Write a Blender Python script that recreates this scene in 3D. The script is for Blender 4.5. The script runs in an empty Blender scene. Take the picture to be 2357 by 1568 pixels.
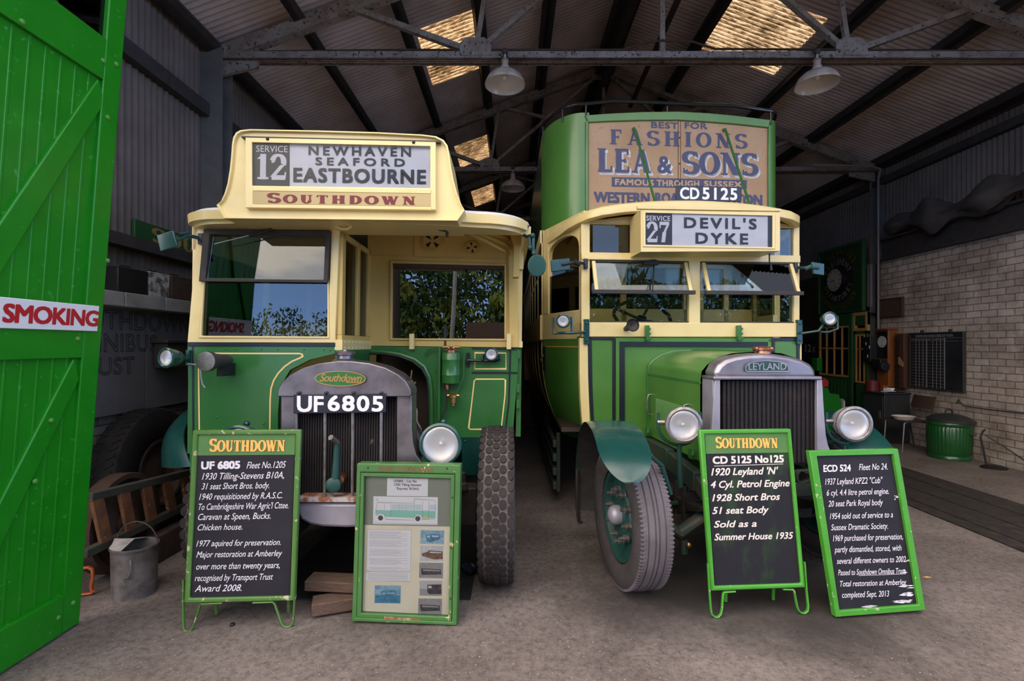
import bpy, math, random
from mathutils import Matrix, Vector, Euler, noise

# ------------------------------------------------------------------ camera, sky, exposure
W, H = 2357, 1568
F = 1120.0            # focal length in pixels
CX, CY = 1178.5, 795.0  # vanishing point of the shed axis
ZC = 1.60             # eye height
scene = bpy.context.scene
COL = scene.collection
cam_data = bpy.data.cameras.new('camera')
cam_data.sensor_width = 36.0
cam_data.lens = 36.0 * F / W
cam_data.shift_y = (CY - H / 2) / W
cam_data.clip_end = 300
cam = bpy.data.objects.new('camera', cam_data)
COL.objects.link(cam)
cam.location = (0, 0, ZC)
cam.rotation_euler = (math.pi / 2, 0, 0)
scene.camera = cam
scene.view_settings.view_transform = 'Standard'
scene.view_settings.look = 'None'
scene.view_settings.gamma = 1.0
scene.view_settings.use_curve_mapping = False
scene.view_settings.exposure = -0.14
scene.cycles.max_bounces = 7
scene.cycles.diffuse_bounces = 4
scene.cycles.glossy_bounces = 4
scene.cycles.transparent_max_bounces = 12
scene.cycles.transmission_bounces = 6
scene.cycles.caustics_reflective = False
scene.cycles.caustics_refractive = False
scene.cycles.sample_clamp_indirect = 6.0
scene.cycles.use_denoising = True

world = bpy.data.worlds.new('sky')
scene.world = world
world.use_nodes = True
wt = world.node_tree
wt.nodes.clear()


def N(t, typ, **kw):
    n = t.nodes.new(typ)
    for k, v in kw.items():
        if k in n.inputs.keys():
            n.inputs[k].default_value = v
        else:
            setattr(n, k, v)
    return n


def ramp(t, stops, interp='LINEAR'):
    r = t.nodes.new('ShaderNodeValToRGB')
    r.color_ramp.interpolation = interp
    e = r.color_ramp.elements
    while len(e) < len(stops):
        e.new(0.5)
    for i, (p, c) in enumerate(stops):
        e[i].position = p
        e[i].color = (*c, 1) if len(c) == 3 else c
    return r


def _world():
    t = wt
    out = N(t, 'ShaderNodeOutputWorld')
    bg = N(t, 'ShaderNodeBackground', Strength=1.0)
    tc = N(t, 'ShaderNodeTexCoord')
    sep = N(t, 'ShaderNodeSeparateXYZ')
    t.links.new(tc.outputs['Generated'], sep.inputs[0])
    blue = ramp(t, [(0.0, (0.75, 1.0, 1.55)), (0.06, (0.46, 0.80, 1.65)), (0.22, (0.38, 0.56, 0.98)), (0.55, (0.48, 0.54, 0.72)), (1.0, (0.66, 0.64, 0.66))])
    t.links.new(sep.outputs[2], blue.inputs[0])
    mp = N(t, 'ShaderNodeMapping')
    mp.inputs['Scale'].default_value = (1.0, 1.0, 2.6)
    t.links.new(tc.outputs['Generated'], mp.inputs[0])
    nz = N(t, 'ShaderNodeTexNoise', Scale=2.6, Detail=7.0, Roughness=0.55)
    t.links.new(mp.outputs[0], nz.inputs[0])
    # more cloud the higher one looks
    cl = N(t, 'ShaderNodeMapRange')
    for i, v in ((1, 0.12), (2, 0.32), (3, -0.30), (4, 0.13)):
        cl.inputs[i].default_value = v
    t.links.new(sep.outputs[2], cl.inputs[0])
    ad0 = N(t, 'ShaderNodeMath', operation='ADD')
    t.links.new(nz.outputs[0], ad0.inputs[0])
    t.links.new(cl.outputs[0], ad0.inputs[1])
    ad = N(t, 'ShaderNodeMath', operation='MULTIPLY_ADD')      # clearer towards the right
    ad.inputs[1].default_value = -0.32
    t.links.new(sep.outputs[0], ad.inputs[0])
    t.links.new(ad0.outputs[0], ad.inputs[2])
    cm = ramp(t, [(0.50, (0, 0, 0)), (0.68, (1, 1, 1))])
    t.links.new(ad.outputs[0], cm.inputs[0])
    mix = N(t, 'ShaderNodeMix', data_type='RGBA')
    t.links.new(cm.outputs[0], mix.inputs['Factor'])
    t.links.new(blue.outputs[0], mix.inputs[6])
    mix.inputs[7].default_value = (1.86, 1.64, 1.47, 1)
    t.links.new(mix.outputs[2], bg.inputs['Color'])
    bg.inputs['Strength'].default_value = 3.0
    t.links.new(bg.outputs[0], out.inputs[0])


_world()

# ------------------------------------------------------------------ small tools
RND = random.Random(7)
WM = {}               # world matrix of every object made here


def onY(px, py, Y):
    return Vector(((px - CX) / F * Y, Y, ZC - (py - CY) / F * Y))


def onX(px, py, X):
    return onY(px, py, X * F / (px - CX))


def onZ(px, py, z=0.0):
    return onY(px, py, (ZC - z) * F / (py - CY))


class Frame:
    """A thing's own axes: u to the right, v to the back, w up."""

    def __init__(self, loc, yaw=0.0, roll=0.0, tilt=0.0):
        self.M = Matrix.Translation(loc) @ Matrix.Rotation(yaw, 4, 'Z') @ Matrix.Rotation(roll, 4, 'Y') @ Matrix.Rotation(tilt, 4, 'X')
        self.I = self.M.inverted()

    def at(self, px, py, v=0.0):
        o = self.I @ Vector((0, 0, ZC))
        d = (self.I.to_3x3()) @ Vector(((px - CX) / F, 1.0, -(py - CY) / F))
        k = (v - o.y) / d.y
        return o + d * k

    def uz(self, pts, v=0.0):
        r = []
        for p in pts:
            q = self.at(p[0], p[1], v)
            r.append((q.x, q.z))
        return r


class MB:
    def __init__(self, M=None):
        self.v = []
        self.f = []
        self.mi = []
        self.M = M.copy() if M is not None else Matrix.Identity(4)
        self.m = 0

    def add(self, vs, fs, M=None):
        b = len(self.v)
        T = self.M @ M if M is not None else self.M
        self.v += [T @ Vector(p) for p in vs]
        for f in fs:
            self.f.append(tuple(i + b for i in f))
            self.mi.append(self.m)
        return self

    def box(self, x0, x1, y0, y1, z0, z1, M=None):
        return self.add([(x0, y0, z0), (x1, y0, z0), (x1, y1, z0), (x0, y1, z0), (x0, y0, z1), (x1, y0, z1), (x1, y1, z1), (x0, y1, z1)],
                        [(0, 3, 2, 1), (4, 5, 6, 7), (0, 1, 5, 4), (1, 2, 6, 5), (2, 3, 7, 6), (3, 0, 4, 7)], M)

    def beam(self, p, q, w, h, up=(0, 0, 1)):
        p, q = Vector(p), Vector(q)
        d = (q - p)
        L = d.length
        d.normalize()
        s = d.cross(Vector(up))
        if s.length < 1e-4:
            s = d.cross(Vector((1, 0, 0)))
        s.normalize()
        t = s.cross(d)
        R = Matrix((s, d, t)).transposed().to_4x4()
        R.translation = p
        return self.box(-w / 2, w / 2, 0, L, -h / 2, h / 2, R)

    def prism(self, pts, v0, v1, M=None):
        """Outline pts (u, w) pushed from v0 to v1 along the v axis."""
        n = len(pts)
        a = sum(pts[i][0] * pts[(i + 1) % n][1] - pts[(i + 1) % n][0] * pts[i][1] for i in range(n))
        if a < 0:
            pts = pts[::-1]
        if v1 < v0:
            v0, v1 = v1, v0
        vs = [(x, v0, z) for x, z in pts] + [(x, v1, z) for x, z in pts]
        fs = [tuple(range(n)), tuple(range(2 * n - 1, n - 1, -1))]
        fs += [((i + 1) % n, i, n + i, n + (i + 1) % n) for i in range(n)]
        return self.add(vs, fs, M)

    def ring(self, outer, inner, v0, v1, M=None):
        """Frame between two outlines with the same number of points."""
        n = len(outer)
        a = sum(outer[i][0] * outer[(i + 1) % n][1] - outer[(i + 1) % n][0] * outer[i][1] for i in range(n))
        if a < 0:
            outer, inner = outer[::-1], inner[::-1]
        vs = [(x, v0, z) for x, z in outer] + [(x, v0, z) for x, z in inner] + [(x, v1, z) for x, z in outer] + [(x, v1, z) for x, z in inner]
        fs = []
        for i in range(n):
            j = (i + 1) % n
            fs += [(i, j, n + j, n + i), (2 * n + j, 2 * n + i, 3 * n + i, 3 * n + j), (j, i, 2 * n + i, 2 * n + j), (n + i, n + j, 3 * n + j, 3 * n + i)]
        return self.add(vs, fs, M)

    def tube(self, pts, r, n=10, closed=False, flat=1.0, caps=True, M=None):
        pts = [Vector(p) for p in pts]
        m = len(pts)
        rs = r if isinstance(r, (list, tuple)) else [r] * m
        vs, fs = [], []
        prev = None
        for i, p in enumerate(pts):
            a = pts[i - 1] if (i > 0 or closed) else p
            b = pts[(i + 1) % m] if (i < m - 1 or closed) else p
            d = (b - a)
            if d.length < 1e-9:
                d = Vector((0, 0, 1))
            d.normalize()
            if prev is None:
                s = d.cross(Vector((0, 0, 1)))
                if s.length < 0.05:
                    s = d.cross(Vector((1, 0, 0)))
            else:
                s = prev - d * prev.dot(d)
            s.normalize()
            prev = s
            t = d.cross(s)
            for k in range(n):
                an = 2 * math.pi * k / n
                vs.append(p + (s * math.cos(an) + t * math.sin(an) * flat) * rs[i])
        for i in range(m - (0 if closed else 1)):
            j = (i + 1) % m
            for k in range(n):
                l = (k + 1) % n
                fs.append((i * n + k, i * n + l, j * n + l, j * n + k))
        if caps and not closed:
            fs.append(tuple(range(n - 1, -1, -1)))
            fs.append(tuple((m - 1) * n + k for k in range(n)))
        return self.add(vs, fs, M)

    def lathe(self, prof, M=None, n=32, closed=False, caps=False):
        """Profile (r, h) turned about the local z axis."""
        vs, fs = [], []
        m = len(prof)
        for r, h in prof:
            for k in range(n):
                a = 2 * math.pi * k / n
                vs.append((r * math.cos(a), r * math.sin(a), h))
        for i in range(m - (0 if closed else 1)):
            j = (i + 1) % m
            for k in range(n):
                l = (k + 1) % n
                fs.append((i * n + k, i * n + l, j * n + l, j * n + k))
        if caps:
            if prof[0][0] > 1e-6:
                fs.append(tuple(range(n - 1, -1, -1)))
            if prof[-1][0] > 1e-6:
                fs.append(tuple((m - 1) * n + k for k in range(n)))
        return self.add(vs, fs, M)

    def ball(self, c, r, n=12, m=8, sc=(1, 1, 1)):
        pr = [(max(1e-5, math.sin(math.pi * i / m)) * r, -math.cos(math.pi * i / m) * r) for i in range(m + 1)]
        M = Matrix.Translation(c) @ Matrix.Diagonal((*sc, 1))
        return self.lathe(pr, M, n)

    def grid(self, fn, nu, nv, thick=None, M=None):
        """Surface fn(i/nu, j/nv); with thick a second skin along the given vector."""
        vs = [Vector(fn(i / nu, j / nv)) for j in range(nv + 1) for i in range(nu + 1)]
        w = nu + 1
        fs = [(j * w + i, j * w + i + 1, (j + 1) * w + i + 1, (j + 1) * w + i) for j in range(nv) for i in range(nu)]
        if thick is not None:
            k = len(vs)
            vs2 = []
            for p in vs:
                t = thick(p) if callable(thick) else Vector(thick)
                vs2.append(p + t)
            fs2 = [tuple(i + k for i in f[::-1]) for f in fs]
            edge = [i for i in range(w)] + [j * w + nu for j in range(1, nv + 1)] + [nv * w + i for i in range(nu - 1, -1, -1)] + [j * w for j in range(nv - 1, 0, -1)]
            for a in range(len(edge)):
                p, q = edge[a], edge[(a + 1) % len(edge)]
                fs2.append((q, p, p + k, q + k))
            vs, fs = vs + vs2, fs + fs2
        return self.add(vs, fs, M)

    def mesh(self, name, mats, inv=None, smooth=35, merge=False):
        me = bpy.data.meshes.new(name)
        vs = [inv @ p for p in self.v] if inv is not None else self.v
        me.from_pydata([tuple(p) for p in vs], [], self.f)
        for m in mats:
            me.materials.append(m)
        if len(mats) > 1:
            me.polygons.foreach_set('material_index', self.mi)
        me.update()
        if smooth:
            me.polygons.foreach_set('use_smooth', [True] * len(me.polygons))
            me.set_sharp_from_angle(angle=math.radians(smooth))
        return me


def tag(o, label=None, cat=None, group=None, kind=None):
    for k, v in (('label', label), ('category', cat), ('group', group), ('kind', kind)):
        if v:
            o[k] = v
    return o


def empty(name, M, label=None, cat=None, group=None, parent=None):
    o = bpy.data.objects.new(name, None)
    o.empty_display_size = 0.1
    COL.objects.link(o)
    if not isinstance(M, Matrix):
        M = Matrix.Translation(M)
    WM[o.name] = M
    if parent:
        o.parent = parent
        o.matrix_local = WM[parent.name].inverted() @ M
    else:
        o.matrix_world = M
    return tag(o, label, cat, group)


def obj(name, mb, mats, parent=None, origin=None, bevel=0.0, smooth=35, **t):
    """Links one mesh object; coordinates in mb are world coordinates."""
    if not isinstance(mats, (list, tuple)):
        mats = [mats]
    if parent is not None:
        M = WM[parent.name]
    elif origin is not None:
        M = origin if isinstance(origin, Matrix) else Matrix.Translation(origin)
    else:
        M = Matrix.Identity(4)
    me = mb.mesh(name, mats, M.inverted(), smooth)
    o = bpy.data.objects.new(name, me)
    COL.objects.link(o)
    WM[o.name] = M
    if parent is not None:
        o.parent = parent
    else:
        o.matrix_world = M
    if bevel:
        b = o.modifiers.new('bevel', 'BEVEL')
        b.width = bevel
        b.segments = 2
        b.limit_method = 'ANGLE'
        b.angle_limit = math.radians(40)
        b.harden_normals = False
    return tag(o, **t)


def copy_tree(o, M, parent=None, **t):
    c = o.copy()
    COL.objects.link(c)
    WM[c.name] = M
    if parent is not None:
        c.parent = parent
    else:
        c.matrix_world = M
    for ch in [x for x in bpy.data.objects if x.parent == o]:
        copy_tree(ch, M, c)
    return tag(c, **t)


# ------------------------------------------------------------------ lettering
_FT = {}


def _font_mesh(s, shear=0.0, off=0.0, outline=0.0, space=1.0):
    key = (s, shear, off, outline, space)
    if key in _FT:
        return _FT[key]
    cu = bpy.data.curves.new('t', 'FONT')
    cu.body = s
    cu.size = 1.0
    cu.shear = shear
    cu.offset = off
    cu.space_character = space
    cu.resolution_u = 3
    if outline:
        cu.fill_mode = 'NONE'
        cu.bevel_depth = outline
        cu.bevel_resolution = 0
    ob = bpy.data.objects.new('t', cu)
    COL.objects.link(ob)
    dg = bpy.context.evaluated_depsgraph_get()
    me = bpy.data.meshes.new_from_object(ob.evaluated_get(dg))
    vs = [(v.co.x, v.co.y, v.co.z) for v in me.vertices]
    fs = [tuple(p.vertices) for p in me.polygons]
    bpy.data.objects.remove(ob)
    bpy.data.meshes.remove(me)
    bpy.data.curves.remove(cu)
    _FT[key] = (vs, fs)
    return vs, fs


def text(mb, s, u0, u1, w0, w1, v, shear=0.0, off=0.0, outline=0.0, space=1.0, M=None, fitheight=True, slope=0.0, bold=0.0):
    """Letters filling the box u0..u1 by w0..w1 (cap height) on the plane v, facing -v. With u1 None the width follows the height."""
    vs, fs = _font_mesh(s, shear, off, outline, space)
    if not vs:
        return
    x0, x1 = min(p[0] for p in vs), max(p[0] for p in vs)
    z0, z1 = (0.0, 0.69) if not fitheight else (min(p[1] for p in vs), max(p[1] for p in vs))
    ky = (w1 - w0) / (z1 - z0)
    kx = (u1 - u0) / (x1 - x0) if u1 is not None else ky
    for i, (dx, dz) in enumerate([(0, 0)] if not bold else [(-1, -1), (1, -1), (1, 1), (-1, 1), (0, 0)]):
        ax, az = dx * bold * min(kx, ky), dz * bold * min(kx, ky) * .8
        mb.add([(u0 + (p[0] - x0) * kx + ax, v - p[2] * ky - i * .00012, w0 + (p[1] - z0) * ky + slope * (p[0] - x0) * kx + az) for p in vs], fs, M)


# a serif alphabet drawn as strokes: ('s', x0, y0, x1, y1, width) ('a', cx, cy, rx, ry, from, to, thin, thick) ('h', x, y, length)
TK, TN = 0.20, 0.085
SERIF = {
    'S': (0.66, [('a', .33, .74, .24, .22, 25, 270, TN, TK), ('a', .33, .27, .25, .23, 90, -155, TN, TK), ('s', .58, .76, .58, .98, .06), ('s', .07, .02, .07, .26, .06)]),
    'O': (0.80, [('a', .40, .50, .32, .46, 0, 360, TN, TK)]),
    'U': (0.80, [('s', .20, .34, .20, 1.0, TK), ('a', .40, .34, .20, .30, 180, 360, TN, TK * .8), ('s', .62, .34, .62, 1.0, TN), ('h', .20, .96, .34), ('h', .62, .96, .28)]),
    'T': (0.72, [('s', .36, 0, .36, 1, TK), ('h', .36, .95, .66), ('s', .05, .76, .05, .98, .06), ('s', .67, .76, .67, .98, .06), ('h', .36, .04, .40)]),
    'H': (0.86, [('s', .20, 0, .20, 1, TK), ('s', .66, 0, .66, 1, TK), ('s', .2, .5, .66, .5, TN), ('h', .20, .04, .36), ('h', .20, .96, .36), ('h', .66, .04, .36), ('h', .66, .96, .36)]),
    'D': (0.80, [('s', .20, 0, .20, 1, TK), ('a', .34, .50, .34, .46, -90, 90, TN, TK), ('s', .05, .04, .36, .04, TN), ('s', .05, .96, .36, .96, TN)]),
    'W': (1.08, [('s', .14, 1, .36, 0, TK * .95), ('s', .36, 0, .54, .92, TN), ('s', .52, 1, .74, 0, TK * .95), ('s', .74, 0, .95, 1, TN), ('h', .14, .96, .30), ('h', .54, .96, .26), ('h', .95, .96, .22)]),
    'N': (0.84, [('s', .17, 0, .17, 1, TN), ('s', .17, 1, .66, 0, TK), ('s', .67, 0, .67, 1, TN), ('h', .17, .04, .28), ('h', .12, .96, .24), ('h', .67, .96, .28)]),
    'L': (0.68, [('s', .20, 0, .20, 1, TK), ('h', .20, .96, .36), ('s', .04, .05, .60, .05, TN * 1.2), ('s', .60, 0, .62, .26, .07)]),
    'E': (0.70, [('s', .20, 0, .20, 1, TK), ('s', .04, .05, .60, .05, TN * 1.2), ('s', .04, .95, .58, .95, TN * 1.2), ('s', .2, .5, .48, .5, TN), ('s', .60, 0, .62, .25, .07), ('s', .58, .75, .58, 1, .07), ('s', .48, .40, .48, .60, .06)]),
    'F': (0.66, [('s', .20, 0, .20, 1, TK), ('h', .20, .04, .38), ('s', .04, .95, .58, .95, TN * 1.2), ('s', .2, .5, .46, .5, TN), ('s', .58, .74, .58, 1, .07), ('s', .46, .40, .46, .60, .06)]),
    'A': (0.84, [('s', .16, 0, .40, 1, TN), ('s', .42, 1, .68, 0, TK), ('s', .24, .33, .58, .33, TN), ('h', .15, .04, .26), ('h', .69, .04, .32)]),
    'I': (0.40, [('s', .20, 0, .20, 1, TK), ('h', .20, .04, .36), ('h', .20, .96, .36)]),
    'R': (0.80, [('s', .20, 0, .20, 1, TK), ('a', .36, .73, .24, .23, -90, 90, TN, TK), ('s', .05, .96, .38, .96, TN), ('s', .2, .5, .38, .5, TN), ('s', .40, .5, .68, 0, TK * .9), ('h', .20, .04, .34)]),
    'M': (1.0, [('s', .16, 0, .16, 1, TN), ('s', .18, 1, .48, .1, TK), ('s', .48, .1, .78, 1, TN), ('s', .80, 0, .80, 1, TK), ('h', .16, .04, .28), ('h', .80, .04, .34), ('h', .12, .96, .24), ('h', .84, .96, .28)]),
    'B': (0.74, [('s', .20, 0, .20, 1, TK), ('a', .36, .74, .22, .22, -90, 90, TN, TK), ('a', .36, .27, .27, .24, -90, 90, TN, TK), ('s', .05, .96, .38, .96, TN), ('s', .05, .04, .38, .04, TN), ('s', .2, .51, .38, .51, TN)]),
    '1': (0.56, [('s', .30, 0, .30, 1, TK * 1.15), ('h', .30, .05, .5), ('s', .10, .80, .30, .96, TN)]),
    '2': (0.74, [('a', .36, .70, .25, .26, 170, -25, TN, TK * 1.1), ('s', .56, .58, .10, .10, TN * 1.5), ('s', .07, .08, .68, .08, TK * .8), ('s', .67, .04, .69, .30, .06), ('h', .12, .70, .13)]),
    '7': (0.70, [('s', .06, .93, .66, .93, TK * .75), ('s', .62, .93, .34, .45, TN * 1.4), ('s', .36, .50, .28, 0, TK * 1.1), ('s', .08, .70, .08, .98, .07)]),
    'X': (0.8, [('s', .14, 1, .66, 0, TK), ('s', .14, 0, .66, 1, TN), ('h', .14, .96, .3), ('h', .66, .96, .26), ('h', .14, .04, .26), ('h', .66, .04, .3)]),
    'P': (0.72, [('s', .20, 0, .20, 1, TK), ('a', .36, .72, .25, .24, -90, 90, TN, TK), ('s', .05, .96, .38, .96, TN), ('s', .2, .47, .38, .47, TN), ('h', .20, .04, .36)]),
    'V': (0.84, [('s', .14, 1, .42, 0, TK), ('s', .42, 0, .68, 1, TN), ('h', .14, .96, .3), ('h', .68, .96, .26)]),
    'C': (0.74, [('a', .40, .50, .32, .46, 45, 315, TN, TK), ('s', .63, .72, .63, .98, .06)]),
    'Q': (0.80, [('a', .40, .50, .32, .46, 0, 360, TN, TK), ('s', .42, .2, .74, -.06, TK * .7)]),
    ' ': (0.42, []),
}


def serif_layout(s, space=0.06, caps=None):
    x, out = 0.0, []
    for i, ch in enumerate(s):
        k = caps if (caps and i > 0) else 1.0
        if ch == '&':
            vs, fs = _font_mesh('&', 0.0, 0.02)
            x0 = min(p[0] for p in vs)
            x1 = max(p[0] for p in vs)
            kk = 0.72 / 0.72
            out.append(('&', x + 0.08, 0.82))
            x += (x1 - x0) * 0.9 + 0.2 + space
            continue
        out.append((ch, x, k))
        x += SERIF[ch][0] * k + space
    return out, x - space


def serif(mb, s, u0, u1, w0, w1, v, space=0.06, caps=None, fat=1.0, M=None, slope=0.0, arc=None):
    lay, tot = serif_layout(s, space, caps)
    kx, kz = (u1 - u0) / tot, (w1 - w0)

    def T(x, z):
        u = u0 + x * kx
        return (u, v - dv, w0 + z * kz + slope * (u - u0))
    dv = 0.0
    for ch, x0, k in lay:
        if ch == '&':
            vs, fs = _font_mesh('&', 0.0, 0.02)
            a = min(p[0] for p in vs)
            z0, z1 = min(p[1] for p in vs), max(p[1] for p in vs)
            mb.add([T(x0 + (p[0] - a) * 0.9, (p[1] - z0) / (z1 - z0) * 0.72) for p in vs], fs, M)
            continue
        for st in SERIF[ch][1]:
            dv = (dv + .00005) % .0004
            if st[0] == 's':
                _, ax, ay, bx, by, w = st
                d = Vector((bx - ax, by - ay))
                L = d.length
                n = Vector((-d.y, d.x)) / L * (w * fat / 2)
                if abs(d.y) > 0.3 * L and abs(d.x) > 0.02:     # slanted: cut level
                    n = Vector((w * fat / 2 / max(0.5, abs(d.y) / L), 0))
                pts = [(ax + n.x, ay + n.y), (bx + n.x, by + n.y), (bx - n.x, by - n.y), (ax - n.x, ay - n.y)]
                mb.add([T(x0 + p[0] * k, p[1] * k) for p in pts], [(0, 1, 2, 3)], M)
            elif st[0] == 'h':
                _, cx, cy, ln = st
                t = 0.04
                pts = [(cx - ln / 2, cy - t), (cx + ln / 2, cy - t), (cx + ln / 2, cy + t), (cx - ln / 2, cy + t)]
                mb.add([T(x0 + p[0] * k, p[1] * k) for p in pts], [(0, 1, 2, 3)], M)
            else:
                _, cx, cy, rx, ry, a0, a1, wn, wk = st
                m = max(6, int(abs(a1 - a0) / 14))
                vs = []
                for i in range(m + 1):
                    a = math.radians(a0 + (a1 - a0) * i / m)
                    w = (wn + (wk - wn) * abs(math.cos(a)) ** 1.3) * fat / 2
                    c, sn = math.cos(a), math.sin(a)
                    nx, nz = c / rx, sn / ry
                    l = math.hypot(nx, nz)
                    nx, nz = nx / l, nz / l
                    for g in (-1, 1):
                        vs.append(T(x0 + (cx + rx * c + nx * w * g) * k, (cy + ry * sn + nz * w * g) * k))
                mb.add(vs, [(2 * i, 2 * i + 1, 2 * i + 3, 2 * i + 2) for i in range(m)], M)


def ribbon(mb, pts, w, v, M=None, closed=False):
    """Flat painted line of width w through (u, w) points on the plane v."""
    n = len(pts)
    vs = []
    for i in range(n):
        a = Vector(pts[i - 1] if (i > 0 or closed) else pts[i])
        b = Vector(pts[(i + 1) % n] if (i < n - 1 or closed) else pts[i])
        d = b - a
        if d.length < 1e-9:
            d = Vector((1, 0))
        d.normalize()
        p = Vector(pts[i])
        m = Vector((-d.y, d.x)) * (w / 2)
        if 0 < i < n - 1 or closed:
            e = (p - a)
            if e.length > 1e-9:
                e.normalize()
                cs = max(0.5, abs(e.dot(d)))
                m /= cs
        vs += [(p.x + m.x, v, p.y + m.y), (p.x - m.x, v, p.y - m.y)]
    fs = [(2 * i, 2 * i + 1, 2 * ((i + 1) % n) + 1, 2 * ((i + 1) % n)) for i in range(n - (0 if closed else 1))]
    mb.add(vs, fs, M)


def circle_uw(c, r, n=24, a0=0.0):
    return [(c[0] + r * math.cos(a0 + 2 * math.pi * i / n), c[1] + r * math.sin(a0 + 2 * math.pi * i / n)) for i in range(n)]


def rounded(u0, u1, w0, w1, r, n=5):
    pts = []
    for cx, cy, a in ((u1 - r, w1 - r, 0), (u0 + r, w1 - r, 90), (u0 + r, w0 + r, 180), (u1 - r, w0 + r, 270)):
        for i in range(n + 1):
            an = math.radians(a + 90 * i / n)
            pts.append((cx + r * math.cos(an), cy + r * math.sin(an)))
    return pts


def facing(c, d):
    """Matrix at c whose z axis looks along d."""
    d = Vector(d).normalized()
    q = d.to_track_quat('Z', 'Y')
    return Matrix.Translation(c) @ q.to_matrix().to_4x4()


# ------------------------------------------------------------------ materials
def mat(name, c, c2=None, scale=6.0, lo=0.4, hi=0.7, rough=0.5, metal=0.0, bump=0.0, bscale=None, coat=0.0, spec=0.5, stretch=None, detail=6.0, c3=None, s3=30.0, lo3=0.62, hi3=0.70, rough2=None):
    m = bpy.data.materials.new(name)
    m.use_nodes = True
    t = m.node_tree
    b = t.nodes['Principled BSDF']
    b.inputs['Base Color'].default_value = (*c, 1)
    b.inputs['Roughness'].default_value = rough
    b.inputs['Metallic'].default_value = metal
    b.inputs['Coat Weight'].default_value = coat
    b.inputs['Coat Roughness'].default_value = 0.12
    b.inputs['Specular IOR Level'].default_value = spec
    tc = None

    def coord():
        nonlocal tc
        if tc is None:
            tc = N(t, 'ShaderNodeTexCoord')
            if stretch:
                mp = N(t, 'ShaderNodeMapping')
                mp.inputs['Scale'].default_value = stretch
                t.links.new(tc.outputs['Object'], mp.inputs[0])
                tc = mp
                return mp.outputs[0]
            return tc.outputs['Object']
        return tc.outputs[0] if stretch else tc.outputs['Object']
    last = None
    if c2 is not None:
        nz = N(t, 'ShaderNodeTexNoise', Scale=scale, Detail=detail, Roughness=0.6)
        t.links.new(coord(), nz.inputs[0])
        r = ramp(t, [(lo, c), (hi, c2)])
        t.links.new(nz.outputs[0], r.inputs[0])
        last = r.outputs[0]
        if rough2 is not None:
            mr = N(t, 'ShaderNodeMapRange')
            mr.inputs[1].default_value = lo
            mr.inputs[2].default_value = hi
            mr.inputs[3].default_value = rough
            mr.inputs[4].default_value = rough2
            t.links.new(nz.outputs[0], mr.inputs[0])
            t.links.new(mr.outputs[0], b.inputs['Roughness'])
    if c3 is not None:
        nz = N(t, 'ShaderNodeTexNoise', Scale=s3, Detail=3.0, Roughness=0.6)
        t.links.new(coord(), nz.inputs[0])
        r = ramp(t, [(lo3, (0, 0, 0)), (hi3, (1, 1, 1))])
        t.links.new(nz.outputs[0], r.inputs[0])
        mx = N(t, 'ShaderNodeMix', data_type='RGBA')
        t.links.new(r.outputs[0], mx.inputs['Factor'])
        if last is not None:
            t.links.new(last, mx.inputs[6])
        else:
            mx.inputs[6].default_value = (*c, 1)
        mx.inputs[7].default_value = (*c3, 1)
        last = mx.outputs[2]
    if last is not None:
        t.links.new(last, b.inputs['Base Color'])
    if bump:
        nz = N(t, 'ShaderNodeTexNoise', Scale=bscale or scale * 4, Detail=5.0, Roughness=0.6)
        t.links.new(coord(), nz.inputs[0])
        bp = N(t, 'ShaderNodeBump', Strength=bump, Distance=0.01)
        t.links.new(nz.outputs[0], bp.inputs['Height'])
        t.links.new(bp.outputs[0], b.inputs['Normal'])
    return m


def glass(name, tint=(0.9, 0.95, 0.92), ior=1.5, rough=0.0):
    m = bpy.data.materials.new(name)
    m.use_nodes = True
    t = m.node_tree
    t.nodes.clear()
    out = N(t, 'ShaderNodeOutputMaterial')
    tr = N(t, 'ShaderNodeBsdfTransparent')
    tr.inputs[0].default_value = (*tint, 1)
    gl = N(t, 'ShaderNodeBsdfGlossy', Roughness=rough)
    fr = N(t, 'ShaderNodeFresnel', IOR=ior)
    mx = N(t, 'ShaderNodeMixShader')
    t.links.new(fr.outputs[0], mx.inputs[0])
    t.links.new(tr.outputs[0], mx.inputs[1])
    t.links.new(gl.outputs[0], mx.inputs[2])
    t.links.new(mx.outputs[0], out.inputs[0])
    return m


def emit(name, c, s):
    m = bpy.data.materials.new(name)
    m.use_nodes = True
    t = m.node_tree
    b = t.nodes['Principled BSDF']
    b.inputs['Base Color'].default_value = (*c, 1)
    b.inputs['Emission Color'].default_value = (*c, 1)
    b.inputs['Emission Strength'].default_value = s
    return m


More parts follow.
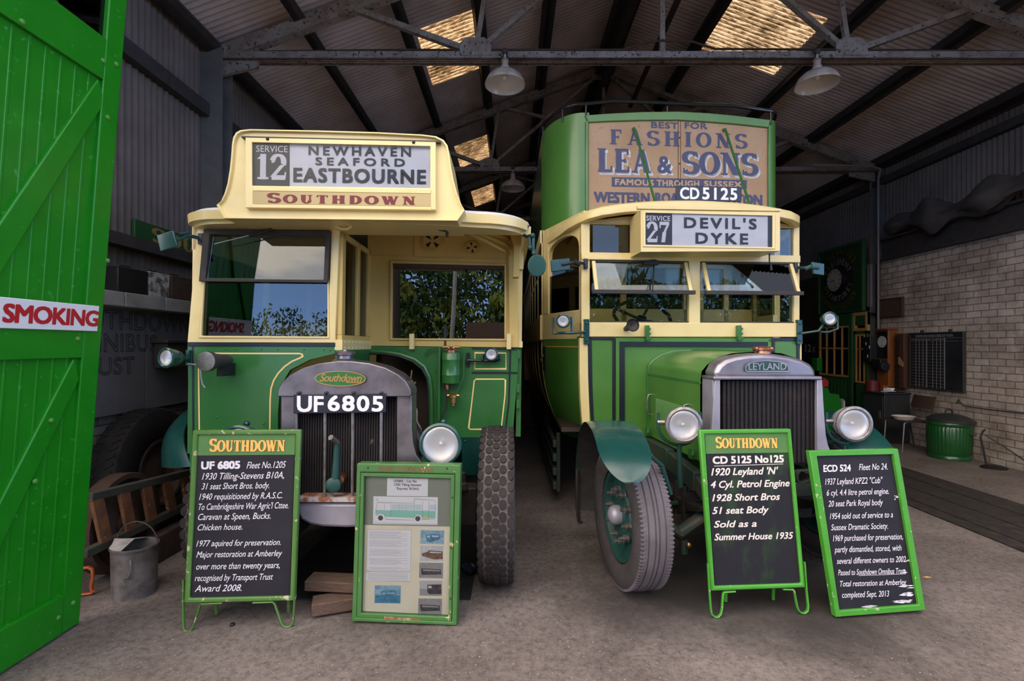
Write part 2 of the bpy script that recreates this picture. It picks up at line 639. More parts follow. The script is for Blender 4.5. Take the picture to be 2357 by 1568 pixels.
def brick_mat(name, c1, c2, mortar, wx, wz, axis, rough=0.85, seed=0.0, dirt=None):
    """Painted brickwork; axis tells which world axis runs along the wall."""
    m = bpy.data.materials.new(name)
    m.use_nodes = True
    t = m.node_tree
    b = t.nodes['Principled BSDF']
    b.inputs['Roughness'].default_value = rough
    tc = N(t, 'ShaderNodeTexCoord')
    sp = N(t, 'ShaderNodeSeparateXYZ')
    cb = N(t, 'ShaderNodeCombineXYZ')
    t.links.new(tc.outputs['Object'], sp.inputs[0])
    t.links.new(sp.outputs[axis], cb.inputs[0])
    t.links.new(sp.outputs[2], cb.inputs[1])
    br = N(t, 'ShaderNodeTexBrick', Scale=1.0)
    br.inputs['Color1'].default_value = (*c1, 1)
    br.inputs['Color2'].default_value = (*c2, 1)
    br.inputs['Mortar'].default_value = (*mortar, 1)
    br.inputs['Mortar Size'].default_value = 0.007
    br.inputs['Mortar Smooth'].default_value = 0.3
    br.inputs['Brick Width'].default_value = wx
    br.inputs['Row Height'].default_value = wz
    br.inputs['Bias'].default_value = -0.2
    # wobble the courses a little
    wn = N(t, 'ShaderNodeTexNoise', Scale=5.0, Detail=3.0)
    t.links.new(tc.outputs['Object'], wn.inputs[0])
    wm = N(t, 'ShaderNodeVectorMath', operation='MULTIPLY_ADD')
    wm.inputs[1].default_value = (0.02, 0.02, 0.0)
    t.links.new(wn.outputs['Color'], wm.inputs[0])
    t.links.new(cb.outputs[0], wm.inputs[2])
    t.links.new(wm.outputs[0], br.inputs[0])
    nz = N(t, 'ShaderNodeTexNoise', Scale=2.2, Detail=8.0, Roughness=0.7)
    t.links.new(tc.outputs['Object'], nz.inputs[0])
    r = ramp(t, [(0.36, (0.30, 0.25, 0.21)), (0.62, (1.0, 1.0, 1.0))])
    t.links.new(nz.outputs[0], r.inputs[0])
    mx = N(t, 'ShaderNodeMix', data_type='RGBA', blend_type='MULTIPLY')
    mx.inputs['Factor'].default_value = 0.75
    t.links.new(br.outputs['Color'], mx.inputs[6])
    t.links.new(r.outputs[0], mx.inputs[7])
    t.links.new(mx.outputs[2], b.inputs['Base Color'])
    bp = N(t, 'ShaderNodeBump', Strength=0.8, Distance=0.012)
    inv = N(t, 'ShaderNodeMath', operation='SUBTRACT')
    inv.inputs[0].default_value = 1.0
    t.links.new(br.outputs['Fac'], inv.inputs[1])
    ad = N(t, 'ShaderNodeMath', operation='MULTIPLY_ADD')
    nz2 = N(t, 'ShaderNodeTexNoise', Scale=40.0, Detail=4.0)
    t.links.new(tc.outputs['Object'], nz2.inputs[0])
    t.links.new(nz2.outputs[0], ad.inputs[0])
    ad.inputs[1].default_value = 0.35
    t.links.new(inv.outputs[0], ad.inputs[2])
    t.links.new(ad.outputs[0], bp.inputs['Height'])
    t.links.new(bp.outputs[0], b.inputs['Normal'])
    return m


M = {}
M['bus_green'] = mat('bus_green', (0.026, 0.138, 0.031), (0.038, 0.168, 0.044), 3.0, .35, .7, rough=0.30, coat=0.35)
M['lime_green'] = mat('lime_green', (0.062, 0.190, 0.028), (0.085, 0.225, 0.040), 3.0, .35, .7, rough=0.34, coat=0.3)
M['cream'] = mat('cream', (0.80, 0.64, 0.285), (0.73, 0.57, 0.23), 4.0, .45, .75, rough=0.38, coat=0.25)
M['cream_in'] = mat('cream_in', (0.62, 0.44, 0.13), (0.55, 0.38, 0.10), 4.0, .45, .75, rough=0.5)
M['roof_white'] = mat('roof_white', (0.72, 0.70, 0.72), (0.55, 0.53, 0.55), 5.0, rough=0.6)
M['teal'] = mat('teal', (0.005, 0.046, 0.040), (0.008, 0.060, 0.052), 5.0, rough=0.26, coat=0.35)
M['teal_dull'] = mat('teal_dull', (0.008, 0.050, 0.042), (0.018, 0.068, 0.058), 18.0, rough=0.5)
M['navy'] = mat('navy', (0.010, 0.014, 0.026), rough=0.35)
M['black'] = mat('black', (0.010, 0.010, 0.012), rough=0.5)
M['black_gloss'] = mat('black_gloss', (0.010, 0.010, 0.012), rough=0.2)
M['plate'] = mat('plate', (0.016, 0.018, 0.032), rough=0.35)
M['white_paint'] = mat('white_paint', (0.82, 0.80, 0.80), rough=0.5)
M['paper'] = mat('paper', (0.88, 0.83, 0.87), rough=0.7)
M['blind'] = mat('blind', (0.66, 0.64, 0.68), (0.60, 0.57, 0.62), 12, rough=0.7)
M['blind_black'] = mat('blind_black', (0.012, 0.012, 0.014), rough=0.6)
M['gold'] = mat('gold', (0.86, 0.46, 0.10), rough=0.45)
M['gold_pale'] = mat('gold_pale', (0.90, 0.62, 0.25), rough=0.45)
M['red_paint'] = mat('red_paint', (0.155, 0.005, 0.008), rough=0.45)
M['sign_red'] = mat('sign_red', (0.50, 0.015, 0.02), rough=0.45)
M['sand'] = mat('sand', (0.50, 0.37, 0.16), rough=0.5)
M['silver'] = mat('silver', (0.34, 0.32, 0.36), (0.24, 0.22, 0.25), 7.0, .4, .7, rough=0.34, metal=0.75, bump=0.05)
M['radiator_grey'] = mat('radiator_grey', (0.27, 0.245, 0.27), (0.15, 0.13, 0.145), 6.0, .4, .7, rough=0.36, metal=0.85, bump=0.08)
M['alloy'] = mat('alloy', (0.36, 0.34, 0.40), (0.27, 0.25, 0.30), 5.0, .4, .7, rough=0.45, metal=0.35)
M['chrome'] = mat('chrome', (0.75, 0.75, 0.78), rough=0.15, metal=1.0)
M['steel'] = mat('steel', (0.32, 0.30, 0.29), (0.20, 0.17, 0.15), 30.0, rough=0.4, metal=0.8)
M['brass'] = mat('brass', (0.60, 0.36, 0.12), rough=0.35, metal=0.9)
M['copper'] = mat('copper', (0.50, 0.22, 0.12), (0.30, 0.14, 0.09), 20, rough=0.35, metal=0.9)
M['rust'] = mat('rust', (0.060, 0.028, 0.017), (0.036, 0.018, 0.013), 20.0, rough=0.85, bump=0.3)
M['rust_mix'] = mat('rust_mix', (0.45, 0.40, 0.38), (0.26, 0.08, 0.03), 14.0, .42, .55, rough=0.7, bump=0.2)
M['core'] = mat('core', (0.022, 0.018, 0.019), (0.045, 0.028, 0.025), 9.0, .5, .75, rough=0.7, metal=0.2)
M['rubber'] = mat('rubber', (0.024, 0.021, 0.022), (0.040, 0.034, 0.033), 9.0, .4, .7, rough=0.85, bump=0.1, spec=0.25)
M['rubber_grey'] = mat('rubber_grey', (0.135, 0.115, 0.125), (0.085, 0.074, 0.078), 7.0, .4, .75, rough=0.85, bump=0.12)
M['rubber_dirt'] = mat('rubber_dirt', (0.115, 0.092, 0.080), (0.07, 0.058, 0.052), 14.0, rough=0.9)
M['chassis'] = mat('chassis', (0.020, 0.050, 0.042), (0.055, 0.045, 0.036), 9.0, .42, .62, rough=0.55, bump=0.15)
M['oily'] = mat('oily', (0.020, 0.018, 0.017), (0.045, 0.038, 0.032), 12.0, rough=0.6, bump=0.2)
M['dark_wood'] = mat('dark_wood', (0.050, 0.030, 0.020), rough=0.6)
M['lens'] = mat('lens', (0.60, 0.60, 0.62), rough=0.35, spec=0.8)
M['glass'] = glass('glass')
M['glass_dim'] = glass('glass_dim', (0.75, 0.80, 0.78), 1.45)
M['window_dark'] = glass('window_dark', (0.30, 0.36, 0.33), 1.55)
M['lamp_glass'] = glass('lamp_glass', (0.95, 0.97, 0.97), 1.35)
M['reflector'] = mat('reflector', (0.82, 0.82, 0.84), rough=0.38, metal=0.85)
M['board_green'] = mat('board_green', (0.058, 0.285, 0.024), (0.075, 0.32, 0.036), 8.0, rough=0.42, c3=(0.42, 0.44, 0.26), s3=26.0, lo3=.66, hi3=.69)
M['board_green_old'] = mat('board_green_old', (0.070, 0.170, 0.030), (0.085, 0.195, 0.040), 8.0, rough=0.45, c3=(0.44, 0.40, 0.25), s3=22.0, lo3=.62, hi3=.66)
M['case_green'] = mat('case_green', (0.050, 0.150, 0.034), (0.066, 0.175, 0.046), 8.0, rough=0.45, c3=(0.50, 0.38, 0.20), s3=20.0, lo3=.66, hi3=.69)
M['header_green'] = mat('header_green', (0.075, 0.185, 0.045), (0.09, 0.215, 0.058), 9.0, rough=0.4)
M['chalkboard'] = mat('chalkboard', (0.014, 0.013, 0.018), (0.024, 0.022, 0.029), 5.0, .35, .75, rough=0.6, spec=0.3)
M['chalkboard_worn'] = mat('chalkboard_worn', (0.015, 0.014, 0.018), (0.022, 0.050, 0.018), 3.5, .50, .66, rough=0.6, spec=0.3, stretch=(1.6, 1, 0.8))
M['chalk'] = mat('chalk', (0.72, 0.68, 0.74), rough=0.8)
M['chalk_cream'] = mat('chalk_cream', (0.74, 0.65, 0.60), rough=0.8)
M['door_green'] = mat('door_green', (0.006, 0.205, 0.004), (0.010, 0.245, 0.007), 5.0, .35, .7, rough=0.42, bump=0.06, bscale=40, c3=(0.05, 0.30, 0.05), s3=30.0, lo3=.64, hi3=.72)
M['timber'] = mat('timber', (0.125, 0.076, 0.053), (0.07, 0.042, 0.03), 6.0, rough=0.85, bump=0.3, stretch=(2, 14, 14))
M['iron_dark'] = mat('iron_dark', (0.030, 0.026, 0.025), (0.05, 0.04, 0.036), 9.0, rough=0.7)
M['truss_steel'] = mat('truss_steel', (0.26, 0.225, 0.20), (0.17, 0.125, 0.10), 7.0, .42, .66, rough=0.7, c3=(0.04, 0.025, 0.018), s3=26.0, lo3=.60, hi3=.64)
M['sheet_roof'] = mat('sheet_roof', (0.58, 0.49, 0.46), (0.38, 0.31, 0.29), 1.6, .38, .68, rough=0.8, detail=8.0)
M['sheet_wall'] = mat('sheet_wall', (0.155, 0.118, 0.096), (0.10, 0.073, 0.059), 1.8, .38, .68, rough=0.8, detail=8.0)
M['column'] = mat('column', (0.13, 0.118, 0.108), (0.095, 0.08, 0.07), 5.0, rough=0.65)
M['galv'] = mat('galv', (0.20, 0.18, 0.17), (0.07, 0.06, 0.055), 9.0, .42, .7, rough=0.5, metal=0.45, bump=0.1)
M['orange'] = mat('orange', (0.46, 0.10, 0.02), (0.35, 0.07, 0.02), 20, rough=0.6)
M['orange_wood'] = mat('orange_wood', (0.22, 0.085, 0.030), (0.11, 0.045, 0.025), 12.0, .4, .65, rough=0.8, bump=0.3, c3=(0.26, 0.23, 0.20), s3=24, lo3=.64, hi3=.7)
M['mossy'] = mat('mossy', (0.040, 0.034, 0.026), (0.045, 0.05, 0.028), 14.0, rough=0.9, bump=0.3)
M['shade_white'] = mat('shade_white', (0.62, 0.58, 0.56), rough=0.3, coat=0.3)
M['shade_cream'] = mat('shade_cream', (0.46, 0.37, 0.29), (0.30, 0.22, 0.16), 9.0, rough=0.55)
M['panel_grey'] = mat('panel_grey', (0.150, 0.136, 0.150), (0.112, 0.100, 0.110), 3.0, rough=0.7)
M['line_dark'] = mat('line_dark', (0.018, 0.016, 0.018), rough=0.8)
M['lime'] = mat('lime', (0.10, 0.30, 0.05), rough=0.5)
M['brick_right'] = brick_mat('brick_right', (0.52, 0.45, 0.395), (0.40, 0.335, 0.29), (0.22, 0.175, 0.145), 0.225, 0.095, 1)
M['brick_left'] = brick_mat('brick_left', (0.25, 0.225, 0.215), (0.20, 0.175, 0.165), (0.10, 0.085, 0.078), 0.225, 0.075, 1)
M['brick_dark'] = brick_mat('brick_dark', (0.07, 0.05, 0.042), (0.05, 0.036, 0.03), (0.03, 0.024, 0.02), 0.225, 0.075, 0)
M['block_white'] = mat('block_white', (0.30, 0.28, 0.28), (0.22, 0.20, 0.20), 6.0, rough=0.85, bump=0.2)
M['wood_orange'] = mat('wood_orange', (0.26, 0.085, 0.022), (0.17, 0.05, 0.014), 5.0, rough=0.45, coat=0.3, stretch=(14, 14, 2))
M['wood_pale'] = mat('wood_pale', (0.46, 0.24, 0.085), rough=0.6)
M['bin_green'] = mat('bin_green', (0.008, 0.070, 0.016), (0.012, 0.092, 0.022), 6.0, rough=0.32, coat=0.3)
M['bin_lid'] = mat('bin_lid', (0.030, 0.036, 0.034), (0.05, 0.055, 0.05), 8.0, rough=0.4, metal=0.3)
M['shop_green'] = mat('shop_green', (0.012, 0.065, 0.016), (0.018, 0.085, 0.022), 5.0, rough=0.5)
M['white_dish'] = mat('white_dish', (0.55, 0.50, 0.47), rough=0.35)
M['cloth'] = mat('cloth', (0.42, 0.32, 0.25), (0.30, 0.22, 0.17), 9.0, rough=0.95)
M['tarp'] = mat('tarp', (0.060, 0.050, 0.044), (0.035, 0.028, 0.025), 5.0, rough=0.75, bump=0.4, bscale=9)
M['lino'] = mat('lino', (0.014, 0.014, 0.016), (0.03, 0.029, 0.03), 7.0, .45, .8, rough=0.55, c3=(0.22, 0.22, 0.23), s3=70.0, lo3=.72, hi3=.75)
M['bark'] = mat('bark', (0.07, 0.05, 0.035), (0.04, 0.03, 0.02), 12, rough=0.9, stretch=(6, 6, 1))
M['birch'] = mat('birch', (0.50, 0.46, 0.43), (0.18, 0.15, 0.13), 12, .5, .65, rough=0.8, stretch=(1, 1, 8))
M['leaf'] = mat('leaf', (0.17, 0.28, 0.04), (0.40, 0.38, 0.07), 1.3, .4, .7, rough=0.6)
M['leaf_dark'] = mat('leaf_dark', (0.045, 0.11, 0.025), (0.10, 0.16, 0.04), 1.5, .4, .7, rough=0.6)
M['advert'] = mat('advert', (0.47, 0.295, 0.155), (0.40, 0.235, 0.105), 2.6, .36, .68, rough=0.5, c3=(0.30, 0.14, 0.05), s3=30.0, lo3=.64, hi3=.72)
M['advert_blue'] = mat('advert_blue', (0.060, 0.062, 0.125), (0.075, 0.074, 0.135), 6.0, rough=0.5)
M['advert_tan'] = mat('advert_tan', (0.50, 0.33, 0.17), rough=0.5)
M['glass_back'] = glass('glass_back', (0.45, 0.48, 0.45), 2.1)
M['side_shaded'] = mat('side_shaded', (0.012, 0.035, 0.010), (0.018, 0.045, 0.014), 3.0, rough=0.3, coat=0.3)  # bus green with the shade of the long sides put into the colour
M['windscreen'] = glass('windscreen', (0.78, 0.82, 0.79), 1.62)
M['box_glass'] = glass('box_glass', (0.97, 0.98, 0.98), 1.22)
M['sign_brown'] = mat('sign_brown', (0.16, 0.055, 0.03), (0.20, 0.10, 0.03), 25, rough=0.6)
M['header_grey'] = mat('header_grey', (0.26, 0.27, 0.22), rough=0.8)
M['cream_paper'] = mat('cream_paper', (0.90, 0.79, 0.62), (0.80, 0.68, 0.51), 4.0, rough=0.8)
M['ink'] = mat('ink', (0.07, 0.06, 0.08), rough=0.8)
M['ink_pale'] = mat('ink_pale', (0.36, 0.33, 0.37), rough=0.8)
M['print_teal'] = mat('print_teal', (0.30, 0.62, 0.52), rough=0.8)
M['print_yellow'] = mat('print_yellow', (0.70, 0.62, 0.25), rough=0.8)
M['print_blue'] = mat('print_blue', (0.62, 0.70, 0.76), rough=0.8)
M['photo_sky'] = mat('photo_sky', (0.34, 0.52, 0.66), (0.10, 0.26, 0.44), 30, rough=0.4)
M['photo_pale'] = mat('photo_pale', (0.44, 0.58, 0.66), (0.25, 0.42, 0.54), 40, rough=0.4)
M['photo_blue'] = mat('photo_blue', (0.04, 0.17, 0.30), (0.12, 0.34, 0.50), 50, rough=0.4)
M['photo_blue2'] = mat('photo_blue2', (0.06, 0.28, 0.46), (0.03, 0.16, 0.30), 40, rough=0.4)
M['photo_white'] = mat('photo_white', (0.70, 0.66, 0.68), (0.55, 0.52, 0.54), 40, rough=0.4)
M['photo_brown'] = mat('photo_brown', (0.13, 0.065, 0.035), (0.30, 0.17, 0.10), 60, rough=0.4)
M['photo_grey'] = mat('photo_grey', (0.36, 0.33, 0.35), (0.28, 0.25, 0.27), 40, rough=0.4)
M['photo_pinkish'] = mat('photo_pinkish', (0.55, 0.50, 0.54), rough=0.4)
M['photo_dark'] = mat('photo_dark', (0.035, 0.030, 0.034), (0.12, 0.10, 0.11), 60, rough=0.4)
M['gold_dull'] = mat('gold_dull', (0.34, 0.19, 0.04), (0.20, 0.11, 0.03), 16, rough=0.6)
M['can_white'] = mat('can_white', (0.42, 0.41, 0.40), (0.10, 0.075, 0.06), 14.0, .44, .60, rough=0.7)
M['rust_dark'] = mat('rust_dark', (0.050, 0.030, 0.022), (0.085, 0.042, 0.026), 12.0, rough=0.8, bump=0.15)
M['galv_light'] = mat('galv_light', (0.40, 0.38, 0.37), (0.22, 0.20, 0.19), 14.0, rough=0.5, metal=0.3)
M['timber_dark'] = mat('timber_dark', (0.060, 0.034, 0.024), (0.035, 0.02, 0.016), 9.0, rough=0.9, bump=0.3)
M['slate_black'] = mat('slate_black', (0.012, 0.013, 0.016), (0.025, 0.026, 0.030), 4.0, rough=0.5, spec=0.3)
M['slate_frame'] = mat('slate_frame', (0.030, 0.032, 0.030), rough=0.5)
M['grid_white'] = mat('grid_white', (0.27, 0.265, 0.27), rough=0.7)
M['plaque'] = mat('plaque', (0.085, 0.052, 0.035), (0.05, 0.032, 0.024), 30.0, rough=0.5)
M['rack_brown'] = mat('rack_brown', (0.075, 0.035, 0.02), rough=0.5)
M['buff'] = mat('buff', (0.34, 0.20, 0.10), rough=0.8)
M['cabinet_black'] = mat('cabinet_black', (0.018, 0.020, 0.024), (0.03, 0.032, 0.036), 6.0, rough=0.5)
M['red_tin'] = mat('red_tin', (0.12, 0.014, 0.014), (0.25, 0.2, 0.19), 60, .6, .7, rough=0.4)
M['batten'] = mat('batten', (0.26, 0.235, 0.215), rough=0.7)
M['sign_dark'] = mat('sign_dark', (0.008, 0.036, 0.011), (0.012, 0.05, 0.015), 5.0, rough=0.5)
M['sign_white'] = mat('sign_white', (0.48, 0.45, 0.41), rough=0.6)
M['dial_white'] = mat('dial_white', (0.38, 0.35, 0.31), rough=0.6)
M['office_wall'] = mat('office_wall', (0.035, 0.028, 0.022), rough=0.9)
M['strip_glow'] = emit('strip_glow', (1.0, 0.55, 0.12), 14.0)
M['lime_box'] = mat('lime_box', (0.012, 0.20, 0.014), rough=0.45)
M['red_box'] = mat('red_box', (0.45, 0.03, 0.03), rough=0.5)
M['bulb'] = mat('bulb', (0.75, 0.72, 0.68), rough=0.25)
M['rubber_side'] = mat('rubber_side', (0.060, 0.052, 0.053), (0.040, 0.035, 0.035), 9.0, .4, .7, rough=0.8, bump=0.1, spec=0.3)
M['rubber_spare'] = mat('rubber_spare', (0.011, 0.010, 0.010), (0.020, 0.017, 0.016), 9.0, .4, .7, rough=0.85, bump=0.1, spec=0.2)

# ================================================================== THE SHED
XL, XR, XM = -3.33, 6.60, 1.635
ZE, ZA = 4.80, 6.62
SL = (ZA - ZE) / (XM - XL)
Y0, Y1 = 2.45, 19.2
D1, D2 = 5.3, 8.7


def roof_z(x):
    return ZE + SL * (x - XL) if x <= XM else ZE + (ZA - ZE) * (XR - x) / (XR - XM)


def on_roof(px, py, left=True):
    s = SL if left else -(ZA - ZE) / (XR - XM)
    z0 = ZE - s * XL if left else ZE - s * XR
    # z = z0 + s x ; x = a Y ; z = ZC + b Y
    a, b = (px - CX) / F, -(py - CY) / F
    Y = (z0 - ZC) / (b - s * a)
    return Vector((a * Y, Y, ZC + b * Y))


# floor ------------------------------------------------------------
def floor_mat():
    m = bpy.data.materials.new('concrete_floor')
    m.use_nodes = True
    t = m.node_tree
    b = t.nodes['Principled BSDF']
    b.inputs['Roughness'].default_value = 0.85
    tc = N(t, 'ShaderNodeTexCoord')
    n1 = N(t, 'ShaderNodeTexNoise', Scale=1.3, Detail=9.0, Roughness=0.65)
    n2 = N(t, 'ShaderNodeTexNoise', Scale=26.0, Detail=7.0, Roughness=0.78)
    n3 = N(t, 'ShaderNodeTexNoise', Scale=75.0, Detail=2.0, Roughness=0.5)
    for n in (n1, n2, n3):
        t.links.new(tc.outputs['Object'], n.inputs[0])
    r1 = ramp(t, [(0.34, (0.105, 0.083, 0.074)), (0.66, (0.200, 0.167, 0.152))])
    t.links.new(n1.outputs[0], r1.inputs[0])
    r2 = ramp(t, [(0.34, (0.30, 0.28, 0.27)), (0.52, (1, 1, 1)), (0.72, (1.35, 1.32, 1.30))])
    t.links.new(n2.outputs[0], r2.inputs[0])
    mx = N(t, 'ShaderNodeMix', data_type='RGBA', blend_type='MULTIPLY')
    mx.inputs['Factor'].default_value = 0.8
    t.links.new(r1.outputs[0], mx.inputs[6])
    t.links.new(r2.outputs[0], mx.inputs[7])
    r3 = ramp(t, [(0.665, (0, 0, 0)), (0.71, (1, 1, 1))])
    t.links.new(n3.outputs[0], r3.inputs[0])
    m2 = N(t, 'ShaderNodeMix', data_type='RGBA')
    t.links.new(r3.outputs[0], m2.inputs['Factor'])
    t.links.new(mx.outputs[2], m2.inputs[6])
    m2.inputs[7].default_value = (0.36, 0.31, 0.28, 1)
    last = m2.outputs[2]
    # oil spread below the engines
    for (ox, oy, rx, ry, k) in ((1.2, 3.25, 1.15, 1.0, 1.0), (1.9, 3.5, 1.2, 1.2, 1.0), (-1.05, 3.6, 1.2, 1.3, 0.8)):
        mp = N(t, 'ShaderNodeMapping', vector_type='TEXTURE')
        mp.inputs['Location'].default_value = (ox, oy, 0)
        mp.inputs['Scale'].default_value = (rx, ry, 1)
        t.links.new(tc.outputs['Object'], mp.inputs[0])
        ln = N(t, 'ShaderNodeVectorMath', operation='LENGTH')
        t.links.new(mp.outputs[0], ln.inputs[0])
        ad = N(t, 'ShaderNodeMath', operation='MULTIPLY_ADD')
        t.links.new(n1.outputs[0], ad.inputs[0])
        ad.inputs[1].default_value = 0.9
        t.links.new(ln.outputs['Value'], ad.inputs[2])
        rr = ramp(t, [(0.55, (k, k, k)), (1.35, (0, 0, 0))])
        hf = N(t, 'ShaderNodeMath', operation='MULTIPLY')
        hf.inputs[1].default_value = 0.75
        t.links.new(ad.outputs[0], hf.inputs[0])
        t.links.new(hf.outputs[0], rr.inputs[0])
        mm = N(t, 'ShaderNodeMix', data_type='RGBA')
        t.links.new(rr.outputs[0], mm.inputs['Factor'])
        t.links.new(last, mm.inputs[6])
        mm.inputs[7].default_value = (0.026, 0.021, 0.019, 1)
        last = mm.outputs[2]
    t.links.new(last, b.inputs['Base Color'])
    bp = N(t, 'ShaderNodeBump', Strength=0.22, Distance=0.004)
    t.links.new(n2.outputs[0], bp.inputs['Height'])
    t.links.new(bp.outputs[0], b.inputs['Normal'])
    return m


mb = MB()
mb.box(-16, 16, -26, Y1 + 0.3, -0.25, 0.0)
obj('floor', mb, floor_mat(), kind='structure')

# timber boards over the inspection pit, along the right of the tall bus
mb = MB()
for i in range(7):
    x = 3.95 + i * 0.165
    mb.box(x, x + 0.158, 3.7, 12.0, 0.0, 0.012 + 0.004 * (i % 2))
obj('floor_boards', mb, M['oily'], kind='structure')


# roof -------------------------------------------------------------
def wave(y, amp=0.0145, pitch=0.076):
    return amp * math.sin(2 * math.pi * y / pitch)


sky_quads = [
    (True, [(952, 92), (1083, 42), (1115, 168), (1000, 216)]),
    (True, [(1042, 350), (1132, 322), (1146, 368), (1062, 396)]),
    (True, [(1080, 452), (1142, 430), (1152, 466), (1096, 482)]),
    (False, [(1690, -8), (1905, 62), (1778, 197), (1612, 122)]),
]
sky_rects = []
for left, q in sky_quads:
    P = [on_roof(x, y, left) for x, y in q]
    sky_rects.append((left, sum(sorted(p.x for p in P)[:2]) / 2, sum(sorted(p.x for p in P)[2:]) / 2,
                      sum(sorted(p.y for p in P)[:2]) / 2, sum(sorted(p.y for p in P)[2:]) / 2))
STEP = 0.076 / 6
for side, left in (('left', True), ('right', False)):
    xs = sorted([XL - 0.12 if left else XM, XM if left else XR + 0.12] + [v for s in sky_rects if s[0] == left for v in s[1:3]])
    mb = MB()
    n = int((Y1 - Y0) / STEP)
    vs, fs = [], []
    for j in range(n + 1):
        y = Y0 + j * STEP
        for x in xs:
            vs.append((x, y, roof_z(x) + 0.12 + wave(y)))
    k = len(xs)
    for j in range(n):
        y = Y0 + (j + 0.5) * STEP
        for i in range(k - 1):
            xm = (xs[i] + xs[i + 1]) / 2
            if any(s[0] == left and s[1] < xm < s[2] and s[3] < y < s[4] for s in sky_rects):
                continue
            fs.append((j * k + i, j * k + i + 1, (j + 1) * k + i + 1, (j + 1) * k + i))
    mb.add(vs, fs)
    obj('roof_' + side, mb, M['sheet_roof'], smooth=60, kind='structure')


def skylight_mat():
    m = bpy.data.materials.new('skylight_sheet')
    m.use_nodes = True
    t = m.node_tree
    t.nodes.clear()
    out = N(t, 'ShaderNodeOutputMaterial')
    tr = N(t, 'ShaderNodeBsdfTranslucent')
    df = N(t, 'ShaderNodeBsdfDiffuse')
    tc = N(t, 'ShaderNodeTexCoord')
    mp = N(t, 'ShaderNodeMapping')
    mp.inputs['Scale'].default_value = (1.0, 6.5, 1.0)
    t.links.new(tc.outputs['Object'], mp.inputs[0])
    n1 = N(t, 'ShaderNodeTexNoise', Scale=8.0, Detail=8.0, Roughness=0.8)
    n2 = N(t, 'ShaderNodeTexNoise', Scale=2.0, Detail=4.0, Roughness=0.6)
    t.links.new(mp.outputs[0], n1.inputs[0])
    t.links.new(tc.outputs['Object'], n2.inputs[0])
    ad = N(t, 'ShaderNodeMath', operation='MULTIPLY_ADD')
    t.links.new(n2.outputs[0], ad.inputs[0])
    ad.inputs[1].default_value = 0.45
    t.links.new(n1.outputs[0], ad.inputs[2])
    r = ramp(t, [(0.52, (0.004, 0.003, 0.002)), (0.68, (0.11, 0.066, 0.028)), (0.90, (0.62, 0.42, 0.23))])
    # dirt has settled in the valleys of the sheet
    sp = N(t, 'ShaderNodeSeparateXYZ')
    t.links.new(tc.outputs['Object'], sp.inputs[0])
    ml = N(t, 'ShaderNodeMath', operation='MULTIPLY')
    ml.inputs[1].default_value = 2 * math.pi / 0.076
    t.links.new(sp.outputs[1], ml.inputs[0])
    sn = N(t, 'ShaderNodeMath', operation='SINE')
    t.links.new(ml.outputs[0], sn.inputs[0])
    a2 = N(t, 'ShaderNodeMath', operation='MULTIPLY_ADD')
    a2.inputs[1].default_value = 0.085
    t.links.new(sn.outputs[0], a2.inputs[0])
    t.links.new(ad.outputs[0], a2.inputs[2])
    t.links.new(a2.outputs[0], r.inputs[0])
    t.links.new(r.outputs[0], tr.inputs[0])
    df.inputs[0].default_value = (0.05, 0.04, 0.03, 1)
    mx = N(t, 'ShaderNodeMixShader')
    mx.inputs[0].default_value = 0.1
    t.links.new(tr.outputs[0], mx.inputs[1])
    t.links.new(df.outputs[0], mx.inputs[2])
    t.links.new(mx.outputs[0], out.inputs[0])
    return m


SKY_M = skylight_mat()
for i, (left, xa, xb, ya, yb) in enumerate(sky_rects):
    mb = MB()
    n = int((yb - ya) / STEP)
    vs, fs = [], []
    for j in range(n + 2):
        y = ya - STEP / 2 + j * STEP
        for x in (xa - 0.03, xb + 0.03):
            vs.append((x, y, roof_z(x) + 0.126 + wave(y)))
    for j in range(n + 1):
        fs.append((2 * j, 2 * j + 1, 2 * j + 3, 2 * j + 2))
    mb.add(vs, fs)
    obj('window_%d' % (i + 1), mb, SKY_M, smooth=60, kind='structure')

# purlins, ridge beam
def purlin_x(px, py, left=True):
    p = on_roof(px, py, left)
    return p.x


trim = 0
for px, py, left, w, h in ((700, 78, True, .07, .16), (930, 96, True, .07, .16), (1098, 90, True, .07, .16), (1247, 90, True, .07, .16), (1600, 110, False, .09, .20), (1850, 160, False, .07, .15), (2120, 150, False, .07, .16), (XL, 0, True, .10, .18), (XR, 0, False, .10, .18)):
    x = purlin_x(px, py, left) if py else (px + (0.06 if left else -0.06))
    trim += 1
    mb = MB()
    a = math.atan(SL) * (-1 if left else 1)
    R = Matrix.Translation((x, 0, roof_z(x) + 0.10)) @ Matrix.Rotation(a, 4, 'Y')
    mb.box(-w / 2, w / 2, Y0, Y1, -h, 0, R)
    mb.box(-w / 2, w / 2 + .06, Y0, Y1, -h, -h + .015, R)
    obj('trim_%d' % trim, mb, M['iron_dark'], kind='structure')
trim += 1
mb = MB()
mb.box(XM - 0.16, XM + 0.16, Y0, Y1, ZA - 0.22, ZA - 0.02)
mb.box(XM - 0.05, XM + 0.05, Y0, Y1, ZA - 0.42, ZA - 0.2)
obj('trim_%d' % trim, mb, M['iron_dark'], kind='structure')


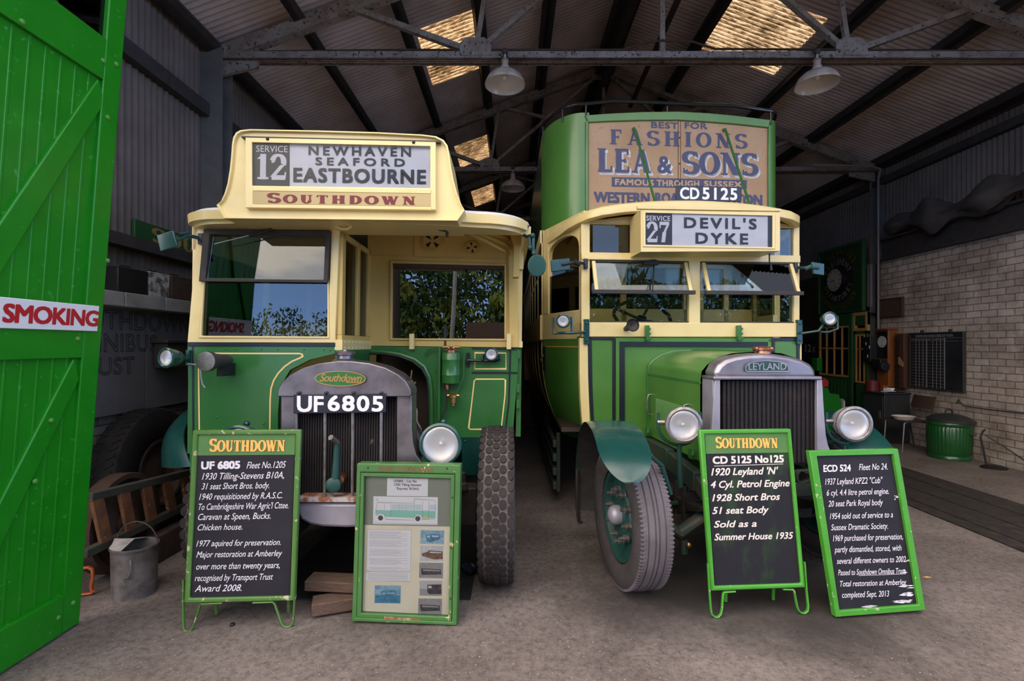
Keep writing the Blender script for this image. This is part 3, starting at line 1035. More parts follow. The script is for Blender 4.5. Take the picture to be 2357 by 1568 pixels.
# roof trusses -------------------------------------------------------
def truss(Y):
    t = MB()
    zt = 4.69
    for dy in (-0.045, 0.045):
        t.box(XL + 0.1, XR - 0.1, Y + dy - 0.035, Y + dy + 0.035, zt, zt + 0.012)
        t.box(XL + 0.1, XR - 0.1, Y + dy - 0.006, Y + dy + 0.006, zt, zt + 0.085)
    for s in (-1, 1):
        e = Vector((XL + 0.12 if s < 0 else XR - 0.12, Y, ZE - 0.06))
        a = Vector((XM, Y, ZA - 0.10))
        t.beam(e, a, 0.10, 0.14)
        g = Vector((XM + s * 2.03, Y, zt + 0.09))

        def rz(x):
            return Vector((x, Y, roof_z(x) - 0.08))
        t.beam(g, a, 0.06, 0.05)
        t.beam(g, rz(XM + s * 3.42), 0.06, 0.06)
        t.beam(g, rz(XM + s * 1.86), 0.05, 0.05)
        t.beam(rz(XM + s * 1.86), Vector((XM + s * 1.05, Y, zt + 0.98)), 0.05, 0.05)
        # gusset plates with bolts
        t.prism([(g.x - 0.17, g.z - 0.05), (g.x + 0.17, g.z - 0.05), (g.x + 0.17, g.z + 0.06), (g.x + 0.10, g.z + 0.14), (g.x - 0.10, g.z + 0.14), (g.x - 0.17, g.z + 0.08)], Y - 0.058, Y - 0.048)
        for bx, bz in ((-.12, 0), (-.04, 0), (.04, 0), (.12, 0), (-.07, .08), (.05, .09)):
            t.ball((g.x + bx, Y - 0.058, g.z + bz), 0.014, 8, 4)
        t.prism([(e.x, e.z - 0.22), (e.x - s * 0.45, e.z - 0.12), (e.x - s * 0.45, e.z + 0.10), (e.x, e.z + 0.04)], Y - 0.02, Y + 0.02)
    t.beam(Vector((XM, Y, zt)), Vector((XM, Y, ZA - 0.1)), 0.05, 0.05, up=(0, 1, 0))
    t.prism([(XM - 0.22, ZA - 0.30), (XM + 0.22, ZA - 0.30), (XM + 0.22, ZA - 0.18), (XM, ZA - 0.08), (XM - 0.22, ZA - 0.18)], Y - 0.07, Y - 0.05)
    return t


for Y in (D1, D2, D2 + 3.4, D2 + 6.8):
    trim += 1
    obj('trim_%d' % trim, truss(Y), M['truss_steel'], kind='structure')
# wind brace between the first two trusses and the conduit on the first tie
trim += 1
mb = MB()
mb.beam(onY(1578, -40, D1 + .1), onY(1450, 246, D2 - .1), 0.07, 0.03)
obj('trim_%d' % trim, mb, M['iron_dark'], kind='structure')
mb = MB()
zz = 4.80
pts = [(-2.8, zz - .02), (-1.2, zz), (1.2, zz), (1.45, zz + .08), (1.62, zz + .10), (1.95, zz + .09), (2.2, zz + .01), (4.0, zz), (6.2, zz - .03)]
mb.tube([(x, D1 - .03, z) for x, z in pts], 0.012, 8)
tag(obj('conduit', mb, M['rust'], label='rusty thin conduit running along the top of the nearest roof tie', cat='pipe'))

# columns: steel H sections
for (x, y) in ((XL + 0.11, D1), (XR - 0.12, D1), (XL + 0.11, D2), (XR - 0.02, D2), (XL + 0.11, D2 + 3.4), (XR - 0.12, D2 + 3.4)):
    trim += 1
    mb = MB()
    mb.box(x - .12, x + .12, y - .10, y - .085, 0, ZE)
    mb.box(x - .12, x + .12, y + .085, y + .10, 0, ZE)
    mb.box(x - .01, x + .01, y - .085, y + .085, 0, ZE)
    obj('column_%d' % trim, mb, M['column'], kind='structure')

# cladding -----------------------------------------------------------
def clad(name, fn, n, z0, z1, m):
    mb = MB()
    vs, fs = [], []
    for j in range(n + 1):
        p0, p1 = fn(j, z0), fn(j, z1)
        vs += [p0, p1]
    for j in range(n):
        fs.append((2 * j, 2 * j + 2, 2 * j + 3, 2 * j + 1))
    mb.add(vs, fs)
    return obj(name, mb, m, smooth=60, kind='structure')


CS = 0.076 / 5
nY = int((Y1 - Y0) / CS)
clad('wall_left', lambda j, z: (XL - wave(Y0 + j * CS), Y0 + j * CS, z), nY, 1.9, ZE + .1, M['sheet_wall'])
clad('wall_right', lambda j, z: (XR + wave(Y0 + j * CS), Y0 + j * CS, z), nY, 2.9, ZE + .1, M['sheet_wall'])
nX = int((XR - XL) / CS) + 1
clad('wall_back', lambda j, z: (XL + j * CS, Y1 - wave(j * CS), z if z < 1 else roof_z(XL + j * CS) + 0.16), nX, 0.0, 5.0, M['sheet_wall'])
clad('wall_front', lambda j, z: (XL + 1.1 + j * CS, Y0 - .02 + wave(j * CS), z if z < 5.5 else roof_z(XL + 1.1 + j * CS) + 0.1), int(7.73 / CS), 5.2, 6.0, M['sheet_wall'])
mb = MB()
mb.box(XL - .2, XL + .08, Y0 - .1, Y1, 0, 1.905)
obj('wall_left_base', mb, M['brick_left'], kind='structure')
mb = MB()
for i in range(24):
    y = 2.5 + i * 0.45
    mb.box(XL - .1, XL + .27, y + .006, y + .444, 1.905, 2.02)
obj('trim_40', mb, M['block_white'], kind='structure', bevel=.006)
mb = MB()
mb.box(6.5, 6.95, Y0 - .1, D2 - .12, 0, 3.07)
obj('wall_right_base', mb, M['brick_right'], kind='structure')
mb = MB()
mb.box(6.56, 6.95, D2 + 0.0, Y1, 0, 3.07)
obj('wall_right_back', mb, M['brick_dark'], kind='structure')
# girts on the cladding and the dark beam on the right wall
girts = [(XL + 0.05, onX(450, 245, XL).z, .10, .14), (XL + 0.07, 2.47, .14, .10), (XR - 0.05, 4.50, .10, .12)]
for i, (x, z, w, h) in enumerate(girts):
    mb = MB()
    mb.box(x - w / 2, x + w / 2, Y0, Y1, z - h / 2, z + h / 2)
    obj('trim_%d' % (41 + i), mb, M['iron_dark'], kind='structure')
mb = MB()
mb.box(6.42, 6.60, Y0, D2 - .15, 3.07, 3.10)
mb.box(6.50, 6.53, Y0, D2 - .15, 3.07, 3.42)
mb.box(6.42, 6.60, Y0, D2 - .15, 3.42, 3.45)
obj('trim_45', mb, M['iron_dark'], kind='structure')

# green plank door, folded open on the left -----------------------------
DF = Frame((-2.475, 2.785, 0.012), yaw=math.pi / 2, tilt=math.radians(4.4))
door = empty('door_1', DF.M)
tag(door, kind='structure')


def duz(*pts):
    return DF.uz(pts, 0.0)


DZ, DU = 3.95, -0.68
mb = MB(DF.M)
u = -0.10
while u > DU:
    mb.prism([(u - .079, 0.02), (u - .001, 0.02), (u - .001, 3.2), (u - .079, 3.2)], 0.022, 0.045)
    mb.box(u - .088, u - .071, 0.019, 0.04, 0.02, 3.2)
    u -= .08
mb.box(DU, -.02, .040, .055, .02, 3.2)
p = obj('plank_infill', mb, M['door_green'], door, bevel=.004)
mb = MB(DF.M)
top = duz((249, 92), (229, 177))
mb.box(-0.115, 0.0, 0, 0.06, 0.0, DZ)
obj('hinge_stile', mb, M['door_green'], door, bevel=.006)
mb = MB(DF.M)
mb.box(DU, -.115, 0, .055, top[1][1], top[0][1])
obj('top_rail', mb, M['door_green'], door, bevel=.005)
mid = duz((222, 706), (205, 824))
mb = MB(DF.M)
mb.box(DU, -.115, 0, .055, mid[1][1], mid[0][1])
obj('middle_rail', mb, M['door_green'], door, bevel=.005)
bot = duz((149, 1368))
mb = MB(DF.M)
mb.box(DU, -.115, -0.004, .055, 0.0, bot[0][1])
obj('bottom_rail', mb, M['door_green'], door, bevel=.006)
for a, b, c, d in (((228, 182), (-80, 634), (-80, 768), (243, 236)), ((172, 826), (-60, 1276), (-60, 1397), (185, 873))):
    mb = MB(DF.M)
    pts = duz(a, b, c, d)
    mb.prism(pts, 0.002, 0.03)
    obj('brace', mb, M['door_green'], door, bevel=.006)
mb = MB(DF.M)
mb.box(DU, -.115, .025, .031, top[0][1], DZ - .15)
obj('window_pane', mb, M['window_dark'], door)
mb = MB(DF.M)
mb.box(DU, -.115, 0, .055, DZ - .15, DZ)
obj('head_rail', mb, M['door_green'], door)
mb = MB(DF.M)
for px, py in ((237, 140), (267, 148), (247, 270), (247, 600), (178, 780), (117, 968), (80, 1108), (133, 1422), (168, 1388), (50, 50)):
    q = duz((px, py))[0]
    mb.lathe([(0.013, 0), (0.012, .006), (0.005, .010), (0, .010)], Matrix.Translation((q[0], 0.0, q[1])) @ Matrix.Rotation(math.pi / 2, 4, 'X'), 10)
obj('bolt_heads', mb, M['lime'], door)

q = DF.uz([(0, 683), (229, 705), (229, 763), (0, 756)], -0.012)
w1 = (q[0][1] + q[1][1]) / 2
w0 = (q[2][1] + q[3][1]) / 2
sr = empty('door_sign', DF.M @ Matrix.Translation((q[1][0] - .3, 0, w0)), 'white enamel sign with red capitals SMOKING on the green door', 'sign')
mb = MB(DF.M)
mb.box(q[0][0] - .12, q[1][0], -.012, -.002, w0, w1)
obj('sign_plate', mb, M['white_paint'], sr, bevel=.003)
mb = MB(DF.M)
q2 = DF.uz([(8, 720), (226, 720)], -.012)
text(mb, 'SMOKING', q2[0][0], q2[1][0], w0 + .030, w1 - .030, -.0135, space=.92, bold=.035)
obj('sign_lettering', mb, M['sign_red'], sr)

# ================================================================== shared vehicle pieces
def lamp(root, name, c, r, depth, d, shell, back_r=0.35, lens='reflector', rim=None, rim_w=0.14, peak=False, label=None):
    """Round lamp: bowl (part) with rim and lens below it. c is the middle of the glass, d the way it looks."""
    Mx = facing(c, d)
    mb = MB(Mx)
    pr = [(r * back_r * .4, -depth), (r * back_r, -depth * .97), (r * .72, -depth * .68), (r * .93, -depth * .34), (r, -depth * .12), (r, 0.0)]
    mb.lathe(pr, None, 36)
    if peak:
        mb.ball((0, r * 0.98, -depth * .5), r * .16, 10, 6)
    s = obj(name, mb, shell, root, label=label)
    mb = MB(Mx)
    rw = r * rim_w
    mb.lathe([(r * 1.0, -.012), (r * 1.04, -.004), (r * 1.03, .008), (r - rw * .6, .013), (r - rw, .010), (r - rw, -.01)], None, 40)
    obj('rim', mb, rim or shell, s)
    mb = MB(Mx)
    n = 40
    R0 = r - rw
    mb.lathe([(R0, .002)] + [(R0 * math.cos(a), .002 - R0 * .42 * math.sin(a)) for a in [i * math.pi / 16 for i in range(1, 8)]] + [(0.001, -R0 * .42)], None, n)
    mb.ball((0, 0, -R0 * .2), R0 * .16, 12, 8)
    obj('reflector', mb, M[lens], s)
    mb = MB(Mx)
    mb.lathe([(R0, .003)] + [(R0 * math.cos(a), .003 + R0 * .10 * math.sin(a)) for a in [i * math.pi / 12 for i in range(1, 6)]] + [(0.001, .003 + R0 * .10)], None, n)
    obj('lens', mb, M['lens_frost'], s)
    return s


def frost():
    m = bpy.data.materials.new('lens_frost')
    m.use_nodes = True
    t = m.node_tree
    t.nodes.clear()
    out = N(t, 'ShaderNodeOutputMaterial')
    a = N(t, 'ShaderNodeBsdfTransparent')
    b = N(t, 'ShaderNodeBsdfGlossy', Roughness=0.22)
    d = N(t, 'ShaderNodeBsdfDiffuse')
    d.inputs[0].default_value = (0.48, 0.46, 0.47, 1)
    b.inputs[0].default_value = (0.9, 0.9, 0.92, 1)
    m1 = N(t, 'ShaderNodeMixShader')
    m1.inputs[0].default_value = 0.38
    m2 = N(t, 'ShaderNodeMixShader')
    m2.inputs[0].default_value = 0.16
    t.links.new(a.outputs[0], m1.inputs[1])
    t.links.new(d.outputs[0], m1.inputs[2])
    t.links.new(m1.outputs[0], m2.inputs[1])
    t.links.new(b.outputs[0], m2.inputs[2])
    t.links.new(m2.outputs[0], out.inputs[0])
    return m


M['lens_frost'] = frost()


def pane(name, Fr, pts, v, m, root, th=0.005, tilt=0.0):
    """A sheet of glass; tilt leans its top edge back by that many metres."""
    q = Fr.uz(pts, v)
    zs = [p[1] for p in q]
    z0, z1 = min(zs), max(zs)
    mb = MB(Fr.M)
    mb.prism(q, v, v + th)
    if tilt:
        I = Fr.I
        T = Fr.M
        for i, p in enumerate(mb.v):
            l = I @ p
            l.y += tilt * (l.z - z0) / (z1 - z0)
            mb.v[i] = T @ l
    return obj(name, mb, m, root, smooth=0)


def tyre_profile(R, w, rim):
    """(r, x) outline of a tyre cross-section."""
    h = R - rim
    return [(rim, -w * .36), (rim + h * .12, -w * .44), (rim + h * .45, -w * .5), (rim + h * .78, -w * .47), (R - h * .06, -w * .40), (R, -w * .30),
            (R + .004, 0), (R, w * .30), (R - h * .06, w * .40), (rim + h * .78, w * .47), (rim + h * .45, w * .5), (rim + h * .12, w * .44), (rim, w * .36)]


def axle_matrix(c, yaw=0.0):
    """Local z along the axle (towards -x before yaw)."""
    return Matrix.Translation(c) @ Matrix.Rotation(yaw, 4, 'Z') @ Matrix.Rotation(-math.pi / 2, 4, 'Y')


def glyph_arc():
    pass


# ================================================================== THE SINGLE-DECKER
B1 = Frame((-1.06, 3.25, 0), yaw=0.012, roll=0.012)
bus = empty('motor_bus', B1.M, 'green and cream single-deck vintage bus with a route 12 EASTBOURNE box on its roof', 'bus')


def b1(px, py, v=0.0):
    return B1.at(px, py, v)


def P1(pts, v0, v1, mb=None, at=None):
    mb = mb or MB(B1.M)
    mb.prism(B1.uz(pts, v0 if at is None else at), v0, v1)
    return mb


def c1(x, y):
    return (340 + x / 2.562, 280 + y / 2.562)


def c2(x, y):
    return (340 + x / 2.178, 760 + y / 2.178)


def c3(x, y):
    return (640 + x / 3.1355, 760 + y / 3.1355)


def c4(x, y):
    return (440 + x / 4.612, 480 + y / 4.612)


def c5(x, y):
    return (760 + x / 4.714, 500 + y / 4.714)


ZV = 0.70                                     # bulkhead behind the radiator
# cab front, green lower panel with rivets
mb = P1([(431, 789), (771, 791), (771, 815), (715, 828), (668, 852), (645, 890), (640, 950), (640, 1090), (437, 1090)], 0, .035)
for x in (520, 545, 602, 640, 700, 745):
    q = b1(x, 803 + (x - 520) * .01, 0)
    mb.ball((q.x, -.001, q.z), .0065, 8, 4)
for x, y in ((500, 860), (500, 960), (607, 975), (760, 806), (503, 1020)):
    q = b1(x, y, 0)
    mb.ball((q.x, -.001, q.z), .007, 8, 4)
cabp = obj('cab_front_panel', mb, M['bus_green'], bus, bevel=.006)
mb = MB(B1.M)
ribbon(mb, B1.uz([(461, 1040), (459, 990), (457, 830), (458, 820), (462, 814.5), (470, 813.5), (690, 814), (696, 816), (697, 820), (691, 824), (672, 832), (655, 844), (640, 860), (630, 876), (624, 895), (622, 920), (621, 1000)]), .010, -.0016)
obj('coach_line', mb, M['gold_pale'], cabp)
mb = P1([(431, 788), (771, 789.5), (771, 798), (431, 797)], -.006, .02)
P1([(441, 797), (446, 797), (447, 1085), (443, 1085)], -.003, .02, mb)
obj('waist_beading', mb, M['navy'], bus, bevel=.002)

# cab front, cream window surround
OUT = [(456, 505), (782, 508), (771, 789), (431, 788)]
INN = [(474, 529), (763, 533), (754, 775), (464, 773)]
mb = MB(B1.M)
mb.ring(B1.uz(OUT), B1.uz(INN), 0, .05)
mb.ring(B1.uz([(470, 640), (757, 643), (759, 779), (458, 778)]), B1.uz([(472, 642), (754, 645), (754, 775), (464, 773)]), -.008, .01)
cabf = obj('cab_window_surround', mb, M['cream'], bus, bevel=.005)
# opening upper sash of the windscreen
mb = MB(B1.M)
mb.ring(B1.uz([(474, 529), (763, 533), (757, 652), (463, 649)]), B1.uz([(488, 541), (752, 546), (748, 645), (478, 643)]), -.028, .0)
sash = obj('windscreen_sash', mb, M['iron_dark'], bus, bevel=.004)
pane('sash_pane', B1, [(486, 540), (754, 545), (750, 647), (476, 645)], -.020, M['windscreen'], sash, tilt=.022)
pane('lower_windscreen', B1, [(464, 648), (757, 651), (754, 776), (463, 774)], .012, M['windscreen'], bus)
mb = MB(B1.M)
a, b_ = b1(493, 562, -.06), b1(622, 530, -.06)
mb.tube([b_, b_.lerp(a, .38)], [.007, .005], 8)
mb.ball(b_, .012)
wp = obj('wiper', mb, M['black_gloss'], bus)
mb = MB(B1.M)
mb.tube([b_.lerp(a, .36), a], [.0045, .003], 8)
obj('wiper_blade', mb, M['alloy'], wp)

# header under the roof, roof with curved lip
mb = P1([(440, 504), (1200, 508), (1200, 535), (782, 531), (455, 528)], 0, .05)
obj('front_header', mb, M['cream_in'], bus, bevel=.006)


def roof_outline(s=1.0):
    pts = []
    hw, r, vf = 1.165, .34, -.26
    for cx, a0 in ((hw - r, 0), (-(hw - r), 90)):
        pass
    arc = []
    for i in range(9):
        a = math.radians(90 - 90 * i / 8)
        arc.append((hw - r + r * math.cos(a), vf + .09 + r * (1 - math.sin(a)) * .9))
    fr = [(u, vf + .09 * (abs(u) / (hw - r)) ** 2) for u in [-(hw - r) + (2 * (hw - r)) * i / 12 for i in range(13)]]
    left = [(-p[0], p[1]) for p in arc[::-1]]
    return left[:-1] + fr + arc[1:] + [(hw, 7.9), (-hw, 7.9)]


RO = roof_outline()
RZ = 2.395


def slab(mb, outline, rings, hw, cap=True):
    """Stack of scaled outlines: rings of (height, inset)."""
    n = len(outline)
    vs, fs = [], []
    vm = min(p[1] for p in outline)
    for z, k in rings:
        for p in outline:
            vs.append((p[0] * (1 - k / hw), p[1] + (k if p[1] < vm + 2.5 else -k), z))
    for i in range(len(rings) - 1):
        for k in range(n):
            l = (k + 1) % n
            fs.append((i * n + k, i * n + l, (i + 1) * n + l, (i + 1) * n + k))
    if cap:
        fs.append(tuple(range(n - 1, -1, -1)))
    fs.append(tuple((len(rings) - 1) * n + k for k in range(n)))
    mb.add(vs, fs)
    return mb


def crown(z, top, hw=1.165):
    return [(z, .0), (z + .012, .0), (z + .03, .02), (z + top * .35, .10), (z + top * .68, .30), (z + top * .92, .60), (z + top, hw * .86)]


obj('roof', slab(MB(B1.M), [(u * .99, v + .01) for u, v in RO], crown(RZ + .045, .15), 1.165, cap=False), M['roof_white'], bus, smooth=50)
mb = MB(B1.M)
front = [p for p in RO if p[1] < .03]
front = front + [(1.12, .03), (-1.12, .03)]
slab(mb, front, [(RZ - .03, .03), (RZ - .012, .028), (RZ - .006, .004), (RZ + .05, .0)], 1.165)
for s in (-1, 1):
    mb.box(s * 1.165 - (.06 if s > 0 else 0), s * 1.165 + (.06 if s < 0 else 0), .14, 7.9, RZ - .012, RZ + .05)
mb.box(-1.16, 1.16, 7.8, 7.9, RZ - .012, RZ + .05)
obj('roof_lip', mb, M['cream'], bus, smooth=50)

# destination box ------------------------------------------------------
DV = -.30
OB = [c1(*p) for p in [(405, 492), (432, 468), (452, 425), (470, 365), (484, 280), (492, 200), (497, 130), (504, 92), (520, 64), (545, 50), (600, 44), (1000, 52), (1350, 62), (1620, 76), (1700, 86), (1745, 108), (1768, 140), (1778, 190), (1790, 270), (1804, 345), (1826, 430), (1850, 490), (1869, 522), (1826, 584), (1200, 577), (450, 570)]]
ou = B1.uz(OB, DV)
mb = MB(B1.M)
mb.prism(ou, DV + .02, DV + .42)
cu = sum(p[0] for p in ou) / len(ou)
cz = sum(p[1] for p in ou) / len(ou)
mb.ring(ou, [(cu + (p[0] - cu) * .985, cz + (p[1] - cz) * .965) for p in ou], DV, DV + .03)
box = obj('destination_box', mb, M['cream'], bus, bevel=.006)
mb = MB(B1.M)
mb.ring(B1.uz([c1(582, 98), c1(1700, 122), c1(1700, 525), c1(582, 512)], DV), B1.uz([c1(620, 126), c1(1668, 149), c1(1668, 396), c1(620, 381)], DV), DV - .012, DV + .03)
P1([c1(618, 385), c1(1670, 398), c1(1670, 425), c1(618, 408)], DV - .016, DV + .02, mb)
P1([c1(612, 488), c1(1674, 503), c1(1674, 522), c1(612, 508)], DV - .016, DV + .02, mb)
obj('box_frame', mb, M['cream'], box, bevel=.003)
mb = P1([c1(552, 85), c1(1726, 113), c1(1726, 122), c1(552, 94)], DV - .012, DV + .02)
obj('box_gutter', mb, M['dark_wood'], box)
mb = P1([c1(618, 124), c1(1670, 148), c1(1670, 398), c1(618, 383)], DV + .012, DV + .03)
obj('route_blind', mb, M['blind'], box)
mb = P1([c1(619, 124), c1(836, 129), c1(836, 386), c1(619, 382)], DV + .010, DV + .014)
obj('number_blind', mb, M['blind_black'], box)
tv = DV + .008


def T1(mb, s, x0, y0, x1, y1, v=tv, fn=c1, sl=0.0, **k):
    a, b, t = B1.uz([fn(x0, y1), fn(x1, y0), fn(x0, y0)], v)
    text(mb, s, a[0], b[0], a[1], t[1], v, slope=sl, **k)


for word, x0, y0, x1, y1, sp, bo in (('NEWHAVEN', 950, 145, 1550, 195, 1.45, .03), ('SEAFORD', 990, 211, 1515, 255, 1.5, .03), ('EASTBOURNE', 862, 274, 1638, 354, 1.15, .035)):
    mb = MB(B1.M)
    T1(mb, word, x0, y0, x1, y1, space=sp, bold=bo)
    obj('route_lettering', mb, M['blind_black'], box)
mb = MB(B1.M)
a, b_, t_ = B1.uz([c1(640, 340), c1(820, 190), c1(640, 190)], tv)
serif(mb, '12', a[0], b_[0], a[1], t_[1], tv, fat=1.15)
obj('number_lettering', mb, M['blind'], box)
mb = MB(B1.M)
T1(mb, 'SERVICE', 640, 140, 826, 178)
obj('service_lettering', mb, M['blind'], box)
mb = P1([c1(618, 410), c1(1668, 428), c1(1668, 500), c1(618, 484)], DV - .0145, DV + .02)
nb = obj('name_board', mb, M['sand'], box)
mb = MB(B1.M)
a, b_, t_ = B1.uz([c1(708, 478), c1(1580, 428), c1(708, 421)], DV - .016)
serif(mb, 'SOUTHDOWN', a[0], b_[0], a[1], t_[1], DV - .016, space=.20, caps=.86, fat=1.4)
obj('name_lettering', mb, M['red_paint'], box)
pane('box_glass', B1, [c1(620, 126), c1(1668, 149), c1(1668, 396), c1(620, 381)], DV - .004, M['box_glass'], box)
for x, y in ((713, 107), (1570, 127)):
    q = b1(*c1(x, y), DV)
    mb = MB(B1.M)
    mb.ball((q.x, DV - .012, q.z), .010)
    obj('lamp_hole', mb, M['black'], box)

# inner cab side
us = b1(774, 650, 0).x
zs = [b1(774, y, 0).z for y in (534, 545, 771, 782, 806)]
mb = MB(B1.M)
zt = RZ - .03
for v0, v1 in ((.02, .085), (.36, .42), (.64, .70)):
    mb.box(us, us + .035, v0, v1, zs[2], zt)
mb.box(us, us + .035, .02, .70, zs[1], zt)
mb.box(us, us + .035, .02, .70, zs[3] - .01, zs[2])
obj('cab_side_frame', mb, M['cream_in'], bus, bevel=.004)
mb = MB(B1.M)
mb.box(us - .006, us + .045, .0, .70, zs[4], zs[3])
for k in range(8):
    for j in (0, 1):
        mb.ball((us + .045, .05 + k * .085, zs[4] + .015 + j * (zs[3] - zs[4] - .03)), .006, 8, 4)
obj('riveted_strip', mb, M['cream'], bus)
mb = MB(B1.M)
mb.box(us, us + .035, .0, .70, .62, zs[4])
obj('cab_side_panel', mb, M['bus_green'], bus)
mb = MB(B1.M)
mb.box(us + .010, us + .015, .085, .36, zs[2], zs[1])
mb.box(us + .010, us + .015, .42, .64, zs[2], zs[1])
obj('cab_side_pane', mb, M['glass_dim'], bus, smooth=0)

# bulkhead right of the cab: cream above, green below
mb = MB(B1.M)
mb.ring(B1.uz([(846, 540), (1190, 540), (1193, 800), (846, 796)], ZV), B1.uz([c5(676, 500), c5(1892, 528), c5(1892, 1322), c5(672, 1316)], ZV), ZV, ZV + .05)
mb.ring(B1.uz([c5(655, 470), c5(1912, 510), c5(1912, 1342), c5(650, 1335)], ZV), B1.uz([c5(678, 502), c5(1890, 530), c5(1890, 1320), c5(674, 1314)], ZV), ZV - .014, ZV + .02)
for a, b_ in (((405, 408), (908, 421)), ((972, 430), (1925, 450))):
    P1([c5(*a), c5(*b_), c5(b_[0], b_[1] + 12), c5(a[0], a[1] + 12)], ZV - .008, ZV + .01, mb)
P1([c5(908, 150), c5(972, 150), c5(972, 432), c5(908, 424)], ZV - .010, ZV + .01, mb)
P1([(1170, 520), (1192, 520), (1193, 800), (1172, 800)], ZV - .02, ZV + .02, mb)
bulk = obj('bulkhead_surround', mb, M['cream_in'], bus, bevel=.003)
pane('bulkhead_pane', B1, [c5(676, 500), c5(1892, 528), c5(1892, 1322), c5(672, 1316)], ZV + .020, M['glass_back'], bus)
mb = P1([c5(680, 505), c5(1890, 532), c5(1890, 570), c5(680, 548)], ZV + .006, ZV + .016)
obj('pane_rail', mb, M['dark_wood'], bulk)
for (x, y, r, ro) in ((1112, 262, 103, math.pi / 4), (1540, 334, 68, .18)):
    c = b1(*c5(x, y), ZV)
    rr = r / 4.714 / F * 3.95
    Mx = Matrix.Translation((c.x, ZV, c.z)) @ Matrix.Rotation(math.pi / 2, 4, 'X')
    mb = MB(B1.M)
    mb.lathe([(rr * 1.22, 0), (rr * 1.22, .003), (rr * 1.06, .004), (rr * 1.05, .026), (rr * .95, .030), (rr * .93, .020), (0, .020)], Mx, 36)
    vt = obj('ventilator', mb, M['cream_in'], bus)
    mb = MB(B1.M)
    for k in range(4):
        a = ro + k * math.pi / 2
        pts = [(c.x + rr * q * math.cos(a + d), c.z + rr * q * math.sin(a + d)) for q, d in ((.16, .1), (.16, -.1), (.78, -.30), (.82, 0), (.78, .30))]
        mb.prism(pts[::-1], ZV - .0215, ZV - .012)
    obj('ventilator_slot', mb, M['black'], vt)
mb = P1([(846, 797), (1193, 801), (1190, 880), (1180, 1008), (990, 1008), (989, 903), (982, 862), (963, 838), (928, 823), (866, 814), (846, 813)], ZV - .004, ZV + .04)
for x, y in ((880, 145), (1490, 145), (1358, 470), (1330, 720), (1350, 800), (1140, 300), (1140, 500)):
    q = b1(*c3(x, y), ZV)
    mb.ball((q.x, ZV - .005, q.z), .008, 8, 4)
bg = obj('bulkhead_panel', mb, M['bus_green'], bus, bevel=.004)
mb = MB(B1.M)
pts = [b1(*c3(x, y), ZV - .012) for x, y in ((640, 152), (760, 158), (880, 176), (985, 212), (1055, 265), (1092, 340), (1104, 430), (1108, 560), (1108, 700))]
mb.tube(pts, .018, 8)
obj('bonnet_rim', mb, M['bus_green'], bg)
mb = MB(B1.M)
mb.tube([b1(*c3(x, y), ZV - .02) for x, y in ((640, 168), (760, 172), (870, 190), (970, 226), (1040, 282), (1076, 350), (1086, 430), (1088, 560), (1088, 690))], .010, 8)
obj('rubber_seal', mb, M['black'], bg)
mb = MB(B1.M)
ribbon(mb, B1.uz([c3(1421, 164), c3(1645, 166), c3(1645, 280), c3(1420, 280)], ZV - .006), .008, ZV - .006, closed=True)
ribbon(mb, B1.uz([c3(1430, 354), c3(1632, 354), c3(1641, 362), c3(1638, 470), c3(1612, 700), c3(1600, 716), c3(1385, 716), c3(1376, 706), c3(1396, 540), c3(1416, 366)], ZV - .006), .010, ZV - .006, closed=True)
obj('panel_lining', mb, M['gold_pale'], bg)
mb = P1([c3(1398, 126), c3(1730, 130), c3(1730, 144), c3(1398, 139)], ZV - .010, ZV + .02)
P1([c3(1398, 300), c3(1728, 302), c3(1728, 316), c3(1398, 315)], ZV - .010, ZV + .02, mb)
P1([c3(1670, 144), c3(1684, 144), c3(1672, 520), c3(1650, 690), c3(1640, 690), c3(1660, 520)], ZV - .008, ZV + .02, mb)
obj('panel_beading', mb, M['navy'], bg)
for x in (945, 1648):
    mb = P1([c3(x, 26), c3(x + 34, 26), c3(x + 34, 140), c3(x, 140)], ZV - .05, ZV)
    obj('bonnet_clip', mb, M['cream'], bus, bevel=.004)
# side strip and hinges at the corner of the body
ur = b1(1193, 800, ZV).x
for y in (815, 893, 930):
    q = b1(1194, y, ZV)
    mb = MB(B1.M)
    mb.box(ur - .01, ur + .016, ZV - .01, ZV + .03, q.z - .035, q.z + .035)
    obj('side_hinge', mb, M['bus_green'], bus)

# engine bay: dark box, engine, pipes
mb = MB(B1.M)
ue = b1(992, 900, ZV).x
mb.box(us + .04, ue + .12, ZV + .55, ZV + .57, .3, 1.75)
mb.box(ue + .10, ue + .12, ZV, ZV + .57, .3, 1.75)
mb.box(us + .04, ue + .12, ZV + .0, ZV + .57, .40, .42)
obj('engine_bay', mb, M['navy'], bus)
mb = MB(B1.M)
mb.box(-.20, .16, -.10, ZV + .5, .55, 1.10)
mb.box(-.13, .10, -.05, ZV + .4, 1.10, 1.26)
for k in range(4):
    mb.lathe([(.05, 0), (.05, .1), (.02, .12)], Matrix.Translation((.20, .05 + k * .16, .9)) @ Matrix.Rotation(math.pi / 2, 4, 'Y'), 14)
mb.tube([(.24, -.05, .75), (.28, .2, .85), (.30, .6, .95)], .035, 10)
mb.tube([(.15, -.2, 1.0), (.25, -.1, .95), (.28, .1, .8)], .03, 10)
obj('engine', mb, M['oily'], bus, bevel=.01)
mb = MB(B1.M)
q = [b1(*c3(x, y), .35) for x, y in ((965, 290), (955, 380), (985, 380), (995, 375), (965, 415))]
mb.tube(q, .006, 8)
obj('copper_pipe', mb, M['copper'], bus)
mb = MB(B1.M)
mb.tube([b1(*c3(940, 640), -.05), b1(*c3(1010, 780), -.1), b1(*c3(1060, 880), -.2)], .04, 10)
obj('coolant_hose', mb, M['black'], bus)

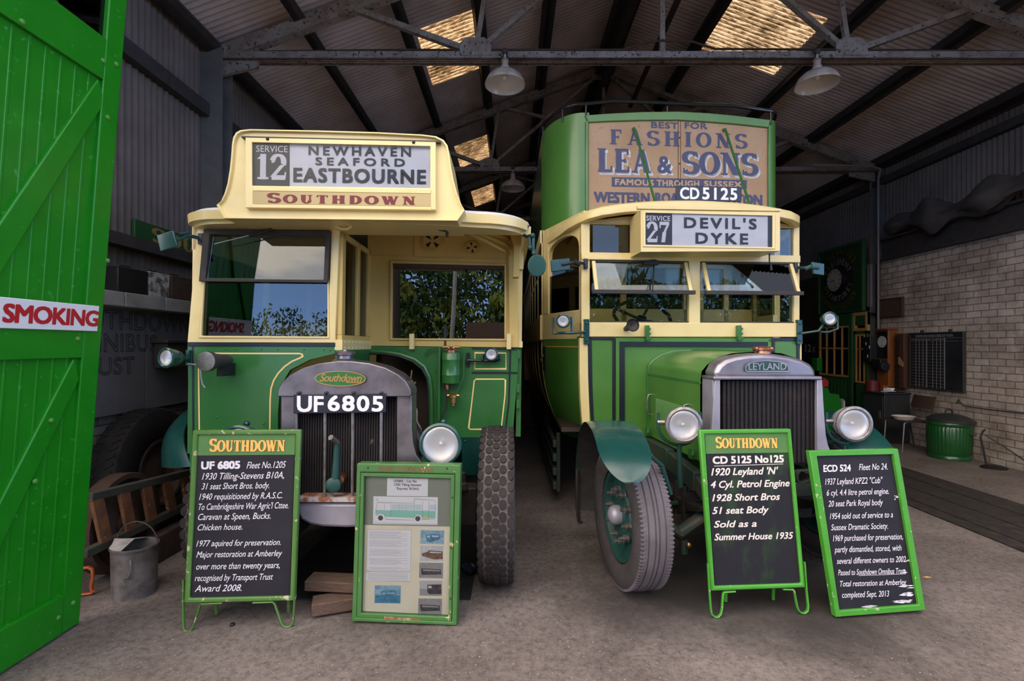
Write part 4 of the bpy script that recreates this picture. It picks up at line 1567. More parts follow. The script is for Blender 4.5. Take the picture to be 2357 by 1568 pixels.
# autovac tank with its pipes
av = empty('fuel_tank', B1.M, parent=bus)
mb = MB(B1.M)
c = b1(*c3(1248, 275), ZV - .085)
r = .072
h1, h0 = b1(*c3(1248, 172), ZV - .085).z, b1(*c3(1248, 382), ZV - .085).z
mb.lathe([(r * .5, h0 - .012), (r * .96, h0), (r, h0 + .01), (r, h0 + .06), (r * 1.03, h0 + .065), (r, h0 + .07), (r, h1 - .05), (r * 1.03, h1 - .045), (r, h1 - .04), (r, h1), (r * .9, h1 + .012), (0, h1 + .014)], Matrix.Translation((c.x, c.y, 0)), 28)
mb.box(c.x - .10, c.x - .085, c.y, ZV, h0 - .3, h1 + .05)
obj('tank_body', mb, M['bus_green'], av)
mb = MB(B1.M)
mb.lathe([(.042, h1 + .012), (.042, h1 + .03), (.02, h1 + .045), (0, h1 + .045)], Matrix.Translation((c.x, c.y, 0)), 20)
for s in (-1, 1):
    mb.tube([(c.x, c.y, h1 + .03), (c.x + s * .015, c.y, h1 + .04), (c.x + s * .03, c.y, h1 + .055), (c.x + s * .07, c.y, h1 + .05)], .012, 8)
obj('tank_cap', mb, M['copper'], av)
mb = MB(B1.M)
mb.lathe([(.014, h0 - .06), (.018, h0 - .04), (.012, h0 - .01)], Matrix.Translation((c.x - .03, c.y, 0)), 12, caps=True)
obj('drain_union', mb, M['copper'], av)
mb = MB(B1.M)
mb.tube([(c.x - .07, c.y, h1 + .05), (c.x - .13, c.y + .02, h1 + .05), (c.x - .19, c.y + .04, h1 + .03), (c.x - .22, c.y + .05, h1 - .02)], .006, 8)
mb.tube([(c.x + .07, c.y, h1 + .05), (c.x + .10, c.y + .02, h1 + .03), (c.x + .10, c.y + .02, h0 + .05), (c.x + .055, c.y, h0 - .06), (c.x + .05, c.y, h0 - .10)], .006, 8)
obj('tank_pipe', mb, M['bus_green'], av)
bc = b1(*c3(1262, 500), ZV - .085)
mb = MB(B1.M)
mb.lathe([(.006, -.055), (.014, -.05), (.014, -.035), (.024, -.03), (.026, .01), (.034, .015), (.034, .035), (.012, .045), (0, .05)], Matrix.Translation((bc.x, bc.y, bc.z)), 18)
mb.tube([(bc.x - .045, bc.y, bc.z + .03), (bc.x + .05, bc.y, bc.z + .03)], .011, 8)
obj('filter_bowl', mb, M['brass'], av)
mb = MB(B1.M)
mb.tube([(c.x - .03, c.y, h0 - .05), (bc.x - .05, bc.y, bc.z + .02), b1(*c3(1212, 570), ZV - .06), b1(*c3(1190, 610), ZV - .06), b1(*c3(1182, 650), ZV - .05)], .008, 8)
obj('drain_pipe', mb, M['iron_dark'], av)

# radiator -------------------------------------------------------------
RV = -.26
rad = empty('radiator', B1.M, parent=bus)
shell_half = [(794, 831), (813, 831), (854, 836), (890, 846), (920, 862), (938, 878), (947, 897), (948, 915), (948, 985), (952, 1020), (959, 1047), (972, 1066), (988, 1080), (988, 1142)]
core_half = [(794, 905), (820, 905), (850, 905), (880, 905), (905, 905), (911, 907), (912, 910), (912, 920), (912, 985), (912, 1020), (912, 1050), (912, 1080), (912, 1110), (912, 1142)]
AX = 796.5


def both(h):
    return h + [(2 * AX - x, y) for x, y in h[::-1] if abs(x - AX) > 5]


mb = MB(B1.M)
mb.ring(B1.uz(both(shell_half), RV), B1.uz(both(core_half), RV), RV, RV + .16)
obj('radiator_shell', mb, M['radiator_grey'], rad, bevel=.014)
mb = MB(B1.M)
top = both([(794, 831), (813, 831), (854, 836), (890, 846), (920, 862), (938, 878), (948, 897), (949, 909), (946, 912)])
q = B1.uz(top, RV)
mb.prism(q, RV - .035, RV + .16)
obj('top_tank', mb, M['radiator_grey'], rad, bevel=.032)
mb = MB(B1.M)
cc = b1(794, 830, RV + .06)
mb.lathe([(.082, -.02), (.076, .0), (.05, .012), (.048, .03), (.062, .034), (.064, .05), (.055, .058), (.02, .06), (.016, .068), (0, .07)], Matrix.Translation(cc), 28)
obj('filler_cap', mb, M['radiator_grey'], rad)
mb = MB(B1.M)
k0, k1 = b1(664, 1146, RV + .05), b1(913, 905, RV + .05)
mb.box(k0.x, k1.x, RV + .07, RV + .12, k0.z, k1.z)
nf = 42
for i in range(nf):
    u = k0.x + (k1.x - k0.x) * (i + .5) / nf
    mb.box(u - .0042, u + .0042, RV + .05, RV + .075, k0.z + .02, k1.z)
nh = 90
for i in range(nh):
    z = k0.z + .02 + (k1.z - k0.z - .02) * i / nh
    mb.box(k0.x, k1.x, RV + .056, RV + .07, z, z + .0022)
obj('radiator_core', mb, M['core'], rad, smooth=0)
for x in (682, 748, 812, 878):
    a, b_ = b1(x, 908, RV - .02), b1(x - 1, 1152, RV - .02)
    mb = MB(B1.M)
    mb.tube([a, b_], .0098, 10)
    mb.lathe([(.016, 0), (.016, .012), (.006, .02), (0, .02)], Matrix.Translation(b_ - Vector((0, 0, .01))), 10)
    obj('guard_rod', mb, M['steel'], rad)
q = B1.uz([(677.6, 908), (890, 905), (890, 949), (677.6, 951.5)], RV - .03)
mb = MB(B1.M)
mb.prism(q, RV - .045, RV - .038)
for x in (688, 751, 814, 878):
    e = b1(x, 905, RV - .04)
    mb.lathe([(.010, 0), (.010, .008), (.004, .012), (0, .012)], Matrix.Translation((e.x, RV - .045, e.z + .001)) @ Matrix.Rotation(math.pi / 2, 4, 'X'), 10)
pl = obj('number_plate', mb, M['plate'], rad, bevel=.003)
mb = MB(B1.M)
T1(mb, 'UF', 140, 478, 325, 588, v=RV - .0465, fn=c3, bold=.03)
obj('plate_lettering', mb, M['white_paint'], pl)
mb = MB(B1.M)
T1(mb, '6805', 362, 474, 755, 582, v=RV - .0465, fn=c3, space=1.12, bold=.03)
obj('plate_lettering', mb, M['white_paint'], pl)
bc = b1(785, 871.5, RV - .035)
rx, rz = 59 / F * 2.87, 17.5 / F * 2.87
ov = [(bc.x + rx * math.cos(2 * math.pi * i / 40), bc.z + rz * math.sin(2 * math.pi * i / 40)) for i in range(40)]
mb = MB(B1.M)
mb.prism(ov, RV - .046, RV - .03)
bd = obj('oval_badge', mb, M['bus_green'], rad)
mb = MB(B1.M)
ribbon(mb, ov, .006, RV - .0475, closed=True)
text(mb, 'Southdown', bc.x - rx * .82, bc.x + rx * .86, bc.z - rz * .40, bc.z + rz * .62, RV - .0475, shear=.35, space=.9, bold=.02)
P1([(797, 879), (832, 879), (832, 881.5), (797, 881.5)], RV - .0475, RV - .046, mb)
obj('badge_lettering', mb, M['brass'], bd)
# starting handle
mb = MB(B1.M)
a, e, f_ = b1(761, 1007, RV - .13), b1(778, 1019, RV - .07), b1(776, 1028, RV - .06)
g = b1(772, 1112, RV - .06)
mb.tube([e, f_, f_.lerp(g, .5), g], [.014, .018, .022, .028], 12)
mb.lathe([(.042, 0), (.046, .01), (.046, .05), (.03, .06), (0, .06)], Matrix.Translation(b1(773, 1112, RV - .03)) @ Matrix.Rotation(math.pi / 2, 4, 'X'), 16)
sh = obj('starting_handle', mb, M['teal_dull'], rad)
mb = MB(B1.M)
mb.tube([a, e], [.017, .013], 12)
obj('handle_grip', mb, M['steel'], sh)
mb = MB(B1.M)
mb.lathe([(.03, 0), (.034, .02), (.03, .07)], Matrix.Translation(b1(789, 1098, RV + .02)) @ Matrix.Rotation(math.pi / 2, 4, 'X'), 14, caps=True)
obj('handle_dog', mb, M['copper'], sh)
# bottom strip and apron
mb = MB(B1.M)
P1([(684, 1146), (909, 1146), (909, 1157), (684, 1157)], RV - .05, RV + .15, mb)
obj('bottom_strip', mb, M['rust_mix'], rad, bevel=.004)
ap = B1.uz(both([(796, 1157), (908, 1157), (908, 1180), (900, 1196), (880, 1207), (850, 1213), (796, 1215)]), RV - .02)
mb = MB(B1.M)
mb.prism(ap, RV - .03, RV + .10)
obj('front_apron', mb, M['alloy'], rad, bevel=.02)

# lamps, horn, mirrors -----------------------------------------------
s = lamp(bus, 'headlamp', B1.M @ b1(1014, 1023, -.29), .126, .20, (-.03, -1, 0.02), M['teal'], peak=True, rim_w=.13)
mb = MB(B1.M)
q = b1(1014, 1023, -.29)
mb.tube([q + Vector((0, .1, -.1)), q + Vector((-.03, .15, -.22)), Vector((q.x - .2, -.2, .62))], .02, 10)
obj('lamp_bracket', mb, M['teal_dull'], s)
s = lamp(bus, 'headlamp', B1.M @ b1(548, 1026, -.30), .121, .20, (0.03, -1, 0.02), M['teal'], peak=True, rim_w=.13)
mb = MB(B1.M)
q = b1(548, 1026, -.30)
mb.tube([q + Vector((0, .1, -.1)), q + Vector((.03, .15, -.22)), Vector((q.x + .2, -.2, .62))], .02, 10)
obj('lamp_bracket', mb, M['teal_dull'], s)
s = lamp(bus, 'side_lamp', B1.M @ b1(384, 824, -.16), .063, .12, (-.22, -1, .03), M['teal'], rim_w=.2)
mb = MB(B1.M)
q = b1(384, 824, -.10)
mb.tube([q + Vector((.03, .02, 0)), q + Vector((.08, .05, -.005)), Vector((b1(436, 830, 0).x, 0, q.z - .01))], .014, 8)
mb.box(b1(432, 830, 0).x, b1(440, 830, 0).x, -.02, .0, q.z - .05, q.z + .05)
obj('lamp_bracket', mb, M['teal'], s)
mb = MB(B1.M)
mb.tube([b1(x, y, -.06) for x, y in ((432, 838), (455, 840), (461, 848), (463, 870), (466, 884), (472, 893))], .005, 8)
obj('lamp_cable', mb, M['alloy'], s)
s = lamp(bus, 'side_lamp', B1.M @ b1(1131, 816, ZV - .12), .052, .09, (0, -1, 0.03), M['teal'], rim_w=.18)
mb = MB(B1.M)
q = b1(1131, 816, ZV - .09)
mb.tube([q + Vector((.062, .02, 0)), q + Vector((.068, .02, -.04)), q + Vector((.03, .03, -.055)), q + Vector((-.06, .03, -.05)), Vector((b1(1078, 829, ZV).x, ZV - .05, q.z - .05))], .012, 8)
mb.tube([q + Vector((-.062, .02, .0)), q + Vector((-.07, .02, -.05))], .012, 8)
qq = b1(1078, 829, ZV)
mb.lathe([(.02, 0), (.02, .05)], Matrix.Translation((qq.x, ZV, qq.z)) @ Matrix.Rotation(math.pi / 2, 4, 'X'), 12, caps=True)
for d in (-.045, .045):
    mb.lathe([(.016, 0), (.016, .012)], Matrix.Translation((qq.x, ZV, qq.z + d)) @ Matrix.Rotation(math.pi / 2, 4, 'X'), 12, caps=True)
mb.box(qq.x - .015, qq.x + .015, ZV - .01, ZV, qq.z - .05, qq.z + .05)
obj('lamp_bracket', mb, M['navy'], s)
mb = MB(B1.M)
a, b_ = b1(473, 832, -.28), b1(527, 829, -.05)
mb.tube([a, a.lerp(b_, .15), a.lerp(b_, .3), a.lerp(b_, .9), b_], [.062, .062, .048, .036, .03], 20)
hn = obj('horn', mb, M['iron_dark'], bus)
mb = MB(B1.M)
d = (b_ - a).normalized()
mb.lathe([(.060, -.004), (.060, .002), (.05, .004), (0, .004)], facing(a, -d), 20)
obj('horn_gauze', mb, M['steel'], hn)
mb = MB(B1.M)
mb.box(a.lerp(b_, .6).x - .02, a.lerp(b_, .6).x + .02, a.lerp(b_, .6).y, 0, a.z - .10, a.z - .02)
obj('horn_bracket', mb, M['black'], hn)


def mirror(root, Fr, pts, v, arm, m, armm, bez=None):
    mb = MB(Fr.M)
    mb.prism(Fr.uz(pts, v), v, v + .02)
    o = obj('mirror', mb, m, root, bevel=.006)
    mb = MB(Fr.M)
    for a in arm:
        mb.tube([Fr.at(*q) for q in a[0]], a[1], 8)
    obj('mirror_arm', mb, armm, o)
    return o


mi = mirror(bus, B1, [c1(48, 668), c1(148, 640), c1(176, 735), c1(72, 768)], -.20, [([(404, 553, -.19), (425, 547, -.12), (440, 544, -.05), (458, 548, -.01)], .012), ([(412, 539, -.17), (434, 536, -.1)], .008)], M['teal'], M['teal_dull'])
mb = MB(B1.M)
P1([(455, 537), (466, 537), (466, 562), (455, 562)], -.02, .0, mb)
obj('mirror_mount', mb, M['navy'], mi)
oc = b1(1236, 611, -.02)
el = [(1236 + 21.5 * math.cos(t), 611 + 26 * math.sin(t)) for t in [2 * math.pi * i / 28 for i in range(28)]]
mi = mirror(bus, B1, el, -.02, [([(1200, 538, .15), (1212, 545, .06), (1224, 541, 0), (1228, 548, 0), (1227, 572, 0), (1231, 584, 0), (1235, 592, 0)], .011), ([(1219, 546, 0), (1220, 568, 0), (1228, 580, 0)], .009)], M['teal'], M['teal_dull'])
mb = MB(B1.M)
for x, y in ((1226, 542), (1220, 570), (1229, 583)):
    mb.ball(b1(x, y, -.01), .017, 10, 6)
obj('mirror_joint', mb, M['teal_dull'], mi)

# soffit slats, crank and hooks below the roof
mb = MB(B1.M)
for k in range(4):
    a, b_ = b1(1075 + k * 22, 533 + k * 1, .1), b1(1172, 586 - k * 18, .62)
    mb.beam(a, b_, .03, .02)
mb.prism(B1.uz([(1165, 515), (1212, 515), (1200, 570), (1194, 640), (1180, 640), (1182, 570)], .55), .50, .60)
obj('roof_bracket', mb, M['cream_in'], bus, bevel=.004)
mb = MB(B1.M)
mb.tube([b1(1003, 526, -.04), b1(1010, 529, -.05), b1(1028, 533, -.05), b1(1030, 538, -.05)], .006, 8)
mb.tube([b1(1029, 534, -.05), b1(1029, 546, -.05)], .010, 8)
obj('blind_crank', mb, M['iron_dark'], bus)
mb = MB(B1.M)
mb.tube([b1(766, 514, -.12), b1(772, 521, -.12), b1(785, 527, -.12), b1(800, 527, -.12), b1(809, 521, -.12), b1(812, 514, -.12)], .008, 8)
obj('grab_hook', mb, M['cream'], bus)

# wings --------------------------------------------------------------
mb = MB(B1.M)


def wing_l(s, t):
    a = b1(429 + 2 * t, 944, .55).lerp(b1(372, 1075, .18), s)
    b_ = b1(446, 948, .45).lerp(b1(440, 1074, .02), s)
    p = a.lerp(b_, t)
    return p + Vector((0, -.10 * math.sin(math.pi * s) - .04 * math.sin(math.pi * t), .04 * math.sin(math.pi * s)))


mb.grid(wing_l, 8, 6, (0, .012, 0))
obj('front_wing', mb, M['teal'], bus)
mb = MB(B1.M)
P1([(1062, 1006), (1110, 1006), (1110, 1094), (1064, 1094)], ZV + .0, ZV + .03, mb)
obj('wing_valance', mb, M['teal'], bus)


def bus_wheel(parent, c, R, w, rim, yaw, style, mtyre, mwheel, outer=1):
    """Tyre (part) with wheel disc below it. Local z of the axle points to -x for outer = 1."""
    A = axle_matrix(c, yaw)
    if outer < 0:
        A = A @ Matrix.Rotation(math.pi, 4, 'X')
    mb = MB(A)
    pr = tyre_profile(R, w, rim)
    if style == 'ribbed':
        pr = []
        base = tyre_profile(R, w, rim)
        pr = base[:5]
        xs = [-.36, -.25, -.235, -.215, -.20, -.075, -.06, -.04, -.025, .025, .04, .06, .075, .20, .215, .235, .25, .36]
        for i, x in enumerate(xs):
            deep = (i % 4) in (2, 3)
            pr.append((R - (.009 if deep else 0) - abs(x) * .02, x * w))
        pr += base[8:]
    if style == 'ribbed':
        mb.lathe(pr[4:-5], None, 96)
        mb.m = 1
        mb.lathe(pr[:5], None, 96)
        mb.lathe(pr[-6:], None, 96)
        mb.m = 0
    else:
        mb.lathe(pr, None, 96)
    mb.lathe([(rim - .004, -w * .36), (rim + .004, -w * .30), (rim - .03, -w * .2), (rim - .03, w * .2), (rim + .004, w * .30), (rim - .004, w * .36)], None, 64)
    ty = None
    if style == 'scallop':
        n = 46
        for i in range(n):
            for j in range(5):
                x = (-2 + j) * w * .19
                a = 2 * math.pi * (i + .5 * (j % 2)) / n
                rr = R + .004 - abs(j - 2) ** 2 * .0035
                Mx = Matrix.Rotation(a, 4, 'Z') @ Matrix.Translation((rr, 0, x)) @ Matrix.Rotation(math.pi / 2, 4, 'Y') @ Matrix.Diagonal((w * .105, 2 * math.pi * R / n * .46, 1, 1))
                mb.m = 1
                mb.lathe([(1.0, -.006), (.92, .008), (.0, .010)], Mx, 10)
                mb.m = 0
    if style == 'ribbed':
        n = 110
        for i in range(n):
            a = 2 * math.pi * i / n
            for s in (-1, 1):
                Mx = Matrix.Rotation(a, 4, 'Z')
                mb.box(R - .034, R - .004, -.006, .006, s * w * .36 - .016, s * w * .36 + .016, Mx)
    mats = [mtyre, M['rubber'] if style == 'scallop' else M['rubber_side']]
    ty = obj('front_tyre', mb, mats, parent)
    mb = MB(A)
    d = w * .30
    mb.lathe([(rim, d), (rim * .96, d + .012), (rim * .90, d), (rim * .86, d * .45), (rim * .62, d * .25), (rim * .55, d * .75), (rim * .50, d * .9), (rim * .30, d * .95), (.001, d * .95)], None, 48)
    mb.lathe([(.001, -d * .3), (rim * .9, -d * .3), (rim * .98, -d)], None, 40)
    wd = obj('wheel_disc', mb, mwheel, ty)
    return ty, wd, A, d


YW = 3.41
for x in (-.10, -1.87):
    bus_wheel(bus, Vector((x, YW, .505)), .515, .235, .30, 0.0, 'scallop', M['rubber_dirt'], M['teal_dull'], outer=1 if x < -1 else -1)
mb = MB()
mb.beam(Vector((-2.0, YW, .50)), Vector((-.25, YW, .50)), .09, .10)
mb.box(-.38, -.24, YW - .07, YW + .07, .36, .62)
mb.tube([(-.34, YW - .02, .62), (-.34, YW - .02, .72)], .022, 10)
mb.beam(Vector((-.75, YW - .12, .58)), Vector((-.30, YW - .1, .64)), .03, .06)
mb.tube([(-.9, YW - .15, .40), (-.42, YW - .15, .40)], .02, 10)
mb.ball((-.38, YW - .15, .40), .05)
mb.beam(Vector((-.7, 3.05, .42)), Vector((-.7, 4.6, .50)), .07, .10)
mb.beam(Vector((-1.4, 3.05, .42)), Vector((-1.4, 4.6, .50)), .07, .10)
mb.beam(Vector((-.62, 3.10, .60)), Vector((-.62, 9.5, .60)), .08, .16)
mb.beam(Vector((-1.5, 3.10, .60)), Vector((-1.5, 9.5, .60)), .08, .16)
obj('front_axle', mb, M['oily'], bus, bevel=.01)

# saloon behind --------------------------------------------------------
BL = 7.6
zw = b1(1193, 800, ZV).z
hw = 1.11
mb = MB(B1.M)
for s in (-1, 1):
    mb.box(s * hw - .02, s * hw + .02, (.03 if s < 0 else ZV + .05), BL, .86, zw)
mb.box(-hw, hw, BL - .04, BL, .62, zw)
mb.box(-hw, hw, ZV + .6, BL, .80, .84)
obj('side_panel', mb, M['bus_green'], bus)
mb = MB(B1.M)
for s in (-1, 1):
    v = (.06 if s < 0 else ZV + .05)
    k = 0
    while v < BL:
        mb.box(s * hw - .02, s * hw + .02, v, v + .07, zw, RZ)
        v += .92
    mb.box(s * hw - .025, s * hw + .025, .06 if s < 0 else ZV, BL, RZ - .16, RZ)
    mb.box(s * hw - .025, s * hw + .025, .06 if s < 0 else ZV, BL, zw, zw + .05)
mb.box(-hw, hw, BL - .05, BL, zw, RZ)
obj('saloon_frame', mb, M['cream'], bus)
mb = MB(B1.M)
for s in (-1, 1):
    mb.box(s * hw - .003, s * hw + .003, .1 if s < 0 else ZV + .1, BL - .1, zw + .05, RZ - .16)
obj('saloon_glass', mb, M['glass_dim'], bus, smooth=0)
# partition behind the driver, seen through the windscreen
mb = MB(B1.M)
PV = 1.02
for x0, x1 in ((488, 505), (512, 520), (547, 562)):
    P1([(x0, 540), (x1, 540), (x1, 780), (x0, 780)], PV, PV + .04, mb)
P1([(478, 533), (790, 533), (790, 572), (545, 572), (478, 545)], PV - .01, PV + .03, mb)
P1([(478, 748), (790, 748), (790, 800), (478, 800)], PV, PV + .04, mb)
mb.box(-hw, us, PV, PV + .03, .8, b1(500, 780, PV).z)
obj('cab_partition', mb, M['cream_in'], bus)
mb = MB(B1.M)
mb.tube([b1(507, 770, .6), b1(507, 702, .6), b1(511, 696, .6), b1(516, 700, .6), b1(517, 770, .6)], .010, 8)
obj('grab_rail', mb, M['chrome'], bus)
mb = MB(B1.M)
mb.box(-hw, hw, ZV + .4, ZV + .43, .8, zw)
mb.box(-.6, 0.0, PV + .2, PV + .7, .85, 1.25)
obj('saloon_bulkhead', mb, M['dark_wood'], bus)
for i in range(6):
    for s in (-.62, .55):
        v = 2.0 + i * .85
        mb = MB(B1.M)
        mb.box(s - .40, s + .40, v, v + .42, 1.05, 1.20)
        mb.box(s - .40, s + .40, v + .42, v + .52, 1.05, 1.72)
        obj('saloon_seat', mb, M['dark_wood'], bus, bevel=.03)

# ================================================================== THE DOUBLE-DECKER
B2 = Frame((1.62, 4.40, 0), yaw=0.0785)
deck = empty('double_decker_bus', B2.M, 'green and cream open-top double-deck vintage bus with route 27 DEVIL\'S DYKE box', 'bus')


def b2(px, py, v=0.0):
    return B2.at(px, py, v)


def P2(pts, v0, v1, mb=None, at=None):
    mb = mb or MB(B2.M)
    mb.prism(B2.uz(pts, v0 if at is None else at), v0, v1)
    return mb


def d3(x, y):
    return (1180 + x / 2.8, 220 + y / 2.8)


def d4(x, y):
    return (1180 + x / 2.24, 740 + y / 2.24)


def d5(x, y):
    return (1440 + x / 3.136, 760 + y / 3.136)


def d6(x, y):
    return (1240 + x / 3.571, 560 + y / 3.571)


def d7(x, y):
    return (1300 + x / 4.533, 240 + y / 4.533)


def d8(x, y):
    return (1240 + x / 3.016, 860 + y / 3.016)


def d9(x, y):
    return (1180 + x / 2.8, 560 + y / 2.8)


# cab front: cream frame of three openings rows ------------------------------
ul, ur2 = b2(1338, 650).x, b2(1841, 650).x
zt2 = b2(1600, 492).z
za, zb = b2(1600, 520).z, b2(1600, 585).z          # quarterlights
zc_, zd = b2(1600, 602).z, b2(1600, 743).z         # main windows
ze = b2(1600, 776).z                               # waist
uL = [b2(x, 650).x for x in (1358, 1585, 1611, 1827)]
mb = MB(B2.M)
mb.box(ul, uL[0], 0, .07, ze, 2.69)
mb.box(uL[1], uL[2], -.01, .06, ze, zb + .01)
mb.box(uL[3], ur2, 0, .07, ze, 2.69)
mb.box(ul, ur2, 0, .06, za, 2.70)
mb.prism([(ul, 2.68), (ur2, 2.68), (ur2, 2.70), (.6, 2.755), (.3, 2.768), (0, 2.772), (-.3, 2.768), (-.6, 2.755), (ul, 2.70)], 0, .06)
mb.box(ul, ur2, -.012, .06, zc_, zb)
mb.box(ul, ur2, -.012, .06, ze, zd)
mb.box(ul + .02, uL[1] - .2, -.022, .0, zc_ - .0, zc_ + .03)
cf = obj('cab_front_frame', mb, M['cream'], deck, bevel=.006)
for i, (a, b_) in enumerate(((0, 1), (2, 3))):
    mb = MB(B2.M)
    mb.box(uL[a], uL[b_], .026, .031, zd, zc_)
    obj('windscreen_pane', mb, M['glass'], deck, smooth=0)
    # top-hung opening pane, bottom edge standing out
    zm = b2(1600, 676).z
    out = .115
    mb = MB(B2.M)
    vs = []
    x0, x1 = uL[a] + .015, uL[b_] - .015
    for side in (x0, x1 - .032):
        for x in (side, side + .032):
            vs += [(x, -.008, zc_), (x, -.008 - out, zm), (x, .016 - out, zm), (x, .016, zc_)]
    for k in (0, 8):
        mb.add(vs[k:k + 8], [(0, 1, 2, 3), (7, 6, 5, 4), (0, 4, 5, 1), (1, 5, 6, 2), (2, 6, 7, 3), (3, 7, 4, 0)])
    sf = obj('opening_frame', mb, M['cream'], deck, bevel=.003)
    mb = MB(B2.M)
    mb.box(uL[a] - .005, uL[b_] + .005, -.02 - out, .02 - out, zm - .02, zm + .014)
    mb.box(x0, x1, -.012, .018, zc_ - .018, zc_)
    mb.box(uL[a], uL[b_], -.004, .02, zd - .004, zd + .012)
    obj('pane_rail', mb, M['iron_dark'], sf, bevel=.003)
    mb = MB(B2.M)
    x0 += .03
    x1 -= .03
    mb.add([(x0, 0, zc_ - .01), (x0, -out, zm), (x1, -out, zm), (x1, 0, zc_ - .01), (x0, .005, zc_ - .01), (x0, .005 - out, zm), (x1, .005 - out, zm), (x1, .005, zc_ - .01)],
           [(0, 1, 2, 3), (7, 6, 5, 4), (0, 4, 5, 1), (1, 5, 6, 2), (2, 6, 7, 3), (3, 7, 4, 0)])
    obj('opening_pane', mb, M['glass'], sf, smooth=0)
for a, b_ in ((uL[0] + .03, uL[1] - .02), (uL[2], uL[3])):
    mb = MB(B2.M)
    mb.box(a, b_, .02, .025, zb, za)
    obj('quarterlight', mb, M['glass'], deck, smooth=0)

# green front below the waist
bl = b2(1358, 900).x
mb = P2([(1340, 776), (1841, 778), (1841, 1085), (1362, 1085), (1352, 1010)], 0.004, .05)
fp = obj('front_panel', mb, M['lime_green'], deck, bevel=.004)
mb = P2([(1354, 776), (1362, 776), (1364, 900), (1368, 985), (1372, 1010), (1366, 1010), (1360, 960), (1355, 880)], -.006, .01)
P2([(1354, 775), (1414, 776), (1414, 783), (1354, 782)], -.006, .01, mb)
P2([(1410, 778), (1416, 778), (1416, 1000), (1410, 1000)], -.006, .01, mb)
P2([(1780, 778), (1842, 778), (1842, 785), (1780, 785)], -.006, .01, mb)
P2([(1778, 778), (1784, 778), (1784, 900), (1778, 900)], -.006, .01, mb)
P2([(1835, 778), (1840, 778), (1840, 900), (1835, 900)], -.006, .01, mb)
obj('front_beading', mb, M['navy'], fp, bevel=.002)
mb = P2([(1418, 779), (1776, 780), (1776, 788), (1426, 787), (1426, 1000), (1418, 1000)], -.022, .01)
P2([(1768, 780), (1776, 780), (1776, 900), (1768, 900)], -.022, .01, mb)
obj('bonnet_board', mb, M['lime_green'], fp, bevel=.003)
mb = P2([(1426, 783), (1766, 784), (1766, 798), (1438, 797), (1438, 1005), (1426, 1005)], -.016, .01)
obj('bonnet_webbing', mb, M['navy'], fp)
mb = P2([(1842, 778), (1845, 778), (1845, 1000), (1842, 1000)], 0, .05)
obj('corner_strip', mb, M['cream'], fp)

# left corner pillar curving in at the bottom
mb = MB(B2.M)
ins = [(1334, 778), (1334, 860), (1336, 920), (1340, 970), (1346, 1016)]
outs = [(1353, 778), (1354, 860), (1356, 920), (1358, 970), (1361, 1014)]
mb.prism(B2.uz(ins + outs[::-1], -.004), -.004, .06)
obj('corner_pillar', mb, M['cream'], deck, bevel=.004)

# canopy roof over the cab
HW2 = 1.225
can = [(-1.225, .95), (-1.20, .62), (-1.13, .34), (-1.10, .16), (-1.045, .02), (-.97, -.09), (-.86, -.14)] + [(-.7 + .1 * i, -.15 - .03 * (1 - abs(-.7 + .1 * i) / .7)) for i in range(15)] + [(.86, -.14), (.97, -.09), (1.045, .02), (1.10, .16), (1.13, .34), (1.20, .62), (1.225, .95)]
zl = 2.86


def camber(u):
    return -.085 * min(1.25, abs(u) / 1.0) ** 2.6


mb = MB(B2.M)
n = len(can)
vs, fs = [], []
rings = [(-.085, .07), (-.090, .015), (-.080, .0), (-.02, .0), (-.006, .008), (.004, .03), (.03, .16), (.045, .40), (.05, .80)]
for z, k in rings:
    for p in can:
        u, v = p[0] * (1 - k / HW2), p[1] + k * (1 if p[1] < .9 else 0)
        vs.append((u, min(v, .95), zl + camber(p[0]) * (1 - k * .6) + z))
for i in range(len(rings) - 1):
    for k in range(n - 1):
        fs.append((i * n + k, i * n + k + 1, (i + 1) * n + k + 1, (i + 1) * n + k))
fs.append(tuple((len(rings) - 1) * n + k for k in range(n)))
mb.add(vs, fs)
obj('cab_canopy', mb, M['cream'], deck, smooth=50)

# destination box
EV = -.29
mb = P2([(1475, 482.5), (1796, 489), (1796, 578), (1475, 580)], EV + .012, 0.0, at=EV)
dbx = obj('destination_box', mb, M['cream'], deck, bevel=.004)
mb = MB(B2.M)
mb.ring(B2.uz([(1475, 482.5), (1796, 489), (1796, 578), (1475, 580)], EV), B2.uz([d3(855, 757), d3(1672, 776), d3(1672, 978), d3(855, 962)], EV), EV, EV + .02)
P2([d3(805, 708), d3(1730, 728), d3(1730, 745), d3(805, 730)], EV - .012, EV + .02, mb)
mb.ring(B2.uz([d3(838, 742), d3(1690, 762), d3(1690, 990), d3(838, 975)], EV), B2.uz([d3(855, 757), d3(1672, 776), d3(1672, 978), d3(855, 962)], EV), EV - .008, EV + .01)
obj('box_frame', mb, M['cream'], dbx, bevel=.003)
mb = P2([d3(850, 752), d3(1676, 772), d3(1676, 982), d3(850, 966)], EV + .008, EV + .016)
obj('route_blind', mb, M['blind'], dbx)
mb = P2([d3(852, 754), d3(1028, 760), d3(1028, 968), d3(852, 964)], EV + .006, EV + .010)
P2([d3(1645, 775), d3(1676, 776), d3(1676, 980), d3(1645, 980)], EV + .006, EV + .010, mb)
obj('number_blind', mb, M['blind_black'], dbx)


def T2(mb, s, x0, y0, x1, y1, v, fn=d3, sl=0.0, **k):
    a, b, t = B2.uz([fn(x0, y1), fn(x1, y0), fn(x0, y0)], v)
    text(mb, s, a[0], b[0], a[1], t[1], v, slope=sl, **k)


